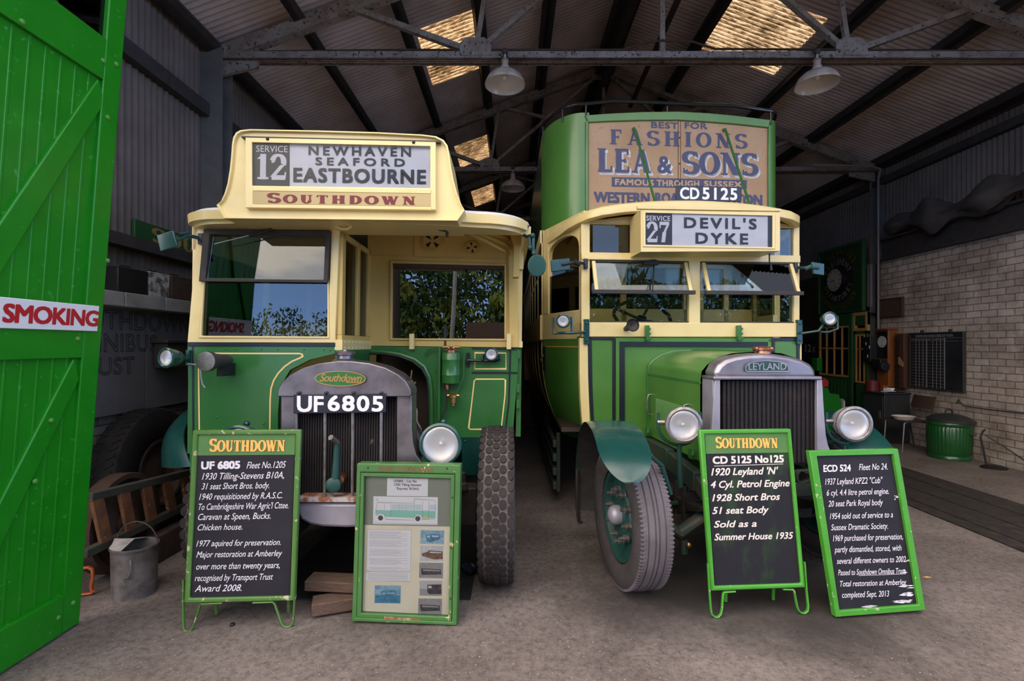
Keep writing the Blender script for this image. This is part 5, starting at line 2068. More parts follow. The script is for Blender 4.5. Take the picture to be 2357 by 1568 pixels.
for word, x0, y0, x1, y1 in (("DEVIL'S", 1108, 784, 1570, 852), ('DYKE', 1182, 886, 1515, 952)):
    mb = MB(B2.M)
    T2(mb, word, x0, y0, x1, y1, EV + .004, space=1.3, bold=.035)
    obj('route_lettering', mb, M['blind_black'], dbx)
mb = MB(B2.M)
a, b_ = B2.uz([d3(862, 944), d3(1012, 816)], EV + .004)
serif(mb, '27', a[0], b_[0], a[1], b_[1], EV + .004, fat=1.1)
obj('number_lettering', mb, M['blind'], dbx)
mb = MB(B2.M)
T2(mb, 'SERVICE', 862, 774, 1015, 806, EV + .004, space=1.1, bold=.02)
obj('service_lettering', mb, M['blind'], dbx)
pane('box_glass', B2, [d3(855, 757), d3(1672, 776), d3(1672, 978), d3(855, 962)], EV - .003, M['box_glass'], dbx)

# upper deck ------------------------------------------------------------
AV = .42
top_arc = [d7(218, 112), d7(500, 92), d7(800, 78), d7(1180, 73), d7(1500, 90), d7(1800, 118), d7(2148, 162)]
bot_arc = [d7(248, 186), d7(500, 174), d7(800, 166), d7(1180, 163), d7(1500, 182), d7(1800, 206), d7(2126, 242)]
mb = P2(top_arc + bot_arc[::-1], AV - .03, AV + .08)
P2([d7(218, 170), d7(248, 170), d7(248, 1180), d7(218, 1180)], AV - .03, AV + .05, mb)
P2([d7(2126, 220), d7(2150, 220), d7(2150, 1130), d7(2126, 1130)], AV - .03, AV + .05, mb)
obj('upper_front_frame', mb, M['bus_lime'] if 'bus_lime' in M else M['lime_green'], deck, bevel=.006)
mb = P2(bot_arc + [d7(2126, 1140), d7(248, 1190)], AV - .01, AV + .04)
ad = obj('advert_panel', mb, M['advert'], deck)
mb = P2([d7(1181, 165), d7(1186, 165), d7(1186, 1100), d7(1181, 1100)], AV - .0125, AV)
P2([d7(1206, 165), d7(1210, 165), d7(1210, 1100), d7(1206, 1100)], AV - .0125, AV, mb)
for y in (355, 625, 810):
    q = b2(*d7(1193, y), AV)
    mb.ball((q.x, AV - .012, q.z), .008, 8, 5)
obj('panel_joint', mb, M['rust'], ad)
av_ = AV - .0115


def S7(mb, s, x0, y0, x1, y1, v, **k):
    a, b, t = B2.uz([d7(x0, y1), d7(x1, y0), d7(x0, y0)], v)
    serif(mb, s, a[0], b[0], a[1], t[1], v, **k)


def T7(mb, s, x0, y0, x1, y1, v, **k):
    T2(mb, s, x0, y0, x1, y1, v, fn=d7, **k)


def word(name, m, v, fn, *args, **k):
    mb = MB(B2.M)
    fn(mb, *args, v, **k)
    return obj(name, mb, M[m], ad)


word('slogan_lettering', 'advert_blue', av_, T7, 'BEST', 905, 184, 1180, 246, space=1.1, bold=.04)
word('slogan_lettering', 'advert_blue', av_, T7, 'FOR', 1255, 190, 1482, 252, space=1.1, bold=.04)
word('fashion_lettering', 'advert_blue', av_, S7, 'FASHIONS', 470, 262, 1902, 418, space=.26, fat=1.15)
for s, x0, y0, x1, y1, sp in (('LEA', 338, 458, 898, 704, .04), ('SONS', 1228, 490, 2012, 726, .05)):
    mb = MB(B2.M)
    for k in range(6):
        o = k * 5
        S7(mb, s, x0 + o * .8, y0 + o, x1 + o * .8, y1 + o, av_ + .0004, space=sp, fat=1.15)
    obj('letter_shading', mb, M['white_paint'], ad)
    word('name_lettering', 'advert_blue', av_ - .0006, S7, s, x0, y0, x1, y1, space=sp, fat=1.22)
mb = MB(B2.M)
for k in range(5):
    o = k * 5
    T7(mb, '&', 972 + o, 545 + o, 1110 + o, 716 + o, av_ + .0004, bold=.015)
obj('letter_shading', mb, M['white_paint'], ad)
word('name_lettering', 'advert_blue', av_ - .0006, T7, '&', 972, 545, 1110, 716, bold=.025)
mb = P2([d7(490, 760), d7(1900, 790), d7(1900, 886), d7(490, 860)], av_, AV)
obj('slogan_band', mb, M['advert_blue'], ad)
for s, x0, y0, x1, y1 in (('FAMOUS', 528, 780, 925, 840), ('THROUGH', 962, 790, 1400, 850), ('SUSSEX', 1455, 800, 1845, 858)):
    word('slogan_lettering', 'advert_tan', av_ - .001, T7, s, x0, y0, x1, y1, bold=.045, space=1.1)
for s, x0, y0, x1, y1 in (('WESTERN', 308, 916, 880, 1022), ('ROAD', 948, 926, 1260, 1030), ('BRIGHTON', 1420, 934, 2056, 1040)):
    word('address_lettering', 'advert_blue', av_, T7, s, x0, y0, x1, y1, bold=.055)

# rounded sides of the upper deck
B2S = Frame((1.557, 4.40, 0))


def to_s(u, v):
    p = B2S.I @ (B2.M @ Vector((u, v, 0)))
    return p.x, p.y


zu0, zu1 = zl - .12, b2(*d3(258, 242), .9).z


def side_curve(s):
    us_ = b2(*d7(222, 500), AV).x if s < 0 else b2(*d7(2148, 500), AV).x
    e = s * 1.225
    pts = []
    for i in range(11):
        a = math.pi / 2 * i / 10
        pts.append(to_s(us_ + (e - us_) * math.sin(a), AV + .58 * (1 - math.cos(a))))
    e = pts[-1][0]
    return pts + [(e, 2.0), (e, 5.0), (e, 7.9)]


for s in (-1, 1):
    pl_ = side_curve(s)
    n = len(pl_) - 1
    mb = MB(B2S.M)

    def fn(i, j):
        k = int(round(i * n))
        return (pl_[k][0], pl_[k][1], zu0 + (zu1 - zu0) * j)
    nf_ = 10
    mb.grid(lambda i, j: fn(i * nf_ / n, j), nf_, 2, lambda p: Vector((-s * .03, .0, 0)))
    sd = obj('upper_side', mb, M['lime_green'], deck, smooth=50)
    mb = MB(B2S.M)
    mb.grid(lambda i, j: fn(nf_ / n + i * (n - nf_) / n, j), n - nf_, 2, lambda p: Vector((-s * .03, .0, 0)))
    obj('upper_side_panel', mb, M['side_shaded'], deck, smooth=50)
mb = MB(B2S.M)
cl, cr = side_curve(-1), side_curve(1)
path = [(p[0] * 1.0, p[1], zu1 + .085) for p in cl[::-1][2:]] + [(*to_s(u, AV - .02), zu1 + .115) for u in (-.6, -.2, .2, .6)] + [(p[0], p[1], zu1 + .085) for p in cr[:-2]]
mb.tube(path, .017, 10)
for p in (cl[4], cl[9], (cl[0][0], cl[0][1]), to_s(-.05, AV), (cr[0][0], cr[0][1]), cr[6], cr[9]):
    mb.tube([(p[0], p[1], zu1 - .05), (p[0], p[1], zu1 + .10)], .011, 8)
obj('guard_rail', mb, M['black_gloss'], deck)
# number plate above the canopy and the stays
mb = P2([d7(1160, 846), d7(1846, 862), d7(1846, 1016), d7(1160, 1010)], -.10, -.085)
np_ = obj('number_plate', mb, M['plate'], deck, bevel=.004)
mb = MB(B2.M)
T7(mb, 'CD', 1206, 868, 1400, 986, -.1015, bold=.03)
obj('plate_lettering', mb, M['white_paint'], np_)
mb = MB(B2.M)
T7(mb, '5125', 1440, 870, 1795, 990, -.1015, bold=.03, space=1.15)
obj('plate_lettering', mb, M['white_paint'], np_)
for (x0, y0, x1, y1) in ((1459, 297, 1509, 470), (1667, 299, 1727, 476)):
    mb = MB(B2.M)
    a, b_ = b2(x0, y0, AV - .02), b2(x1, y1, -.02)
    mb.tube([a + Vector((0, .02, .0)), a + Vector((0, -.02, -.004)), b_], .011, 8)
    mb.ball(a, .018, 10, 6)
    obj('roof_stay', mb, M['bus_green'], deck)

# door side of the cab on the left -----------------------------------------
phi = math.atan2(-.80, .25)
O2 = B2.M @ Vector((-.985, .0, 0))
SF = Frame(O2, yaw=0.0785 + phi)


def s2(*pts):
    return SF.uz(pts, 0.0)


LD = math.hypot(.25, .80)
z_ = lambda px, py: SF.at(px, py).z
zs_ = z_(1310, 716)
zw_ = z_(1310, 781)
zar = z_(1308, 541)
mb = MB(SF.M)
mb.box(-LD, 0, 0, .05, zw_, zs_)
mb.box(-.09, 0, 0, .05, zs_, zl - .06)
mb.box(-LD, -LD + .12, 0, .05, zs_, zl - .06)
ar = []
u0, u1 = -LD + .12, -.09
for i in range(13):
    a = math.pi * i / 12
    ar.append((u0 + (u1 - u0) * (1 - math.cos(a)) / 2, zar - .16 + .16 * math.sin(a) ** .7))
mb.prism([(u0, zl - .06)] + ar + [(u1, zl - .06)], 0, .05)
ds = obj('door_frame', mb, M['cream'], deck, bevel=.006)
mb = MB(SF.M)
mb.box(-LD + .11, -.08, .02, .025, zs_, (zs_ + zar) / 2 + .02)
obj('door_pane', mb, M['glass_dim'], ds, smooth=0)
# lower door panel, tucked under at the bottom


def tuck(z, zt, z0=.62):
    k = max(0.0, (zt - z) / (zt - z0))
    return .26 * k ** 2.6


def door_low(i, j):
    z = zw_ + (.66 - zw_) * j
    return (-LD + (LD - .04) * i, tuck(z, zw_), z)


mb = MB(SF.M)
mb.grid(door_low, 4, 14, (0, .03, 0))
dl = obj('door_panel', mb, M['lime_green'], deck)
for y in (785, 883, 981):
    mb = MB(SF.M)
    q = SF.at(1330, y, 0)
    z = q.z
    mb.box(-.10, -.02, tuck(z, zw_) - .012, tuck(z, zw_) + .01, z - .04, z + .04)
    obj('door_hinge', mb, M['bus_green'], dl)
mb = MB(SF.M)
q = SF.at(1265, 829, 0)
mb.box(-LD + .02, -LD + .07, -.012, .0, q.z - .12, q.z + .14)
mb.tube([(-LD + .045, -.014, q.z + .05), (-LD + .045, -.05, q.z), (-LD + .045, -.014, q.z - .06)], .010, 8)
obj('door_handle', mb, M['black'], dl)
mb = MB(SF.M)
mb.box(-LD, -.06, -.002, .0, zw_ - .075, zw_ - .066)
obj('door_line', mb, M['gold'], dl)

# long side of the lower saloon
BL2 = 8.2
VD = .76
E2 = 1.235
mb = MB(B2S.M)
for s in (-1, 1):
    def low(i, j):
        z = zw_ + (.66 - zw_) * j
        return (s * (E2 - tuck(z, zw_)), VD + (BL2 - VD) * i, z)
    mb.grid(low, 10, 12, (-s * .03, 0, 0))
obj('lower_side', mb, M['side_shaded'], deck)
mb = MB(B2S.M)
for k in range(9):
    v = VD + .05 + k * .82
    pts = []
    for j in range(13):
        z = zw_ + (.66 - zw_) * j / 12
        pts.append((-(E2 - tuck(z, zw_)) - .003, v, z))
    mb.tube(pts, .006, 6)
obj('side_lining', mb, M['gold_pale'], deck)
mb = MB(B2S.M)
ztop = zl - .04
for s in (-1, 1):
    e = s * E2
    mb.box(e - .025, e + .025, VD, BL2, zw_, zs_)
    mb.box(e - .025, e + .025, VD, BL2, ztop - .14, ztop)
    mb.box(e - .008, e + .008, VD, BL2, zs_ + .47, zs_ + .505)
    k = 0
    v = VD
    while v < BL2:
        mb.box(e - .008, e + .008, v, v + .05, zs_, ztop)
        v += .78
mb.box(-E2, E2, BL2 - .05, BL2, .7, ztop)
obj('saloon_frame', mb, M['cream'], deck, bevel=.004)
mb = MB(B2S.M)
for s in (-1, 1):
    mb.box(s * E2 - .003, s * E2 + .003, VD + .05, BL2 - .05, zs_, ztop - .14)
obj('saloon_glass', mb, M['window_dark'], deck, smooth=0)
mb = MB(B2S.M)
mb.box(-E2, E2, VD + .1, BL2, ztop, ztop + .05)
mb.box(-1.1, 1.1, .1, BL2, .80, .84)
obj('saloon_floor', mb, M['dark_wood'], deck)
# partition and fittings behind the driver, seen through the windscreen
mb = MB(B2.M)
PV2 = 1.05
for px in (1436, 1579, 1614, 1672, 1740, 1790):
    u = b2(px, 650, PV2).x
    mb.box(u - .03, u + .03, PV2, PV2 + .05, 1.2, ztop)
mb.box(-1.2, 1.2, PV2, PV2 + .05, b2(1600, 735, PV2).z - .25, b2(1600, 712, PV2).z)
mb.box(-1.2, 1.2, PV2, PV2 + .05, b2(1600, 618, PV2).z, ztop)
mb.box(-.94, .94, .08, PV2, 2.70, 2.715)
obj('saloon_partition', mb, M['cream_in'], deck, bevel=.004)
mb = MB(B2.M)
mb.box(-1.2, 1.2, PV2 + .05, PV2 + .06, 1.2, ztop)
obj('partition_glass', mb, M['window_dark'], deck, smooth=0)
mb = MB(B2.M)
c = b2(*d6(850, 606), .42)
Mx = Matrix.Translation(c) @ Matrix.Rotation(math.radians(38), 4, 'X')
ringp = [(.275 * math.cos(2 * math.pi * i / 48), .275 * math.sin(2 * math.pi * i / 48), .006 * math.sin(14 * math.pi * i / 24)) for i in range(48)]
mb.tube(ringp, .017, 10, closed=True, M=Mx)
for k in range(4):
    a = math.radians(58) + k * math.pi / 2
    mb.tube([(.04 * math.cos(a), .04 * math.sin(a), -.03), (.27 * math.cos(a), .27 * math.sin(a), 0)], .014, 8, M=Mx)
mb.lathe([(.05, -.05), (.05, -.01), (.03, .0), (0, .0)], Mx, 18)
mb.tube([(0, 0, -.04), (0, 0, -.75)], .028, 12, M=Mx)
obj('steering_wheel', mb, M['black'], deck)
mb = MB(B2.M)
a = b2(*d6(945, 165), -.03)
mb.prism(B2.uz([d6(858, 158), d6(900, 142), d6(950, 132), d6(990, 146), d6(1004, 162), d6(990, 176), d6(870, 176)], -.05), -.05, -.01)
mb.tube([b2(*d6(948, 176), -.04), b2(*d6(942, 260), -.09), b2(*d6(936, 390), -.15)], .006, 8)
mb.tube([b2(*d6(946, 250), -.085), b2(*d6(890, 396), -.155)], .003, 6)
obj('wiper', mb, M['black'], deck)
mb = MB(B2.M)
mb.tube([b2(*d6(1896, 85), -.20), b2(*d6(1896, 160), -.20), b2(*d6(1908, 172), -.20)], .006, 8)
mb.tube([b2(*d6(1908, 168), -.20), b2(*d6(1912, 222), -.20)], [.007, .012], 8)
obj('blind_crank', mb, M['black'], deck)
# bulb horn, clips, mirrors, side lamps
mb = MB(B2.M)
a, b_ = b2(1457, 748.5, -.22), b2(1441, 757, -.02)
d = (b_ - a).normalized()
mb.lathe([(.054, .0), (.056, .004), (.050, .02), (.034, .07), (.026, .16), (.02, .22)], facing(a, d), 28)
mb.lathe([(.052, .001), (.048, .02), (.0, .05)], facing(a, d), 28)
obj('horn', mb, M['iron_dark'], deck)
for x in (1491.5, 1703.5):
    mb = P2([(x - 4, 749), (x + 4, 749), (x + 4, 784), (x - 4, 784)], -.06, -.012)
    for y in (757, 768, 778):
        q = b2(x + 4, y, -.045)
        mb.ball(q, .012, 8, 5)
    obj('bonnet_clip', mb, M['bus_green'], deck, bevel=.003)
mi = mirror(deck, B2, [d6(98, 137), d6(256, 120), d6(260, 216), d6(106, 237)], -.06, [([(*d6(190, 176), -.065), (*d6(280, 160), -.06), (*d6(345, 163), -.05), (*d6(392, 168), -.01)], .014), ([(*d6(285, 150), -.06), (*d6(340, 176), -.05)], .020)], M['teal'], M['navy'])
mb = P2([d6(376, 124), d6(406, 126), d6(406, 208), d6(376, 210)], -.04, .0)
obj('mirror_mount', mb, M['navy'], mi, bevel=.008)
mi = mirror(deck, B2, [d6(2246, 152), d6(2350, 166), d6(2350, 266), d6(2258, 252)], -.10, [([(*d6(2300, 205), -.105), (*d6(2235, 200), -.10), (*d6(2180, 202), -.08), (*d6(2120, 200), -.01)], .014), ([(*d6(2240, 190), -.1), (*d6(2190, 212), -.08)], .020)], M['teal'], M['teal_dull'])
mb = P2([d6(2106, 158), d6(2134, 158), d6(2134, 242), d6(2106, 242)], -.04, .0)
obj('mirror_mount', mb, M['navy'], mi, bevel=.008)
for (px, py, r, arm, mnt, dd) in (
        (1296.5, 739, .060, [(d6(118, 612), -.06), (d6(122, 740), -.06), (d6(275, 738), -.06), (d6(380, 730), -.03)], d6(388, 728), [(d6(268, 606), -.06), (d6(274, 736), -.06)]),
        (1909.5, 734, .062, [(d6(2356, 590), -.12), (d6(2358, 640), -.12), (d6(2300, 720), -.12), (d6(2160, 742), -.05)], d6(2130, 730), [((1927, 728), -.12), ((1928, 757), -.12), ((1905, 765), -.12), ((1888, 764), -.12)])):
    v = arm[0][1]
    s = lamp(deck, 'side_lamp', B2.M @ b2(px, py, v - .05), r, .11, (-.06, -1, 0), M['teal'], rim_w=.2)
    mb = MB(B2.M)
    mb.tube([b2(p[0][0], p[0][1], p[1]) for p in arm], .012, 8)
    mb.tube([b2(p[0][0], p[0][1], p[1]) for p in dd], .011, 8)
    q = b2(mnt[0], mnt[1], 0)
    mb.box(q.x - .024, q.x + .024, -.03, 0, q.z - .11, q.z + .11)
    for k in (-.075, .075):
        mb.ball((q.x, -.03, q.z + k), .012, 8, 5)
    obj('lamp_bracket', mb, M['teal'], s)

# bonnet ----------------------------------------------------------------
NV = -1.02
hb = .405
zb1 = b2(1620, 806, 0).z


def bonnet_sec(t):
    """t 0..1 round the bonnet from lower left over the top to lower right."""
    pts = [(-hb, .80), (-hb, 1.0), (-hb, 1.20), (-hb, 1.34), (-hb + .01, 1.42), (-hb + .05, zb1 - .09), (-hb + .12, zb1 - .045), (-.18, zb1 - .012), (0, zb1)]
    full = pts + [(-u, z) for u, z in pts[::-1][1:]]
    x = t * (len(full) - 1)
    i = min(int(x), len(full) - 2)
    f = x - i
    return (full[i][0] * (1 - f) + full[i + 1][0] * f, full[i][1] * (1 - f) + full[i + 1][1] * f)


mb = MB(B2.M)


def bon(i, j):
    u, z = bonnet_sec(i)
    return (u, NV * j, z)


mb.grid(bon, 48, 1)
bo = obj('bonnet', mb, M['lime_green'], deck, smooth=40)
mb = MB(B2.M)
for s in (-1, 1):
    mb.box(s * hb - .006, s * hb + .006, NV, 0, 1.335, 1.35)
mb.box(-.005, .005, NV, 0, zb1 - .004, zb1 + .006)
mb.tube([(u, 0.0 - .006, z) for u, z in [bonnet_sec(k / 32) for k in range(33)]], .012, 8)
obj('bonnet_hinge', mb, M['bus_green'], bo)
vl0, vl1 = -.22, -.74
for s in (-1, 1):
    mb = MB(B2.M)
    for k in range(17):
        v = vl0 + (vl1 - vl0) * k / 16
        mb.add([(s * hb, v, .96), (s * hb, v, 1.15), (s * (hb + .014), v - .012, 1.145), (s * (hb + .014), v - .012, .965), (s * hb, v - .02, .96), (s * hb, v - .02, 1.15)],
               [(0, 1, 2, 3), (3, 2, 5, 4), (1, 5, 2), (0, 3, 4)] if s < 0 else [(3, 2, 1, 0), (4, 5, 2, 3), (2, 5, 1), (4, 3, 0)])
    obj('bonnet_louvre', mb, M['lime_green'], bo, smooth=0)
for v in (-.10, -.83):
    mb = MB(B2.M)
    zc2 = 1.08
    mb.tube([(-hb, v, zc2 + .09), (-hb - .03, v, zc2 + .085), (-hb - .04, v, zc2 + .04), (-hb - .04, v, zc2 - .04), (-hb - .03, v, zc2 - .085), (-hb, v, zc2 - .09)], .008, 8)
    obj('bonnet_handle', mb, M['steel'], bo)
for v in (-.03, -.9):
    mb = MB(B2.M)
    mb.box(-hb - .03, -hb + .01, v - .06, v, .80, .87)
    mb.tube([(-hb - .02, v - .05, .86), (-hb - .04, v - .1, .83)], .012, 8)
    obj('bonnet_catch', mb, M['bus_green'], bo)

# radiator --------------------------------------------------------------
QV = -1.17
rad2 = empty('radiator', B2.M, parent=deck)
# top tank
tank = [d5(640, 352), d5(646, 300), d5(672, 250), d5(720, 212), d5(790, 188), d5(880, 174), d5(985, 168), d5(1080, 172), d5(1180, 186), d5(1280, 212), d5(1345, 246), d5(1375, 290), d5(1386, 352)]
mb = P2(tank, QV, QV + .16)
obj('top_tank', mb, M['silver'], rad2, bevel=.03)
mb = P2([d5(636, 336), d5(1420, 334), d5(1420, 358), d5(636, 360)], QV - .012, QV + .165)
obj('tank_ledge', mb, M['silver'], rad2, bevel=.006)
for s in (-1, 1):
    if s < 0:
        fr = [d5(645, 358), d5(684, 358), d5(684, 716), d5(684, 935), d5(545, 935), d5(560, 905), d5(590, 860), d5(610, 790), d5(624, 700), d5(636, 500)]
    else:
        fr = [d5(1384, 358), d5(1420, 358), d5(1428, 500), d5(1438, 640), d5(1448, 760), d5(1462, 830), d5(1478, 868), d5(1500, 935), d5(1384, 935), d5(1384, 716)]
    mb = P2(fr, QV, QV + .03)
    u0 = b2(*d5(640 if s < 0 else 1420, 400), QV).x
    zz0, zz1 = b2(*d5(700, 935), QV).z, b2(*d5(700, 358), QV).z
    mb.box(u0 - .004, u0 + .004, QV + .01, QV + .165, zz0, zz1)
    obj('side_column', mb, M['alloy'], rad2, bevel=.005)
k0, k1 = b2(*d5(690, 985), QV + .05), b2(*d5(1382, 360), QV + .05)
mb = MB(B2.M)
mb.box(k0.x, k1.x, QV + .06, QV + .12, k0.z, k1.z)
for i in range(22):
    u = k0.x + (k1.x - k0.x) * (i + .5) / 22
    mb.tube([(u, QV + .045, k0.z + .02), (u, QV + .045, k1.z)], .0105, 8)
    for j in range(60):
        z = k0.z + .02 + (k1.z - k0.z - .02) * j / 60
        mb.box(u - .0125, u + .0125, QV + .034, QV + .05, z, z + .004)
obj('radiator_core', mb, M['core'], rad2, smooth=0)
mb = MB(B2.M)
cq = b2(*d5(990, 165), QV + .08)
mb.lathe([(.06, -.03), (.052, .0), (.05, .015), (.062, .02), (.062, .035), (.03, .045), (0, .047)], Matrix.Translation(cq), 24)
for k in range(4):
    a = k * math.pi / 2 + .4
    mb.ball(cq + Vector((.064 * math.cos(a), .064 * math.sin(a), .028)), .016, 8, 6)
obj('filler_cap', mb, M['copper'], rad2)
bdg = [d5(868, 292), d5(868, 268), d5(884, 246), d5(930, 228), d5(1020, 221), d5(1110, 228), d5(1160, 246), d5(1176, 268), d5(1176, 292), d5(1170, 298), d5(876, 298)]
mb = P2(bdg, QV - .014, QV + .01)
bd = obj('maker_badge', mb, M['teal_dull'], rad2, bevel=.002)
mb = MB(B2.M)
ribbon(mb, B2.uz(bdg, QV - .0155), .005, QV - .0155, closed=True)
T2(mb, 'LEYLAND', 888, 238, 1160, 288, QV - .0158, fn=d5, bold=.012)
obj('badge_lettering', mb, M['alloy'], bd)

# headlamps in forks
for px, py in ((1574, 978.5), (1966, 976)):
    r = .114
    cw = b2(px, py, -1.22)
    s = lamp(deck, 'headlamp', B2.M @ cw, r, .17, (-.05, -1, .02), M['alloy'], rim=M['steel'], rim_w=.17)
    mb = MB(B2.M)
    pts = []
    for k in range(17):
        a = math.radians(168 + 204 * k / 16)
        pts.append((cw.x + (r + .03) * math.cos(a), cw.y + .07, cw.z + (r + .03) * math.sin(a)))
    pts = [(pts[0][0], pts[0][1], pts[0][2] + .04)] + pts + [(pts[-1][0], pts[-1][1], pts[-1][2] + .04)]
    mb.tube(pts, .011, 8)
    mb.tube([(cw.x, cw.y + .07, cw.z - r - .025), (cw.x, cw.y + .07, cw.z - r - .09), (cw.x + .02 * (1 if px < 1700 else -1), cw.y + .10, .66)], [.016, .016, .02], 10)
    if px > 1700:
        mb.tube([(pts[2][0], pts[2][1], pts[2][2] - .01), (pts[2][0] - .12, pts[2][1] + .05, pts[2][2] - .02)], .008, 8)
    obj('lamp_fork', mb, M['teal_dull'], s)
    for d in (-1, 1):
        mb = MB(B2.M)
        mb.tube([(cw.x + d * (r - .01), cw.y + .06, cw.z + .01), (cw.x + d * (r + .035), cw.y + .07, cw.z + .01)], .016, 8)
        obj('lamp_lug', mb, M['steel'], s)

# chassis
mb = MB(B2.M)
for u in (-.42, .40):
    mb.beam(Vector((u, 2.5, .70)), Vector((u, -.55, .70)), .07, .17)
    mb.beam(Vector((u, -.55, .70)), Vector((u, -1.02, .66)), .07, .14)
    mb.beam(Vector((u, -1.02, .66)), Vector((u, -1.28, .56)), .06, .10)
    mb.tube([(u - .06, -1.28, .55), (u + .06, -1.28, .55)], .045, 14)
mb.beam(Vector((-.42, -1.10, .62)), Vector((.40, -1.10, .62)), .05, .10)
obj('chassis_rail', mb, M['chassis'], deck, bevel=.008)
q0, q1 = b2(*d5(1222, 1010), -1.28), b2(*d5(1350, 1105), -1.28)
mb = MB(B2.M)
rr = rounded(q0.x, q1.x + .06, q1.z, q0.z, .03)
cx_, cz_ = (q0.x + q1.x) / 2 - .01, (q0.z + q1.z) / 2
mb.ring(rr, [(cx_ + .038 * math.cos(math.atan2(p[1] - cz_, p[0] - cx_)), cz_ + .042 * math.sin(math.atan2(p[1] - cz_, p[0] - cx_))) for p in rr], -1.30, -1.26)
obj('spring_shackle', mb, M['chassis'], deck, bevel=.004)
for u in (-.44, .42):
    mb = MB(B2.M)
    for k in range(6):
        L = .40 - k * .05
        mb.beam(Vector((u, -.85 - L, .50 - k * .016 + .04)), Vector((u, -.85, .475 - k * .016)), .07, .013)
        mb.beam(Vector((u, -.85, .475 - k * .016)), Vector((u, -.85 + L, .50 - k * .016 + .04)), .07, .013)
    for d in (-.07, .07):
        mb.box(u - .05, u + .05, -.85 + d - .012, -.85 + d + .012, .36, .56)
        mb.tube([(u - .03, -.85 + d, .54), (u - .03, -.85 + d, .60)], .014, 8)
        mb.tube([(u + .03, -.85 + d, .54), (u + .03, -.85 + d, .60)], .014, 8)
    obj('leaf_spring', mb, M['oily'], deck)
mb = MB()
WL, WR = Vector((.785, 3.27, .465)), Vector((2.40, 3.75, .465))
ax = [WL + Vector((.16, 0, .02)), WL + Vector((.24, 0, -.06)), WL + Vector((.34, 0, -.13)), WL + Vector((.48, 0, -.03)), WL.lerp(WR, .5) + Vector((0, 0, -.06)), WR + Vector((-.48, 0, -.03)), WR + Vector((-.34, 0, -.13)), WR + Vector((-.24, 0, -.06)), WR + Vector((-.16, 0, .02))]
mb.tube(ax, [.07, .065, .055, .05, .05, .05, .055, .065, .07], 12, flat=.8)
mb.tube([WL + Vector((.17, 0, -.14)), WL + Vector((.17, 0, .16))], .04, 12)
mb.tube([WR + Vector((-.17, 0, -.14)), WR + Vector((-.17, 0, .16))], .04, 12)
mb.tube([WL + Vector((.2, .2, -.02)), WR + Vector((-.2, .2, -.02))], .02, 10)
mb.tube([WL + Vector((.36, -.03, -.16)), WL + Vector((.36, -.03, -.25))], .025, 10)
fa = obj('front_axle', mb, M['chassis'], deck)
mb = MB()
mb.ball(WL + Vector((.37, -.09, -.17)), .018)
obj('grease_nipple', mb, M['brass'], fa)

# wheels
for c, y in ((WL, .13), (WR, .10)):
    ty, wd, A, dd = bus_wheel(deck, c, .465, .235, .305, y, 'ribbed', M['rubber_grey'], M['teal_dull'])
    mb = MB(A)
    mb.lathe([(.062, dd * .9), (.064, dd + .03), (.052, dd + .055), (.03, dd + .068), (.001, dd + .072)], None, 24)
    obj('hub_cap', mb, M['alloy'], ty)
    for k in range(10):
        a = 2 * math.pi * k / 10 + .2
        mb = MB(A)
        Mx = Matrix.Translation((.165 * math.cos(a), .165 * math.sin(a), dd * .7))
        mb.lathe([(.026, 0), (.026, .006), (.022, .008), (.022, .034), (.012, .036), (.012, .062), (0, .064)], Mx, 8)
        obj('wheel_nut', mb, M['steel'], ty)
# wings over the front wheels
for (c, xa, xb, rt, rf) in ((WL, .505, .815, .625, .70), (WR, 2.25, 2.555, .625, .70)):
    mb = MB()
    def wing(s, t):
        ta = 33 if c is WL else 24
        th = math.radians(ta + (196 - ta) * s)
        r = rf + (rt - rf) * min(1, s / .3)
        x0, x1 = xa, xb
        k = 1.0
        if s < .13:
            k = math.sqrt(max(0.0, 1 - ((.13 - s) / .13) ** 2))
        xm, hwid = (x0 + x1) / 2, (x1 - x0) / 2 * max(.06, k)
        return Vector((xm + (2 * t - 1) * hwid, c.y - r * math.cos(th), c.z + r * math.sin(th) - .012 * (2 * t - 1) ** 2))
    def inward(p):
        return Vector((0, c.y - p.y, c.z - p.z)).normalized()
    mb.grid(lambda s, t: wing(s ** 1.7, t), 60, 8, lambda p: inward(p) * .005)
    wg = obj('front_wing', mb, M['teal'], deck, smooth=50)
    mb = MB()
    mb.grid(lambda s, t: wing(.012 + s ** 1.7 * .986, .03 + .94 * t) + inward(wing(.012 + s ** 1.7 * .986, .03 + .94 * t)) * .0055, 60, 8, lambda p: inward(p) * .003)
    obj('wing_lining', mb, M['oily'], wg, smooth=50)
    mb = MB()
    mb.tube([(xb - .02, c.y - .42, c.z + .50), (xb + .10, c.y - .30, c.z + .40), (xb + .16, c.y - .28, c.z + .22)] if c is WL else [(xa + .02, c.y - .42, c.z + .50), (xa - .10, c.y - .30, c.z + .40), (xa - .16, c.y - .28, c.z + .22)], .014, 8)
    obj('wing_stay', mb, M['teal_dull'], wg)
mb = MB()
mb.grid(lambda s, t: (.51 + .02 * s, 3.86 + .05 * t, .62 - .44 * s), 4, 3, (.02, 0, 0))
mb.tube([(.512, 3.84, .62), (.515, 3.84, .26), (.53, 3.86, .20), (.56, 3.9, .18)], .010, 8)
obj('mud_flap', mb, M['iron_dark'], deck)
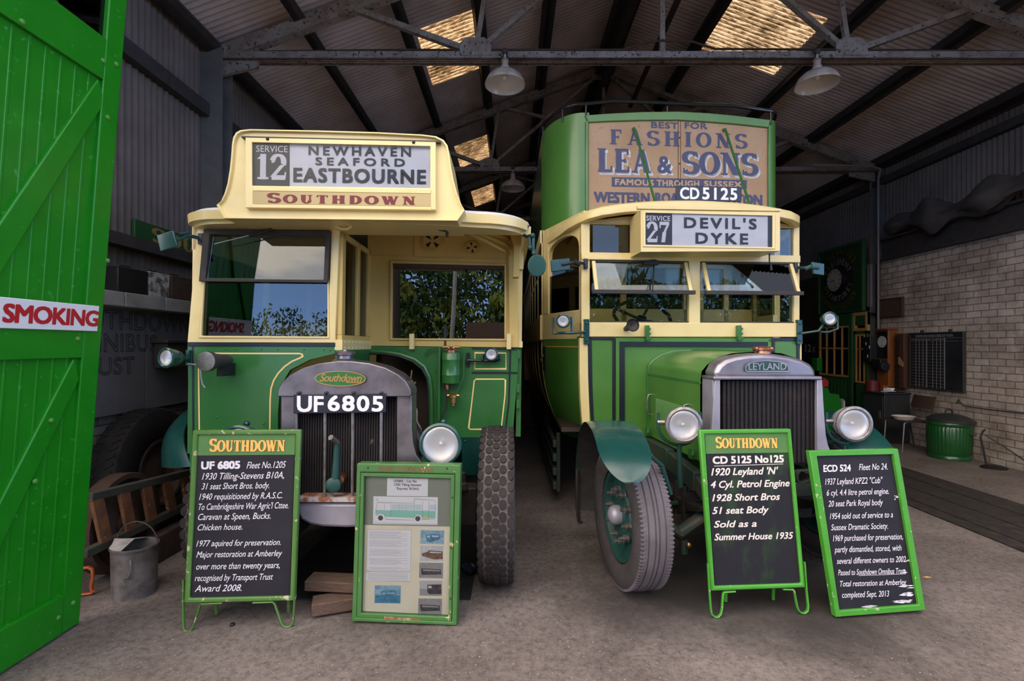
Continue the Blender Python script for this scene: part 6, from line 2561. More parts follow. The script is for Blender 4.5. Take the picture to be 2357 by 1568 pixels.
# lifeguard rails along the side
for k in range(4):
    z = .16 + k * .14
    mb = MB(B2S.M)
    mb.box(-1.15, -1.11, .45, 6.2, z, z + .075)
    if k == 0:
        for v in (.50, 2.2, 4.2, 6.0):
            mb.box(-1.11, -1.07, v, v + .05, .12, .72)
    obj('lifeguard_rail', mb, M['chassis'], deck, bevel=.006)
for s in (-1, 1):
    mb = MB(B2S.M)
    mb.lathe(tyre_profile(.47, .24, .3), Matrix.Translation((s * .93, 5.4, .47)) @ Matrix.Rotation(math.pi / 2, 4, 'Y'), 40)
    obj('rear_tyre', mb, M['rubber'], deck)

# ================================================================== BOARDS ON THE FLOOR
def chalk(root, Fr, fn, s, x0, x1, yc, yb, v, m, sl=-.02, shear=.32, bold=.012, name='chalk_line', par=None, space=1.0):
    """One line of writing; yc cap top and yb baseline at the left end, in crop pixels."""
    a, t, b = Fr.uz([fn(x0, yb), fn(x0, yc), fn(x1, yb + sl * (x1 - x0))], v)
    mb = MB(Fr.M)
    text(mb, s, a[0], b[0], a[1], t[1], v, shear=shear, fitheight=False, slope=(b[1] - a[1]) / (b[0] - a[0]), bold=bold, space=space)
    return obj(name, mb, M[m], par or root)


def e7(x, y):
    return (420 + x / 3.015, 960 + y / 3.015)


def e8(x, y):
    return (780 + x / 3.734, 1040 + y / 3.734)


def g1(x, y):
    return (1580 + x / 3.336, 970 + y / 3.336)


def border(Fr, fn, outer, inner, v0, v1, M_):
    mb = MB(Fr.M)
    mb.ring(Fr.uz([fn(*p) for p in outer], v0), Fr.uz([fn(*p) for p in inner], v0), v0, v1)
    return mb


def strap_leg(root, Fr, fn, pts, m, v=.0):
    mb = MB(Fr.M)
    w = [Fr.at(*fn(x, y), v) for x, y in pts]
    mb.tube(w, .0105, 8, flat=.55)
    return obj('strap_leg', mb, m, root)


def header(root, Fr, fn, pts, txt, v, sl):
    mb = MB(Fr.M)
    mb.prism(Fr.uz([fn(*p) for p in pts], v), v, v + .01)
    h = obj('header_panel', mb, M['header_green'], root)
    x0, x1, yt, yb = txt
    a, t, b = Fr.uz([fn(x0, yb), fn(x0, yt), fn(x1, yb + sl * (x1 - x0))], v)
    slo = (b[1] - a[1]) / (b[0] - a[0])
    for nm, mm, du, dv in (('letter_shadow', 'sign_brown', .004, -.0012), ('gold_lettering', 'gold', 0, -.0018)):
        mb = MB(Fr.M)
        serif(mb, 'SOUTHDOWN', a[0] + du, b[0] + du, a[1] - du * .8, t[1] - du * .8, v + dv, space=.03, caps=.88, fat=1.35, slope=slo)
        obj(nm, mb, M[mm], h)
    return h


# first chalkboard: bus on the left ------------------------------------------
K1 = Frame((-1.535, 2.745, 0.0), yaw=.06, tilt=-.075)
k1 = empty('chalkboard_sign', K1.M, 'worn green framed A-board chalkboard with gold heading, writing starts UF 6805 Fleet No 1205', 'chalkboard')
O = [(68, 92), (822, 88), (778, 1278), (6, 1296)]
I_ = [(102, 126), (782, 122), (744, 1246), (44, 1262)]
obj('frame', border(K1, e7, O, I_, -.012, .022, 0), M['board_green_old'], k1, bevel=.008)
mb = MB(K1.M)
mb.prism(K1.uz([e7(*p) for p in I_], .004), .004, .016)
obj('slate_panel', mb, M['chalkboard'], k1)
header(k1, K1, e7, [(100, 124), (784, 120), (778, 262), (96, 268)], (188, 712, 152, 240), .001, -.004)
tv1 = .0025
for s, x0, x1, yc, yb, sh, bo in (
        ('UF 6805', 132, 396, 312, 362, 0, .05), ('Fleet No.1205', 445, 718, 312, 358, .32, .005),
        ('1930 Tilling-Stevens B10A,', 135, 705, 390, 436, .32, .005), ('31 seat Short Bros. body.', 132, 602, 460, 504, .32, .005),
        ('1940 requisitioned by R.A.S.C.', 115, 692, 532, 576, .32, .005), ("To Cambridgeshire War Agric'l Cttee.", 112, 735, 602, 646, .32, .005),
        ('Caravan at Speen, Bucks.', 108, 612, 672, 716, .32, .005), ('Chicken house.', 105, 415, 746, 788, .32, .005),
        ('1977 aquired for preservation.', 96, 682, 858, 900, .32, .005), ('Major restoration at Amberley', 96, 692, 934, 977, .32, .005),
        ('over more than twenty years,', 95, 675, 1016, 1060, .32, .005), ('recognised by Transport Trust', 85, 628, 1096, 1140, .32, .005),
        ('Award 2008.', 85, 410, 1168, 1214, .32, .005)):
    chalk(k1, K1, e7, s, x0, x1, yc, yb, tv1, 'chalk', shear=sh, bold=bo)
strap_leg(k1, K1, e7, [(8, 1130), (6, 1300), (8, 1440), (16, 1478), (40, 1492), (64, 1482), (80, 1450), (122, 1310), (132, 1297), (280, 1290)], M['board_green_old'])
strap_leg(k1, K1, e7, [(784, 1020), (778, 1280), (772, 1420), (758, 1448), (730, 1456), (704, 1450), (688, 1430), (640, 1295), (628, 1283), (490, 1288)], M['board_green_old'])
for x in (190, 700):
    mb = MB(K1.M)
    a = K1.at(*e7(x + 10, 140), .02)
    q = K1.M @ a
    mb.tube([a, K1.I @ Vector((q.x, q.y + .05, 0.008))], .010, 8)
    obj('rear_leg', mb, M['board_green_old'], k1)

# glazed notice case ---------------------------------------------------------
K2 = Frame((-.78, 2.80, 0.0), yaw=-.04, tilt=-.075)
k2 = empty('notice_case', K2.M, 'small glazed green notice case with bus drawing and snapshots leaning at the radiator', 'notice case')
O = [(155, 98), (1046, 112), (1016, 1494), (108, 1458)]
I_ = [(186, 178), (998, 194), (972, 1466), (146, 1430)]
J_ = [(216, 214), (962, 232), (940, 1424), (188, 1392)]
obj('case_frame', border(K2, e8, O, I_, -.018, .060, 0), M['case_green'], k2, bevel=.006)
dr = obj('case_door', border(K2, e8, [(189, 181), (995, 197), (969, 1463), (149, 1427)], J_, -.014, .03, 0), M['case_green'], k2, bevel=.004)
mb = MB(K2.M)
mb.prism(K2.uz([e8(390, 1418), e8(698, 1440), e8(694, 1462), e8(388, 1440)], -.016), -.0165, -.012)
obj('worn_patch', mb, M['rust_mix'], dr)
for x, y in ((966, 826), (976, 392), (958, 1262)):
    mb = MB(K2.M)
    mb.ball(K2.at(*e8(x, y), -.014), .0055, 8, 5)
    obj('door_catch', mb, M['iron_dark'], dr)
mb = MB(K2.M)
mb.prism(K2.uz([e8(*p) for p in I_], .018), .018, .05)
bk = obj('backing_board', mb, M['header_grey'], k2)
mb = MB(K2.M)
mb.prism(K2.uz([e8(206, 630), e8(958, 645), e8(944, 1440), e8(180, 1405)], .0165), .0165, .02)
obj('cream_sheet', mb, M['cream_paper'], k2)
mb = MB(K2.M)
mb.ring(K2.uz([e8(60 + 175, 100 + 20), e8(260, 120), e8(260, 150), e8(235, 150)], -.0188), K2.uz([e8(244, 129), e8(253, 129), e8(253, 141), e8(244, 141)], -.0188), -.019, -.0182)
a, t, b = K2.uz([e8(338, 168), e8(338, 126), e8(810, 178)], -.0192)
mb = MB(K2.M)
serif(mb, 'SOUTHDOWN', a[0], b[0], a[1], t[1], -.0192, space=.03, fat=1.1, slope=(b[1] - a[1]) / (b[0] - a[0]))
obj('worn_lettering', mb, M['sign_brown'], k2)
for x, y in ((251, 138), (930, 144)):
    mb = MB(K2.M)
    mb.ball(K2.at(*e8(x, y), -.018), .005, 8, 5)
    obj('screw_hole', mb, M['black'], k2)


def sheet(name, x0, y0, x1, y1, m, v=.0155, sl=.015, parent=None):
    mb = MB(K2.M)
    d = sl * (x1 - x0)
    mb.prism(K2.uz([e8(x0, y0), e8(x1, y0 + d), e8(x1 - 3, y1 + d), e8(x0 - 4, y1)], v), v, v + .001)
    return obj(name, mb, M[m], parent or k2)


lb = sheet('title_label', 416, 226, 767, 380, 'paper')
for s, x0, x1, yc, yb, bo in (('UF6805 - Car No', 470, 668, 240, 262, .02), ('1930 Tilling Stevens', 476, 706, 272, 293, .02), ("'Express' B10A2", 494, 686, 306, 326, .02)):
    chalk(k2, K2, e8, s, x0, x1, yc, yb, .0148, 'ink', sl=.015, shear=0, bold=bo, name='label_line', par=lb)
dw = sheet('bus_drawing', 297, 383, 851, 622, 'paper')


def flat(parent, name, m, v, *polys):
    mb = MB(K2.M)
    for p in polys:
        if isinstance(p, tuple):
            mb.prism(circle_to(p), v, v + .0004)
        else:
            mb.prism(K2.uz([e8(*q) for q in p], v), v, v + .0004)
    return obj(name, mb, M[m], parent)


def circle_to(p):
    x, y, r = p
    return K2.uz([e8(x + r * math.cos(2 * math.pi * k / 16), y + r * math.sin(2 * math.pi * k / 16)) for k in range(16)], .0148)


flat(dw, 'drawing_body', 'print_teal', .0150, [(315, 500), (445, 506), (445, 500), (828, 510), (826, 575), (720, 572), (700, 545), (670, 540), (645, 570), (400, 560), (380, 535), (350, 530), (320, 548)])
flat(dw, 'drawing_door', 'print_yellow', .0148, [(722, 556), (770, 558), (770, 582), (722, 580)])
flat(dw, 'drawing_windows', 'print_blue', .0149, *[[(x, 450 + (x - 400) * .015), (x + 58, 451 + (x - 400) * .015), (x + 58, 496 + (x - 400) * .015), (x, 495 + (x - 400) * .015)] for x in (455, 520, 586, 652, 778)])
flat(dw, 'drawing_wheel', 'ink', .0147, (358, 570, 22))
flat(dw, 'drawing_wheel', 'ink', .0147, (678, 576, 22))
mb = MB(K2.M)
for pts in ([(318, 405), (330, 405), (332, 436), (640, 444), (650, 405), (826, 420), (830, 570)], [(330, 440), (318, 500), (312, 540), (335, 548), (358, 532), (390, 540), (405, 582), (640, 588), (655, 550), (690, 546), (715, 584), (822, 580)], [(390, 446), (392, 500)], [(448, 446), (446, 560)], [(516, 448), (516, 505)], [(582, 450), (582, 506)], [(648, 405), (648, 508)], [(720, 420), (720, 580)], [(772, 422), (770, 582)], [(300, 612), (846, 624)]):
    ribbon(mb, K2.uz([e8(*p) for p in pts], .0146), .0011, .0146)
obj('drawing_lines', mb, M['ink'], dw)
ts = sheet('typed_sheet', 246, 668, 622, 1022, 'paper')
mb = MB(K2.M)
ribbon(mb, K2.uz([e8(246, 668), e8(622, 674), e8(614, 1026), e8(233, 1020)], .015), .0012, .015, closed=True)
y = 686
while y < 1010:
    if int(y - 686) % 76 < 60:
        ribbon(mb, K2.uz([e8(262, y), e8(500 + 97 * math.sin(y * 1.7) ** 2, y + 5)], .015), .0013, .015)
    y += 8.5
obj('typed_lines', mb, M['ink_pale'], ts)
t2 = sheet('typed_slip', 234, 1032, 614, 1112, 'paper')
mb = MB(K2.M)
ribbon(mb, K2.uz([e8(234, 1032), e8(614, 1038), e8(610, 1117), e8(229, 1111)], .015), .0012, .015, closed=True)
for k in range(7):
    ribbon(mb, K2.uz([e8(250, 1046 + k * 9), e8(592, 1052 + k * 9)], .015), .0013, .015)
obj('typed_lines', mb, M['ink_pale'], t2)


def snapshot(x0, y0, x1, y1, sky, gr, busm, pale, shape):
    p = sheet('snapshot', x0 - 4, y0 - 4, x1 + 4, y1 + 4, pale)
    w, h = x1 - x0, y1 - y0

    def q(*pts):
        return [(x0 + a * w, y0 + b * h + .015 * a * w) for a, b in pts]
    flat(p, 'picture_sky', sky, .0150, q((0, 0), (1, 0), (1, .55), (0, .55)))
    flat(p, 'picture_ground', gr, .0150, q((0, .55), (1, .55), (1, 1), (0, 1)))
    flat(p, 'picture_bus', busm, .0147, q(*shape[0]))
    flat(p, 'picture_windows', pale, .0145, *[q(*s) for s in shape[1]])


SH1 = ([(.22, .35), (.45, .25), (.82, .30), (.84, .62), (.45, .90), (.25, .86)], [[(.27, .40), (.40, .38), (.40, .52), (.27, .52)], [(.48, .36), (.78, .38), (.78, .48), (.48, .50)]])
SH2 = ([(.05, .50), (.30, .40), (.36, .28), (.98, .34), (.98, .88), (.60, .92), (.30, .78), (.06, .68)], [[(.40, .36), (.92, .40), (.92, .48), (.40, .46)]])
SH3 = ([(.05, .36), (.92, .42), (.94, .76), (.10, .82), (.06, .70)], [[(.14, .42), (.88, .47), (.88, .56), (.14, .54)]])
SH4 = ([(.34, .26), (.98, .22), (.99, .88), (.42, .90), (.34, .75)], [[(.38, .34), (.54, .33), (.54, .50), (.38, .50)]])
snapshot(704, 676, 903, 790, 'photo_sky', 'photo_pale', 'photo_blue', 'photo_white', SH1)
snapshot(704, 812, 896, 936, 'photo_white', 'photo_white', 'photo_brown', 'photo_white', SH2)
snapshot(696, 958, 892, 1082, 'photo_grey', 'photo_grey', 'photo_dark', 'photo_grey', SH3)
snapshot(696, 1110, 884, 1236, 'photo_pinkish', 'photo_grey', 'photo_dark', 'photo_white', SH4)
snapshot(688, 1266, 882, 1396, 'photo_grey', 'photo_grey', 'photo_dark', 'photo_grey', SH3)
snapshot(312, 1152, 528, 1298, 'photo_sky', 'photo_blue2', 'photo_blue', 'photo_sky', SH1)
pane('case_glass', K2, [e8(*p) for p in J_], .002, M['lamp_glass'], k2, th=.003)

# second A-board: bus on the right -------------------------------------------
K3 = Frame((1.46, 2.875, 0.0), yaw=.07, tilt=-.085)
k3 = empty('chalkboard_sign', K3.M, 'bright green A-board chalkboard with gold heading, writing starts CD 5125 No 125', 'chalkboard')
O = [(98, 66), (804, 58), (916, 1280), (192, 1306)]
I_ = [(142, 98), (780, 90), (886, 1248), (220, 1270)]
obj('frame', border(K3, g1, O, I_, -.012, .022, 0), M['board_green'], k3, bevel=.008)
mb = MB(K3.M)
mb.prism(K3.uz([g1(*p) for p in I_], .004), .004, .016)
obj('slate_panel', mb, M['chalkboard_worn'], k3)
header(k3, K3, g1, [(142, 97), (780, 89), (792, 240), (150, 250)], (226, 702, 120, 206), .001, -.004)
for s, x0, x1, yc, yb, sh, bo in (
        ('CD 5125 No125', 205, 746, 272, 326, 0, .04), ("1920 Leyland 'N'", 192, 705, 362, 416, .25, .022), ('4 Cyl. Petrol Engine', 188, 792, 460, 512, .25, .022),
        ('1928 Short Bros', 200, 718, 562, 614, .25, .022), ('51 seat Body', 200, 632, 660, 712, .25, .022), ('Sold as a', 212, 538, 766, 816, .25, .022), ('Summer House 1935', 217, 820, 864, 914, .25, .022)):
    chalk(k3, K3, g1, s, x0, x1, yc, yb, .0025, 'chalk_cream', sl=-.022, shear=sh, bold=bo)
mb = MB(K3.M)
ribbon(mb, K3.uz([g1(212, 344), g1(744, 328)], .0025), .003, .0025)
obj('chalk_underline', mb, M['chalk_cream'], k3)
strap_leg(k3, K3, g1, [(164, 1095), (176, 1300), (186, 1440), (194, 1482), (218, 1504), (244, 1502), (264, 1478), (272, 1440), (280, 1325), (286, 1312), (374, 1306)], M['board_green'])
strap_leg(k3, K3, g1, [(905, 1080), (920, 1290), (934, 1420), (928, 1456), (906, 1474), (880, 1472), (860, 1452), (848, 1420), (826, 1305), (818, 1292), (740, 1290)], M['board_green'])
for x in (330, 700):
    mb = MB(K3.M)
    a = K3.at(*g1(x, 110), .02)
    q = K3.M @ a
    mb.tube([a, K3.I @ Vector((q.x, q.y + .05, 0.008))], .010, 8)
    obj('rear_leg', mb, M['board_green'], k3)

# plain chalkboard leaning on the right bus -----------------------------------
K4 = Frame((2.36, 2.895, 0.0), yaw=.09, tilt=-.085)
k4 = empty('leaning_chalkboard', K4.M, 'chalkboard in plain bright green frame without header, writing starts ECD 524 Fleet No 24', 'chalkboard')
O = [(944, 228), (1626, 211), (1839, 1452), (1146, 1506)]
I_ = [(1004, 268), (1590, 254), (1788, 1412), (1178, 1458)]
obj('frame', border(K4, g1, O, I_, -.014, .022, 0), M['board_green'], k4, bevel=.004)
mb = MB(K4.M)
mb.prism(K4.uz([g1(*p) for p in I_], .004), .004, .018)
obj('slate_panel', mb, M['chalkboard'], k4)
for s, x0, x1, yc, yb, sh, bo in (
        ('ECD 524', 1054, 1262, 338, 388, .05, .035), ('Fleet No 24.', 1326, 1545, 328, 376, .25, .007), ('1937 Leyland KPZ2 "Cub"', 1066, 1508, 440, 488, .25, .007),
        ('6 cyl. 4.4 litre petrol engine.', 1078, 1555, 526, 572, .25, .007), ('20 seat Park Royal body', 1090, 1510, 610, 656, .25, .007), ('1954 sold out of service to a', 1102, 1586, 706, 752, .25, .007),
        ('Sussex Dramatic Society.', 1112, 1548, 792, 838, .25, .007), ('1969 purchased for preservation,', 1126, 1662, 876, 922, .25, .007), ('partly dismantled, stored, with', 1138, 1652, 962, 1008, .25, .007),
        ('several different owners to 2002.', 1156, 1692, 1050, 1096, .25, .007), ('Passed to Southdown Omnibus Trust', 1166, 1682, 1140, 1184, .25, .007), ('Total restoration at Amberley', 1180, 1690, 1226, 1270, .25, .007),
        ('completed Sept. 2013', 1196, 1558, 1310, 1356, .25, .007)):
    chalk(k4, K4, g1, s, x0, x1, yc, yb, .0025, 'chalk', sl=-.03, shear=sh, bold=bo)
mb = MB(K4.M)
ribbon(mb, K4.uz([g1(1322, 1186), g1(1684, 1172)], .0025), .0022, .0025)
obj('chalk_underline', mb, M['chalk'], k4)
rr = random.Random(4)
for cx0, cy0, n, w in ((1700, 1270, 5, 40), (1680, 1330, 5, 40), (1672, 1385, 9, 60), (1440, 1430, 7, 50), (1610, 585, 4, 16), (1690, 1150, 3, 22), (1690, 1065, 3, 24)):
    mb = MB(K4.M)
    for k in range(n):
        x, y = cx0 + rr.uniform(-w, w), cy0 + rr.uniform(-14, 14)
        L, h = rr.uniform(12, 50) * w / 50, rr.uniform(3, 9)
        mb.prism(K4.uz([g1(x - L, y + 3), g1(x - L * .2, y - h), g1(x + L, y - 2), g1(x + L * .3, y + h)], .0025), .0025, .0035)
    obj('chalk_smear', mb, M['chalk'], k4)

# ================================================================== LEFT OF THE SINGLE-DECKER
def WLF(x):
    return Frame((x, 0, 0), yaw=math.pi / 2)


def WRF(x):
    return Frame((x, 0, 0), yaw=-math.pi / 2)


def h6(x, y):
    return (x / 1.94, 760 + y / 1.94)


def k3_(x, y):
    return (200 + x / 1.742, 480 + y / 1.742)


# grey boards with scratched lettering on the left wall
LP = WLF(-3.20)
pr = empty('wall_panel', LP.M @ Matrix.Translation((4.2, 0, 1.1)), 'dark grey wall panel with three outlined words in capitals above the spare tyre', 'panel')
zt_, zb_ = 1.955, LP.at(*k3_(200, 812)).z
us1 = LP.at(*k3_(236, 500)).x
for i, (a, b) in enumerate(((2.6, us1 - .006), (us1 + .006, 5.6))):
    mb = MB(LP.M)
    mb.box(a, b, 0, .03, zb_, zt_)
    obj('panel_sheet', mb, M['panel_grey'], pr, bevel=.003)
for s, a, b, z0, z1 in (('SOUTHDOWN', 3.40, 4.82, 1.725, 1.885), ('OMNIBUS', 3.47, 4.38, 1.545, 1.695), ('TRUST', 3.50, 4.12, 1.365, 1.505)):
    mb = MB(LP.M)
    text(mb, s, a, b, z0, z1, -.002, outline=.016, space=1.05)
    obj('outlined_word', mb, M['line_dark'], pr)
mb = MB(LP.M)
q0, q1 = LP.at(*k3_(322, 640), -.15), LP.at(*k3_(408, 528), -.15)
mb.box(q0.x, q1.x, -.15, -.03, q0.z, q1.z - .03)
mb.box(q0.x - .02, q1.x + .02, -.17, -.01, q1.z - .03, q1.z)
mb.box(q0.x + .02, q1.x - .02, -.04, .0, q0.z + .04, q1.z - .06)
tag(obj('wall_lantern', mb, M['iron_dark'], bevel=.006), 'dark boxy lantern on the grey wall panel behind the left side lamp', 'lantern')

# name board on the cladding
NB = WLF(-3.27)
nb_ = empty('name_board', NB.M @ Matrix.Translation((4.3, 0, 2.46)), 'green board with worn gold letters on the left wall, half hidden by the bus mirror', 'sign')
mb = MB(NB.M)
mb.box(4.22, 6.6, 0, .03, 2.44, 2.70)
obj('board', mb, M['shop_green'], nb_, bevel=.004)
mb = MB(NB.M)
serif(mb, 'SOU', 4.42, 5.02, 2.545, 2.675, -.002, space=.06, fat=1.2)
obj('gold_lettering', mb, M['gold_dull'], nb_)
mb = MB(NB.M)
text(mb, 'WAL', 4.66, 4.98, 2.455, 2.515, -.002, space=1.3, bold=.03)
obj('gold_lettering', mb, M['gold_dull'], nb_)

# oil cans on the ledge
CF = WLF(-3.08)
for (x0, y0, x1, y1, m, lab) in (
        (125, 228, 250, 350, 'black', 'black square oil can on the left wall ledge, first from the green door'),
        (252, 250, 336, 372, 'can_white', 'whitish flaking oil can on the left wall ledge between two dark cans'),
        (339, 265, 424, 382, 'rust_dark', 'dark brown oil can on the left wall ledge next to the bus pillar')):
    a, b = CF.at(*k3_(x0, 300)), CF.at(*k3_(x1, 300))
    h = (CF.at(*k3_(x0, y0)).z - 2.02) * .96
    c = empty('oil_can', CF.M @ Matrix.Translation(((a.x + b.x) / 2, .09, 2.02)), lab, 'oil can', 'oil cans on the ledge')
    mb = MB(CF.M)
    mb.box(a.x, b.x - .012, 0.0, .17, 2.02, 2.02 + h)
    mb.box(a.x - .003, b.x - .009, -.003, .173, 2.02 + h * .96, 2.02 + h + .004)
    obj('can_body', mb, M[m], c, bevel=.008)
    mb = MB(CF.M)
    xm = (a.x + b.x) / 2
    mb.tube([(xm - .06, .085, 2.02 + h), (xm - .055, .085, 2.05 + h), (xm + .055, .085, 2.05 + h), (xm + .06, .085, 2.02 + h)], .007, 8)
    obj('can_handle', mb, M['iron_dark'], c)

# spare tyre against the wall
ST = Vector((-3.06, 4.10, .53))
t = empty('spare_tyre', Matrix.Translation((ST.x, ST.y, 0)), 'large black spare tyre on its wheel leaning on the left brick wall', 'tyre')
A = Matrix.Translation(ST) @ Matrix.Rotation(.05, 4, 'Z') @ Matrix.Rotation(math.pi / 2 - .06, 4, 'Y')
mb = MB(A)
mb.lathe(tyre_profile(.53, .26, .27), None, 64)
n = 52
for i in range(n):
    a = 2 * math.pi * i / n
    for s in (-1, 1):
        mb.beam(Vector((.528 * math.cos(a), .528 * math.sin(a), s * .085)), Vector((.532 * math.cos(a + .06), .532 * math.sin(a + .06), s * .03)), .022, .014, up=(math.cos(a), math.sin(a), 0))
obj('tread', mb, M['rubber_spare'], t)
mb = MB(A)
mb.lathe([(.27, .10), (.275, .12), (.25, .115), (.24, .05), (.17, .03), (.10, .06), (.001, .06)], None, 48)
for k in range(6):
    a = k * math.pi / 3
    mb.lathe([(.035, .036), (.035, .04), (0, .04)], Matrix.Translation((.195 * math.cos(a), .195 * math.sin(a), 0)), 14)
obj('wheel_disc', mb, M['rust_dark'], t)
# rusty wheel
RW = Vector((-2.79, 3.46, .345))
t = empty('rusty_wheel', Matrix.Translation((RW.x, RW.y, 0)), 'rusty spoked iron wheel standing between the green door and the spare tyre', 'wheel')
A = Matrix.Translation(RW) @ Matrix.Rotation(.04, 4, 'Z') @ Matrix.Rotation(math.pi / 2 - .03, 4, 'Y')
mb = MB(A)
mb.lathe([(.30, -.06), (.335, -.06), (.34, -.05), (.34, .05), (.335, .06), (.30, .06), (.29, .05), (.29, -.05)], None, 48, closed=True)
obj('rim', mb, M['rust'], t)
mb = MB(A)
mb.lathe([(.292, -.01), (.16, .0), (.10, .03), (.10, .05), (.292, .02)], None, 40)
for k in range(5):
    a = k * 2 * math.pi / 5 + .3
    mb.lathe([(.055, .02), (.055, .026), (0, .026)], Matrix.Translation((.21 * math.cos(a), .21 * math.sin(a), .008)), 16)
obj('disc', mb, M['rust_dark'], t)
mb = MB(A)
mb.lathe([(.09, -.08), (.09, .08), (.05, .085), (.05, .10), (0, .10)], None, 24)
obj('hub', mb, M['rust'], t)

# ladder on edge, on a timber baulk
LF = WLF(-2.66)
ld = empty('ladder', LF.M @ Matrix.Translation((3.5, 0, .2)), 'mossy ladder with flaking orange rungs lying on edge below the spare tyre', 'ladder')
for (p, q_) in (((396, 748), (846, 636)), ((372, 1002), (836, 782))):
    a, b = LF.at(*h6(*p)), LF.at(*h6(*q_))
    mb = MB(LF.M)
    mb.beam(a, b, .05, .055)
    obj('side_rail', mb, M['mossy'], ld, bevel=.006)
for top, bot in (((428, 742), (476, 958)), ((548, 708), (588, 912)), ((650, 688), (680, 862)), ((740, 664), (770, 818)), ((822, 645), (846, 782))):
    a, b = LF.at(*h6(*top), -.012), LF.at(*h6(*bot), -.012)
    mb = MB(LF.M)
    mb.beam(a, b, .025, .085, up=(1, 0, .3))
    obj('rung', mb, M['orange_wood'], ld, bevel=.004)
mb = MB()
mb.beam(Vector((-2.645, 3.36, .10)), Vector((-2.62, 4.0, .10)), .10, .20)
tag(obj('timber_baulk', mb, M['timber_dark'], bevel=.01), 'dark timber baulk on the floor under the ladder', 'timber')

# bucket with half cover
BX, BY = -2.435, 3.14
bk_ = empty('bucket', (BX, BY, 0), 'dented galvanised bucket with half cover and wire handle on the floor left', 'bucket')
mb = MB(Matrix.Translation((BX, BY, 0)) @ Matrix.Diagonal((1.0, .85, 1, 1)))
mb.lathe([(.001, .012), (.120, .012), (.124, .0), (.128, .0), (.127, .015), (.131, .28), (.135, .30), (.139, .305), (.139, .318), (.132, .318), (.126, .28), (.122, .03), (.001, .025)], None, 40)
mb.tube([(.06, -.132, .26), (.075, -.146, .21), (.06, -.15, .16), (.03, -.14, .15)], .008, 8)
obj('pail', mb, M['galv'], bk_, smooth=50)
mb = MB(Matrix.Translation((BX, BY, 0)) @ Matrix.Diagonal((1.0, .85, 1, 1)))
mb.grid(lambda i, j: (.134 * math.cos(math.pi * (.50 + i)) * (1 - .0 * j), .134 * math.sin(math.pi * (.50 + i)) * (1 - 1.0 * j) - 0.0, .318 + .035 * j), 14, 4, (0, 0, -.004))
obj('half_cover', mb, M['galv_light'], bk_)
mb = MB(Matrix.Translation((BX, BY, 0)))
mb.tube([(-.137, 0, .30)] + [(.137 * math.cos(math.pi - math.pi * k / 16), .02, .30 + .155 * math.sin(math.pi * k / 16)) for k in range(1, 16)] + [(.137, 0, .30)], .0045, 8)
obj('wire_handle', mb, M['iron_dark'], bk_)

# orange bracket
a = onZ(197, 1372, 0)
mb = MB(Matrix.Translation((a.x, a.y, 0)) @ Matrix.Rotation(.3, 4, 'Z'))
mb.tube([(-.09, 0, .012), (.03, 0, .012), (.05, 0, .03)], .012, 8, flat=.6)
mb.tube([(.035, 0, .012), (.03, 0, .06), (.04, 0, .12), (.035, 0, .165), (.015, 0, .18), (-.05, 0, .18), (-.08, 0, .165)], .014, 8, flat=.7)
mb.tube([(-.07, 0, .165), (-.08, 0, .08), (-.085, 0, .012)], .012, 8)
tag(obj('iron_bracket', mb, M['orange'], origin=Matrix.Translation((a.x, a.y, 0))), 'small orange painted iron bracket on the floor beside the green door', 'bracket')

# drip sheet, planks, rag, cap
mb = MB()
mb.grid(lambda i, j: (-1.56 + 1.30 * i, 3.05 + 1.6 * j, .004 + .004 * math.sin(9 * i + 5 * j) ** 2), 12, 12, (0, 0, .004))
tag(obj('drip_sheet', mb, M['lino'], origin=(-.9, 3.8, 0)), 'black speckled drip sheet spread on the floor under the left radiator', 'floor sheet')
mb = MB()
mb.beam(Vector((-1.185, 2.885, .052)), Vector((-.50, 3.12, .052)), .12, .072)
tag(obj('timber_block', mb, M['timber'], origin=(-1.1, 2.9, 0), bevel=.006), 'rough brown timber lying flat on the floor behind the notice case', 'timber')
mb = MB()
mb.beam(Vector((-1.26, 3.02, .136)), Vector((-.55, 2.985, .121)), .13, .062)
tag(obj('timber_block', mb, M['timber'], origin=(-1.2, 3.0, .08), bevel=.006), 'upper rough brown timber laid across the one on the floor', 'timber')
a = onZ(1084, 1322, 0)
mb = MB(Matrix.Translation((a.x - .0, a.y + .0, .0125)))
mb.grid(lambda i, j: (.06 * math.cos(2 * math.pi * i) * math.sin(math.pi * j) * (1 + .3 * math.sin(5 * i * 6.28)), .05 * math.sin(2 * math.pi * i) * math.sin(math.pi * j) * (1 + .3 * math.cos(4 * i * 6.28)), .03 - .03 * math.cos(math.pi * j) + .008 * math.sin(20 * i + 9 * j)), 22, 10)
tag(obj('oily_rag', mb, M['navy'], origin=(a.x, a.y, 0)), 'crumpled black oily rag on the floor by the studded tyre', 'rag')
a = onZ(535, 1440, 0)
mb = MB(Matrix.Translation((a.x, a.y, 0)))
mb.lathe([(.013, 0), (.013, .010), (.010, .013), (0, .013)], None, 14)
tag(obj('bottle_cap', mb, M['black'], origin=(a.x, a.y, 0)), 'tiny black cap on the bare floor below the left chalkboard', 'cap')
a = onZ(2134, 1330, 0)
mb = MB(Matrix.Translation((a.x, a.y, .004)))
mb.prism([(-.03, 0), (-.005, .010), (.03, .004), (.006, -.010)], -.001, .001, Matrix.Rotation(math.pi / 2, 4, 'X'))
tag(obj('dry_leaf', mb, M['gold'], origin=(a.x, a.y, 0)), 'small dry yellow leaf on the floor right of the plain chalkboard', 'leaf')
# cloth in the engine bay
mb = MB(B1.M)


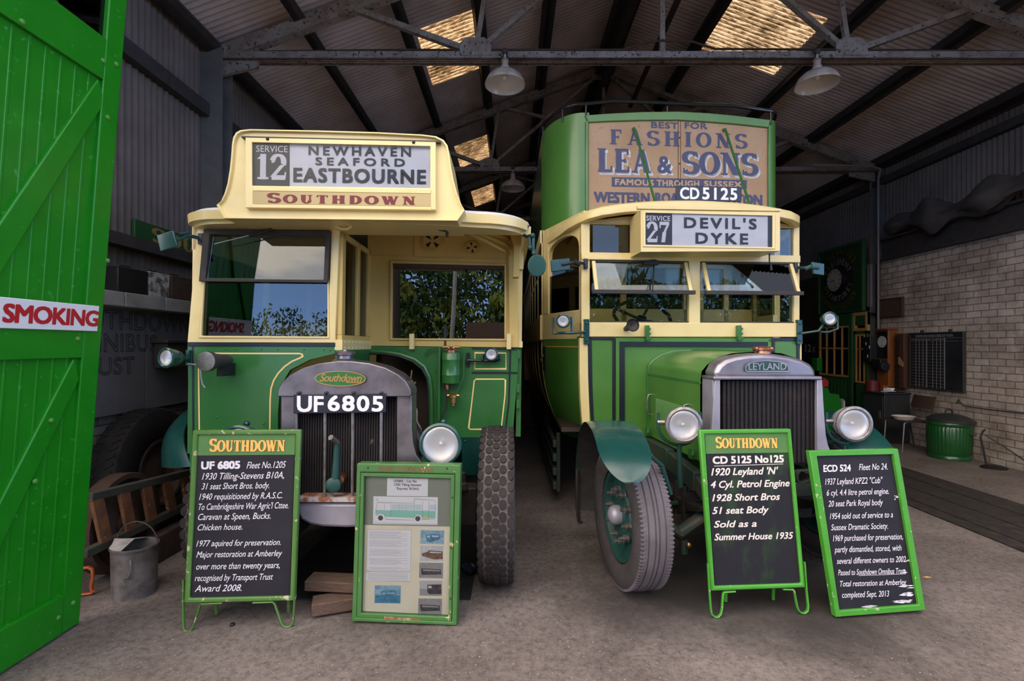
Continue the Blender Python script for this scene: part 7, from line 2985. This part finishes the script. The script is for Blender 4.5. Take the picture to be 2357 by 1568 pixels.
def rag(i, j):
    a = b1(*c3(962 + 22 * i, 520 + 20 * i), .14)
    b = b1(*c3(972 + 66 * i, 690 + 68 * i), .10)
    p = a.lerp(b, j)
    return p + Vector((.008 * math.sin(9 * j), -.018 * math.sin(16 * i + 4 * j), 0))


mb.grid(rag, 14, 12, (0, .006, 0))
tag(obj('cleaning_cloth', mb, M['cloth'], origin=B1.M @ Vector((.1, 0, 1.1))), 'beige cloth hanging in the open engine bay beside the left radiator', 'cloth')

# ================================================================== RIGHT SIDE OF THE SHED
def n6(x, y):
    return (1840 + x / 3.015, 560 + y / 3.015)


def m6(x, y):
    return (2040 + x / 4.356, 740 + y / 4.356)


# duty rota board
RB = WRF(6.46)
p0, p1 = RB.at(*m6(242, 128)), RB.at(*m6(765, 700))
ua, ub, zt_, zb_ = p0.x, p1.x, p0.z, p1.z
rb = empty('duty_rota_board', RB.M @ Matrix.Translation(((ua + ub) / 2, 0, zb_)), 'black roster board ruled with white grid, headed DRIVERS AND CONDUCTORS DUTY ROTA', 'notice board')
mb = MB(RB.M)
mb.box(ua, ub, 0, .035, zb_, zt_)
obj('slate', mb, M['slate_black'], rb)
mb = MB(RB.M)
mb.ring([(ua - .02, zb_ - .02), (ub + .02, zb_ - .02), (ub + .02, zt_ + .02), (ua - .02, zt_ + .02)], [(ua, zb_), (ub, zb_), (ub, zt_), (ua, zt_)], -.012, .035)
obj('frame', mb, M['slate_frame'], rb, bevel=.003)
W_ = ub - ua


def rx(px):
    return RB.at(*m6(px, 400)).x


mb = MB(RB.M)
H_ = zt_ - zb_
rows = [zt_ - H_ * (.085 + .0), zt_ - H_ * .14] + [zt_ - H_ * (.14 + .055 * k) for k in range(1, 16)]
for k, z in enumerate(rows):
    mb.box(ua + .01, (ub - .01) if k < 2 else rx(588), -.003, 0, z - .0016, z + .0016)
for px in (298, 330, 368, 402, 408, 468, 506, 545, 582, 588):
    u = rx(px)
    mb.box(u - .002, u + .002, -.003, 0, rows[-1] - .03, rows[0])
obj('ruled_grid', mb, M['grid_white'], rb)
mb = MB(RB.M)
text(mb, 'DRIVERS AND CONDUCTORS DUTY ROTA', rx(296), rx(670), zt_ - H_ * .065, zt_ - H_ * .02, -.002, bold=.02)
for i, (a, b) in enumerate(((246, 290), (302, 326), (336, 362), (372, 396), (414, 450), (474, 500), (512, 538), (550, 576))):
    mb.box(rx(a) + .01, rx(b), -.003, -.001, zt_ - H_ * .118, zt_ - H_ * .105)
obj('board_heading', mb, M['grid_white'], rb)
for px in (352, 634):
    mb = MB(RB.M)
    u = rx(px)
    mb.box(u - .015, u + .015, -.004, .03, zt_ + .01, zt_ + .06)
    obj('hanging_hook', mb, M['iron_dark'], rb)
# plaque
q0, q1 = RB.at(*n6(564, 398)), RB.at(*n6(706, 500))
pq = empty('wall_plaque', RB.M @ Matrix.Translation((q0.x, 0, q1.z)), 'small brown plaque screwed to the whitish bricks above the clocking machine', 'plaque')
mb = MB(RB.M)
mb.box(q0.x, q1.x, 0, .04, q1.z, q0.z)
obj('plate', mb, M['plaque'], pq, bevel=.004)
mb = MB(RB.M)
mb.ring([(q0.x - .02, q1.z - .02), (q1.x + .02, q1.z - .02), (q1.x + .02, q0.z + .02), (q0.x - .02, q0.z + .02)], [(q0.x, q1.z), (q1.x, q1.z), (q1.x, q0.z), (q0.x, q0.z)], -.01, .04)
obj('plaque_frame', mb, M['dark_wood'], pq)

# time recorder
tr = empty('time_recorder', (6.42, 8.32, .9), 'polished orange-brown wooden clocking-in machine with white dial on the right wall', 'clock')
mb = MB()
mb.box(6.34, 6.50, 8.20, 8.44, .91, 1.86)
mb.box(6.32, 6.50, 8.18, 8.46, 1.86, 1.885)
mb.box(6.32, 6.50, 8.18, 8.46, .90, .925)
obj('case', mb, M['wood_orange'], tr, bevel=.006)
mb = MB()
mb.box(6.327, 6.342, 8.215, 8.425, 1.38, 1.84)
obj('dial_door', mb, M['black_gloss'], tr)
dial = Matrix.Translation((6.325, 8.32, 1.66)) @ Matrix.Rotation(-math.pi / 2, 4, 'Y')
mb = MB(dial)
mb.lathe([(.098, -.006), (.098, .002), (0, .002)], None, 32)
d0 = obj('dial', mb, M['shade_white'], tr)
TD = Frame((6.322, 8.32, 1.66), yaw=-math.pi / 2)
mb = MB(TD.M)
for k in range(12):
    a = k * math.pi / 6
    ribbon(mb, [(.066 * math.sin(a), .066 * math.cos(a)), (.086 * math.sin(a), .086 * math.cos(a))], .009, 0)
ribbon(mb, [(0, 0), (.03, .04)], .007, 0)
ribbon(mb, [(0, 0), (-.01, -.07)], .006, 0)
obj('dial_marks', mb, M['black'], d0)
mb = MB()
mb.box(6.22, 6.34, 8.22, 8.42, 1.22, 1.36)
mb.lathe([(.075, 0), (.075, .05), (0, .05)], Matrix.Translation((6.26, 8.20, 1.24)) @ Matrix.Rotation(math.pi / 2, 4, 'X'), 20)
obj('stamping_head', mb, M['black'], tr, bevel=.008)
# card rack
q0, q1 = RB.at(*n6(688, 630)), RB.at(*n6(749, 1006))
cr_ = empty('card_rack', RB.M @ Matrix.Translation((q0.x, 0, q1.z)), 'narrow dark brown rack with a buff card between clocking machine and roster board', 'rack')
mb = MB(RB.M)
mb.box(q0.x, q1.x, -.06, .03, q1.z, q0.z)
obj('rack_back', mb, M['rack_brown'], cr_, bevel=.004)
mb = MB(RB.M)
for k in range(22):
    z = q1.z + .03 + (q0.z - q1.z - .06) * k / 22
    mb.box(q0.x + .015, q0.x + .10, -.075, -.06, z, z + .012)
obj('card_slots', mb, M['black'], cr_)
mb = MB(RB.M)
c = RB.at(*n6(702, 820), -.08)
mb.prism([(c.x - .05, c.z + .06), (c.x - .02, c.z + .07), (c.x + .07, c.z - .04), (c.x + .05, c.z - .09), (c.x - .04, c.z - .05)], -.085, -.078)
obj('time_card', mb, M['buff'], cr_)
# black cabinet
cb = empty('steel_cabinet', (6.25, 8.14, 0), 'low black steel cabinet against the white brick wall with papers on top', 'cabinet')
mb = MB()
mb.box(6.06, 6.48, 7.92, 8.40, .0, .80)
mb.box(6.04, 6.49, 7.90, 8.42, .80, .825)
obj('carcass', mb, M['cabinet_black'], cb, bevel=.006)
mb = MB()
mb.box(6.048, 6.06, 7.94, 8.38, .06, .76)
dd_ = obj('door', mb, M['cabinet_black'], cb, bevel=.004)
mb = MB()
mb.box(6.036, 6.05, 7.98, 8.02, .40, .52)
obj('handle', mb, M['steel'], dd_)
mb = MB()
mb.lathe([(.10, .825), (.10, .99), (.104, .995), (.10, 1.0), (.09, 1.0), (.09, .84), (0, .84)], Matrix.Translation((6.15, 8.30, 0)), 24)
tag(obj('red_tin', mb, M['red_tin'], origin=(6.15, 8.3, .825)), 'dark red round tin standing on the black cabinet', 'tin')
mb = MB()
for k, (x, y, a) in enumerate(((6.2, 8.06, .3), (6.24, 8.02, 1.2), (6.22, 8.05, -.4))):
    mb.box(-.07, .07, -.05, .05, 0, .003, Matrix.Translation((x, y, .838 + .004 * k)) @ Matrix.Rotation(a, 4, 'Z') @ Matrix.Rotation(.12 * (k - 1), 4, 'Y'))
mb.grid(lambda i, j: (6.16 + .12 * i, 7.98 + .10 * j, .872 + .025 * math.sin(7 * i + 3 * j)), 6, 5, (0, 0, .003))
tag(obj('crumpled_papers', mb, M['paper'], origin=(6.2, 8.0, .825)), 'crumpled white papers lying on the black cabinet top', 'paper')
mb = MB()
mb.box(6.20, 6.28, 8.12, 8.20, .826, .93)
tag(obj('wooden_block', mb, M['wood_orange'], origin=(6.39, 8.05, .825), bevel=.004), 'small wooden block on the black cabinet below the clocking machine', 'block')
# chair with dish
ch = empty('stacking_chair', (6.02, 7.45, 0), 'tubular steel chair with dark seat and back by the green dustbin', 'chair')
mb = MB()
mb.grid(lambda i, j: (5.83 + .40 * i, 7.24 + .40 * j, .455 - .015 * math.sin(math.pi * i) * math.sin(math.pi * j)), 6, 6, (0, 0, .014))
obj('seat', mb, M['dark_wood'], ch)
mb = MB()
mb.grid(lambda i, j: (6.255 + .05 * j - .03 * math.sin(math.pi * i), 7.24 + .40 * i, .64 + .19 * j), 8, 4, (.012, 0, 0))
obj('backrest', mb, M['dark_wood'], ch)
for (x, y) in ((5.85, 7.26), (5.85, 7.62)):
    mb = MB()
    mb.tube([(x - .03, y, .0), (x, y, .43), (x + .03, y, .45), (x + .35, y, .45)], .011, 8)
    obj('leg', mb, M['steel'], ch)
for y in (7.26, 7.62):
    mb = MB()
    mb.tube([(6.30, y, .0), (6.22, y, .44), (6.27, y, .62), (6.32, y, .84)], .011, 8)
    obj('leg', mb, M['iron_dark'], ch)
mb = MB()
mb.lathe([(.001, .47), (.12, .47), (.15, .515), (.155, .52), (.148, .522), (.115, .482), (.001, .482)], Matrix.Translation((5.98, 7.43, 0)) @ Matrix.Diagonal((1.05, .9, 1, 1)), 32)
tag(obj('enamel_dish', mb, M['white_dish'], origin=(5.98, 7.43, .47)), 'white enamel dish lying on the seat of the steel chair', 'dish')
# dustbin
DBX, DBY = 6.215, 6.92
db = empty('dustbin', (DBX, DBY, 0), 'ribbed green metal dustbin with dark domed lid by the right wall', 'dustbin')
mb = MB(Matrix.Translation((DBX, DBY, 0)))
vs, fs = [], []
nn = 144
prof = [(.225, .0), (.238, .005), (.238, .045), (.226, .06), (.236, .08), (.248, .44), (.240, .46), (.256, .48), (.258, .51), (.25, .52)]
for r, z in prof:
    rib = 1.0 if .07 < z < .45 else 0.0
    for k in range(nn):
        a = 2 * math.pi * k / nn
        rr_ = r + rib * .007 * max(-.3, math.sin(36 * a))
        vs.append((rr_ * math.cos(a), rr_ * math.sin(a), z))
for i in range(len(prof) - 1):
    for k in range(nn):
        l = (k + 1) % nn
        fs.append((i * nn + k, i * nn + l, (i + 1) * nn + l, (i + 1) * nn + k))
fs.append(tuple(range(nn - 1, -1, -1)))
mb.add(vs, fs)
obj('bin_body', mb, M['bin_green'], db, smooth=50)
mb = MB(Matrix.Translation((DBX, DBY, 0)) @ Matrix.Rotation(.04, 4, 'Y'))
mb.lathe([(.250, .515), (.272, .512), (.274, .545), (.262, .555), (.20, .595), (.10, .625), (.001, .635)], None, 48)
ll = obj('bin_lid', mb, M['bin_lid'], db, smooth=40)
mb = MB(Matrix.Translation((DBX, DBY, 0)))
mb.tube([(-.05, 0, .62), (-.045, 0, .67), (-.02, 0, .685), (.02, 0, .685), (.045, 0, .67), (.05, 0, .62)], .012, 8)
obj('lid_handle', mb, M['bin_lid'], ll)
mb = MB(Matrix.Translation((DBX, DBY, 0)))
a0 = -1.15
mb.tube([(.25 * math.cos(a0 - .2), .25 * math.sin(a0 - .2), .37), (.285 * math.cos(a0 - .18), .285 * math.sin(a0 - .18), .365), (.285 * math.cos(a0 + .18), .285 * math.sin(a0 + .18), .365), (.25 * math.cos(a0 + .2), .25 * math.sin(a0 + .2), .37)], .010, 8)
obj('side_handle', mb, M['bin_lid'], db)
# foot with pole and cable by the wall
a = Vector((6.27, 6.33, 0))
lf = empty('cable_stand', (a.x, a.y, 0), 'flat black round foot with thin bent pole and cable by the right wall', 'stand')
mb = MB(Matrix.Translation(a))
mb.lathe([(.15, 0), (.15, .012), (.10, .035), (.02, .04), (0, .04)], Matrix.Diagonal((1, .8, 1, 1)), 28)
obj('foot', mb, M['black'], lf)
mb = MB(Matrix.Translation(a))
mb.tube([(-.05, .05, .03), (-.055, .08, .2), (-.06, .12, .38), (-.03, .12, .46), (.0, .12, .48)], .012, 8)
obj('pole', mb, M['black'], lf)
mb = MB()
mb.tube([(6.25, 6.44, .42), (6.35, 6.3, .30), (6.42, 6.1, .16), (6.45, 5.9, .08), (6.4, 5.6, .03), (6.3, 5.2, .012)], .008, 8)
obj('cable', mb, M['black'], lf)
mb = MB()
mb.tube([RB.M @ RB.at(2202, 928, -.0), RB.M @ RB.at(2206, 920, -.0), RB.M @ RB.at(2216, 934), RB.M @ RB.at(2270, 942), RB.M @ RB.at(2357, 952), RB.M @ RB.at(2440, 962)], .008, 8)
tag(obj('wall_cable', mb, M['iron_dark']), 'dark cable running along the white bricks above the dustbin', 'cable')

# bundle of old sheeting on the beam
mb = MB()
rr = random.Random(3)


def bundle(i, j):
    y = 5.55 + 2.7 * i
    th = 2 * math.pi * j
    r = .15 + .05 * math.sin(7 * i * 3) + .035 * math.sin(19 * i + 2) + .03 * math.sin(3 * th + 11 * i) + .02 * math.sin(5 * th - 23 * i)
    r *= min(1, .35 + 4 * min(i, 1 - i))
    return (6.35 + r * .7 * math.cos(th), y, 3.58 + .03 * math.sin(9 * i) + r * math.sin(th) * 1.1)


mb.grid(bundle, 120, 18)
tag(obj('sheeting_bundle', mb, M['tarp'], origin=(6.44, 6.4, 3.45)), 'long bundle of dark crumpled sheeting lying on the beam over the brick wall', 'tarpaulin')
# pale board and conduit by the column
q0, q1 = RB.at(*n6(468, 150), .0), RB.at(*n6(492, 490), .0)
mb = MB(RB.M)
mb.box(q0.x, q1.x, -.0, .04, 2.3, q0.z)
tag(obj('pale_batten', mb, M['batten'], origin=RB.M @ Vector((q0.x, 0, q1.z))), 'pale upright batten beside the clock signboard', 'batten')
mb = MB()
mb.tube([(6.40, 8.50, .9), (6.40, 8.50, 4.5), (6.40, 8.45, 4.66), (6.2, 8.4, 4.7), (5.2, 8.42, 4.72)], .016, 8)
tag(obj('cable_conduit', mb, M['batten'], origin=(6.4, 8.56, .9)), 'pale conduit pipe running up beside the right steel column', 'pipe')

# green office front ---------------------------------------------------------
OF = WRF(6.30)
oz = 6.30


def ou_(px):
    return OF.at(px, 700).x


of = empty('office_front', OF.M @ Matrix.Translation((-9.3, 0, 0)), 'dark green office front with glazed window and door below the clock sign', 'office front')
uA, uB, uC, uD = ou_(1886), ou_(1950), ou_(1962), ou_(1996)
zw1, zw0 = OF.at(1918, 752).z, OF.at(1918, 866).z
mb = MB(OF.M)
mb.box(uA, uC, 0, .06, 0, zw0)
k = 0
u = uA
while u < uC - .05:
    mb.box(u + .004, u + .096, -.008, 0, .05, zw0 - .05)
    u += .10
mb.box(uA - .02, uD, 0, .06, zw1, 2.2)
mb.box(uA - .04, uA, 0, .06, 0, 2.2)
obj('boarding', mb, M['shop_green'], of, bevel=.003)
mb = MB(OF.M)
mb.box(uC - .06, uC + .03, -.03, .06, 0, 2.2)
obj('door_post', mb, M['shop_green'], of, bevel=.004)
mb = MB(OF.M)
mb.ring([(uA, zw0), (uC - .06, zw0), (uC - .06, zw1), (uA, zw1)], [(uA + .04, zw0 + .04), (uC - .10, zw0 + .04), (uC - .10, zw1 - .03), (uA + .04, zw1 - .03)], -.012, .04)
for k in range(1, 4):
    u = uA + (uC - .06 - uA) * k / 4
    mb.box(u - .014, u + .014, -.008, .03, zw0, zw1)
zz = zw0 + (zw1 - zw0) * .56
mb.box(uA, uC - .06, -.006, .03, zz - .014, zz + .014)
wf = obj('window_frame', mb, M['wood_pale'], of, bevel=.003)
mb = MB(OF.M)
mb.box(uA, uC - .06, .012, .017, zw0, zw1)
obj('window_pane', mb, M['glass_dim'], wf, smooth=0)
mb = MB(OF.M)
zd1 = 1.86
mb.box(uC + .03, uD, .0, .05, 0, .92)
mb.box(uC + .03, uC + .09, .0, .05, 0, zd1)
mb.box(uD - .06, uD, .0, .05, 0, zd1)
mb.box(uC + .03, uD, .0, .05, zd1 - .06, zd1)
dr_ = obj('office_door', mb, M['shop_green'], of, bevel=.004)
mb = MB(OF.M)
mb.ring([(uC + .085, .92), (uD - .06, .92), (uD - .06, zd1 - .06), (uC + .085, zd1 - .06)], [(uC + .11, .95), (uD - .085, .95), (uD - .085, zd1 - .09), (uC + .11, zd1 - .09)], -.008, .03)
um = (uC + uD) / 2
mb.box(um - .012, um + .012, -.004, .03, .92, zd1 - .06)
mb.box(uC + .09, uD - .06, -.004, .03, 1.52, 1.545)
obj('door_glazing', mb, M['wood_pale'], dr_)
mb = MB(OF.M)
mb.box(uC + .09, uD - .06, .012, .017, .92, zd1 - .06)
obj('door_pane', mb, M['glass_dim'], dr_, smooth=0)
mb = MB(OF.M)
mb.ring([(uC + .03, zd1), (uD, zd1), (uD, 2.2), (uC + .03, 2.2)], [(uC + .07, zd1 + .05), (uD - .04, zd1 + .05), (uD - .04, 2.14), (uC + .07, 2.14)], -.008, .05)
obj('fanlight_frame', mb, M['wood_pale'], of)
mb = MB(OF.M)
mb.box(uA - .02, uD, 1.2, 1.22, 0, 2.2)
mb.box(uA - .02, uD, .06, 1.2, 2.17, 2.19)
mb.box(uA - .02, uA, .06, 1.2, 0, 2.18)
mb.box(uA - .02, uD, .06, 1.2, .01, .03)
obj('office_room', mb, M['office_wall'], of)
mb = MB(OF.M)
mb.box(uA + .5, uC - .25, .25, .30, 1.78, 1.80)
obj('strip_light', mb, M['strip_glow'], of)

# clock sign above
CS_ = WRF(6.28)
cs_u0, cs_u1 = CS_.at(1886, 640).x, CS_.at(1984, 640).x
cs = empty('clock_sign', CS_.M @ Matrix.Translation((cs_u0, 0, 2.2)), 'dark green signboard with clock, LONDON FREQUENT DEPARTURES EXPRESS SERVICE in gold and white', 'sign')
mb = MB(CS_.M)
mb.box(cs_u0, cs_u1, 0, .02, 2.22, 3.46)
obj('sign_board', mb, M['sign_dark'], cs)
mb = MB(CS_.M)
mb.ring([(cs_u0 - .03, 2.215), (cs_u1 + .06, 2.215), (cs_u1 + .06, 3.50), (cs_u0 - .03, 3.50)], [(cs_u0 + .03, 2.24), (cs_u1, 2.24), (cs_u1, 3.44), (cs_u0 + .03, 3.44)], -.03, .03)
obj('sign_frame', mb, M['shop_green'], cs, bevel=.005)
cc = CS_.at(1929, 645)
mb = MB(CS_.M)
mb.prism(circle_uw((cc.x, cc.z), .43, 40), -.006, .005)
obj('black_ring', mb, M['black'], cs)


def arc_text(mb, s, c, r, a0, a1, size, v, inside=False):
    """Letters along a circle; angles in degrees clockwise from the top."""
    for i, chh in enumerate(s):
        if chh == ' ':
            continue
        a = math.radians(a0 + (a1 - a0) * i / (len(s) - 1))
        vs, fs = _font_mesh(chh)
        x0, x1 = min(p[0] for p in vs), max(p[0] for p in vs)
        kx = size / .69
        ca, sa = math.cos(a), math.sin(a)
        fl = -1 if inside else 1
        for bx, bz in ((0, 0), (.05, 0), (-.05, 0), (0, .04), (0, -.04)):
            out = []
            for p in vs:
                dx, dz = (p[0] - (x0 + x1) / 2) * kx * .85 + bx * size, p[1] * kx - size / 2 + bz * size
                dx, dz = dx * fl, dz * fl
                out.append((c.x + (r + dz) * sa + dx * ca, v, c.z + (r + dz) * ca - dx * sa))
            mb.add(out, fs)


mb = MB(CS_.M)
arc_text(mb, 'FREQUENT', cc, .355, -62, 62, .105, -.008)
obj('white_lettering', mb, M['sign_white'], cs)
mb = MB(CS_.M)
arc_text(mb, 'DEPARTURES', cc, .355, 250, 110, .10, -.008, inside=True)
obj('white_lettering', mb, M['sign_white'], cs)
mb = MB(CS_.M)
arc_text(mb, 'LONDON', cc, .53, -48, 48, .15, -.002)
obj('gold_lettering', mb, M['gold_dull'], cs)
mb = MB(CS_.M)
arc_text(mb, 'EXPRESS SERVICE', cc, .535, 236, 124, .095, -.002, inside=True)
obj('gold_lettering', mb, M['gold_dull'], cs)
Mx = CS_.M @ Matrix.Translation((cc.x, -.0, cc.z)) @ Matrix.Rotation(math.pi / 2, 4, 'X')
mb = MB(Mx)
mb.lathe([(.245, .0), (.245, .07), (.225, .085), (.215, .075), (.001, .075)], None, 36)
ck = obj('clock_case', mb, M['black_gloss'], cs)
mb = MB(Mx)
mb.lathe([(.212, .076), (.001, .078)], None, 36)
obj('clock_dial', mb, M['dial_white'], ck)
mb = MB(CS_.M)
for k in range(12):
    a = k * math.pi / 6
    ribbon(mb, [(cc.x + .15 * math.sin(a), cc.z + .15 * math.cos(a)), (cc.x + .19 * math.sin(a), cc.z + .19 * math.cos(a))], .018, -.0795)
ribbon(mb, [(cc.x, cc.z), (cc.x - .10, cc.z - .03)], .018, -.080)
ribbon(mb, [(cc.x, cc.z), (cc.x + .02, cc.z - .15)], .012, -.0805)
obj('clock_hands', mb, M['black'], ck)
# chalked notice left of the office, green box, small wall telephone
PN = WRF(6.528)
mb = MB(PN.M)
a, b = PN.at(1842, 780), PN.at(1886, 905)
pn = empty('price_board', PN.M @ Matrix.Translation((a.x, 0, b.z)), 'black board with a faint chalked 12 at the left of the office window', 'notice board')
mb.box(a.x - .3, b.x, 0, .03, b.z, a.z)
obj('slate', mb, M['slate_black'], pn)
mb = MB(PN.M)
q0, q1 = PN.at(1854, 810), PN.at(1867, 793)
text(mb, '12', q0.x, q1.x, q0.z, q1.z, -.002, bold=.02)
obj('chalk_figure', mb, M['sign_white'], pn)
mb = MB(PN.M)
q0, q1 = PN.at(1871, 811), PN.at(1877, 799)
text(mb, 'E', q0.x, q1.x, q0.z, q1.z, -.002)
obj('chalk_figure', mb, M['sign_white'], pn)
q = OF.at(1882, 839, -.06)
mb = MB(OF.M)
mb.box(q.x - .10, q.x + .08, -.12, -.012, q.z - .13, q.z + .13)
tag(obj('switch_box', mb, M['lime_box'], origin=OF.M @ Vector((q.x, 0, q.z)), bevel=.006), 'bright green switch box on the wall at the office window', 'box')
ph = OF.at(1997, 802, -.06)
tp = empty('wall_telephone', OF.M @ Matrix.Translation((ph.x, 0, ph.z)), 'black wall telephone with white marks beside the office door', 'telephone')
mb = MB(OF.M)
mb.box(ph.x - .07, ph.x + .10, -.09, .06, ph.z - .24, ph.z + .20)
obj('telephone_case', mb, M['black'], tp, bevel=.01)
mb = MB(OF.M)
for dx, dz in ((-.02, .08), (.06, .02), (.02, -.14)):
    mb.tube([(ph.x + dx + .03 * math.cos(t_), -.093, ph.z + dz + .03 * math.sin(t_)) for t_ in [-.9 + .3 * k for k in range(7)]], .007, 6)
obj('dial_marks', mb, M['sign_white'], tp)
# green ticket machine shape in front of the office
gm = empty('green_locker', (5.95, 8.75, 0), 'stepped bright green cupboard standing in front of the office window', 'cupboard')
GF = Frame((5.72, 8.85, 0))
pts = GF.uz([(1894, 890), (1906, 893), (1911, 906), (1931, 908), (1937, 930), (1938, 1080), (1894, 1080)])
pts = [(u, max(0.0, z)) for u, z in pts]
mb = MB(GF.M)
mb.prism(pts, 0, .35)
obj('cupboard_body', mb, M['lime_box'], gm, bevel=.006)
mb = MB(GF.M)
q0, q1 = GF.at(1893, 889), GF.at(1907, 875)
mb.box(q0.x, q1.x, .0, .2, q0.z - .01, q1.z)
mb.box(q0.x + .02, q1.x - .03, .02, .18, q1.z, q1.z + .03)
tag(obj('red_box', mb, M['red_box'], origin=GF.M @ Vector((q0.x, 0, q0.z)), bevel=.004), 'small red box lying on top of the green cupboard', 'box')
mb = MB(GF.M)
q0, q1 = GF.at(1936, 948, .1), GF.at(1941, 918, .1)
mb.prism([(q0.x, q0.z), (q1.x, q0.z + .02), (q1.x, q1.z - .05), (q0.x + .01, q1.z)], .05, .30)
obj('white_panel', mb, M['shade_white'], gm)

# ceiling lamps --------------------------------------------------------------
def ceiling_lamp(x, y, zr, ztop, lab, first=None):
    o = empty('pendant_lamp', (x, y, zr), lab, 'lamp', 'enamel pendant lamps')
    T = Matrix.Translation((x, y, zr))
    r = .212
    mb = MB(T)
    mb.lathe([(r, 0), (r + .004, -.006), (r + .006, .0), (r * .97, .03), (r * .86, .075), (r * .66, .115), (r * .42, .140), (.052, .15), (.05, .155)], None, 48)
    s = obj('lamp_shade', mb, M['shade_cream'], o, smooth=50)
    mb = MB(T)
    mb.lathe([(r - .002, -.003), (r * .95, .026), (r * .84, .070), (r * .64, .108), (r * .40, .132), (.04, .145)], None, 48)
    obj('shade_inside', mb, M['shade_white'], s, smooth=50)
    mb = MB(T)
    mb.lathe([(.048, .15), (.048, .19), (.036, .20), (.034, .25), (.045, .255), (.03, .275), (.014, .285), (.012, ztop - zr)], None, 20)
    obj('lamp_holder', mb, M['shade_cream'], o)
    mb = MB(T)
    mb.ball((0, 0, ztop - zr + .02), .035)
    mb.tube([(-.02, 0, .27), (-.04, 0, .29), (-.02, 0, .31), (.02, 0, .31), (.04, 0, .29), (.02, 0, .27)], .008, 6)
    obj('hanger', mb, M['iron_dark'], o)
    mb = MB(T)
    mb.lathe([(.001, .045), (.02, .05), (.032, .075), (.026, .105), (.016, .13), (.016, .15)], None, 16)
    obj('bulb', mb, M['bulb'], o)
    return o


ceiling_lamp(-.075, D1 - .10, 4.385, 4.72, 'cream enamel pendant lamp hanging from the near roof tie above the gap between buses')
ceiling_lamp(3.26, D1 - .10, 4.385, 4.72, 'cream enamel pendant lamp hanging from the near roof tie by the right bus')
ceiling_lamp(.015, D2 - .10, 4.37, 4.72, 'small distant enamel pendant lamp on the second roof tie between the buses')

# ================================================================== OUTSIDE, MIRRORED IN THE BUS GLASS
rt = random.Random(11)
mb = MB()
lv, lf_ = [], []


def leaf_cloud(c, r, n, size, mi):
    mb.m = mi
    for _ in range(n):
        while True:
            p = Vector((rt.uniform(-1, 1), rt.uniform(-1, 1), rt.uniform(-1, 1)))
            if .25 < p.length < 1:
                break
        p = Vector((c[0] + p.x * r[0], c[1] + p.y * r[1], c[2] + p.z * r[2]))
        if p.z < .05:
            continue
        e = Euler((rt.uniform(0, 6), rt.uniform(0, 6), rt.uniform(0, 6))).to_matrix()
        s = size * rt.uniform(.6, 1.3)
        mb.add([p + e @ Vector((-s, 0, 0)), p + e @ Vector((0, -s * .45, 0)), p + e @ Vector((s, 0, 0)), p + e @ Vector((0, s * .45, 0))], [(0, 1, 2, 3)])


for x, y, h, w in ((-4.6, -11, 6.5, 1.7), (-3.2, -12, 7.5, 1.8), (-2.0, -11.5, 6.8, 1.5), (-.8, -12.5, 8, 1.9), (.6, -12, 7, 1.7), (2.0, -13, 6.0, 1.7), (-3.9, -10.6, 4.0, 1.2), (-.2, -10.8, 3.6, 1.2)):
    for k in range(6):
        z = .5 + (h - .7) * k / 5.5
        leaf_cloud((x + rt.uniform(-.3, .3), y, z), (w * (1.1 - .12 * k), w * .7, h * .16), 480, .15, (k + int(x * 7)) % 2)
for k in range(15):
    x = -13 + .55 * k
    leaf_cloud((x, -9.5 + rt.uniform(-.4, .4), 1.5 + .5 * math.sin(k * 1.9)), (.55, .5, 1.2 + rt.uniform(-.2, .5)), 420, .075, k % 2)
for k in range(11):
    x = 3.0 + 1.15 * k
    leaf_cloud((x, -11 + rt.uniform(-.5, .5), 2.2), (1.1, .8, 2.4 + rt.uniform(-.3, .6)), 900, .19, 1)
o = obj('woodland_foliage', mb, [M['leaf'], M['leaf_dark']], smooth=0, origin=(0, -11, 0))
tag(o, 'green woodland foliage outside, mirrored in the bus windows', 'foliage', kind='stuff')
bt = empty('birch_tree', (-1.75, -8.2, 0), 'slim pale birch trunk outside, mirrored in the bulkhead window', 'tree')
mb = MB()
mb.tube([(-1.78, -8.2, 0), (-1.72, -8.2, 1.5), (-1.62, -8.2, 3.2), (-1.55, -8.2, 5.5)], [.10, .085, .07, .05], 12)
obj('trunk', mb, M['birch'], bt)
dt = empty('pine_tree', (-3.5, -8.0, 0), 'dark pine trunk with bare branches outside, mirrored in the bulkhead window', 'tree')
mb = MB()
mb.tube([(-3.55, -8.0, 0), (-3.5, -8.0, 2), (-3.5, -8.0, 6)], [.17, .15, .11], 12)
obj('trunk', mb, M['bark'], dt)
for z, dx in ((2.0, -.9), (2.9, -1.1), (1.5, -.7), (3.4, .8)):
    mb = MB()
    mb.tube([(-3.5, -8.0, z), (-3.5 + dx * .5, -7.95, z + .35), (-3.5 + dx, -7.9, z + .5)], [.03, .02, .008], 6)
    obj('branch', mb, M['bark'], dt)
ht = empty('timber_hut', (-.55, -8.0, 0), 'low timber hut outside, mirrored at the corner of the bulkhead window', 'hut')
mb = MB()
mb.box(-1.0, 1.2, -8.4, -7.6, 0, 1.75)
obj('hut_wall', mb, M['timber'], ht)
mb = MB()
mb.add([(-1.2, -7.35, 1.7), (1.4, -7.35, 1.7), (1.4, -7.95, 2.35), (-1.2, -7.95, 2.35), (1.4, -8.55, 1.7), (-1.2, -8.55, 1.7)], [(0, 1, 2, 3), (3, 2, 4, 5), (0, 3, 5), (1, 4, 2), (0, 5, 4, 1)])
obj('hut_roof', mb, M['rust_dark'], ht)
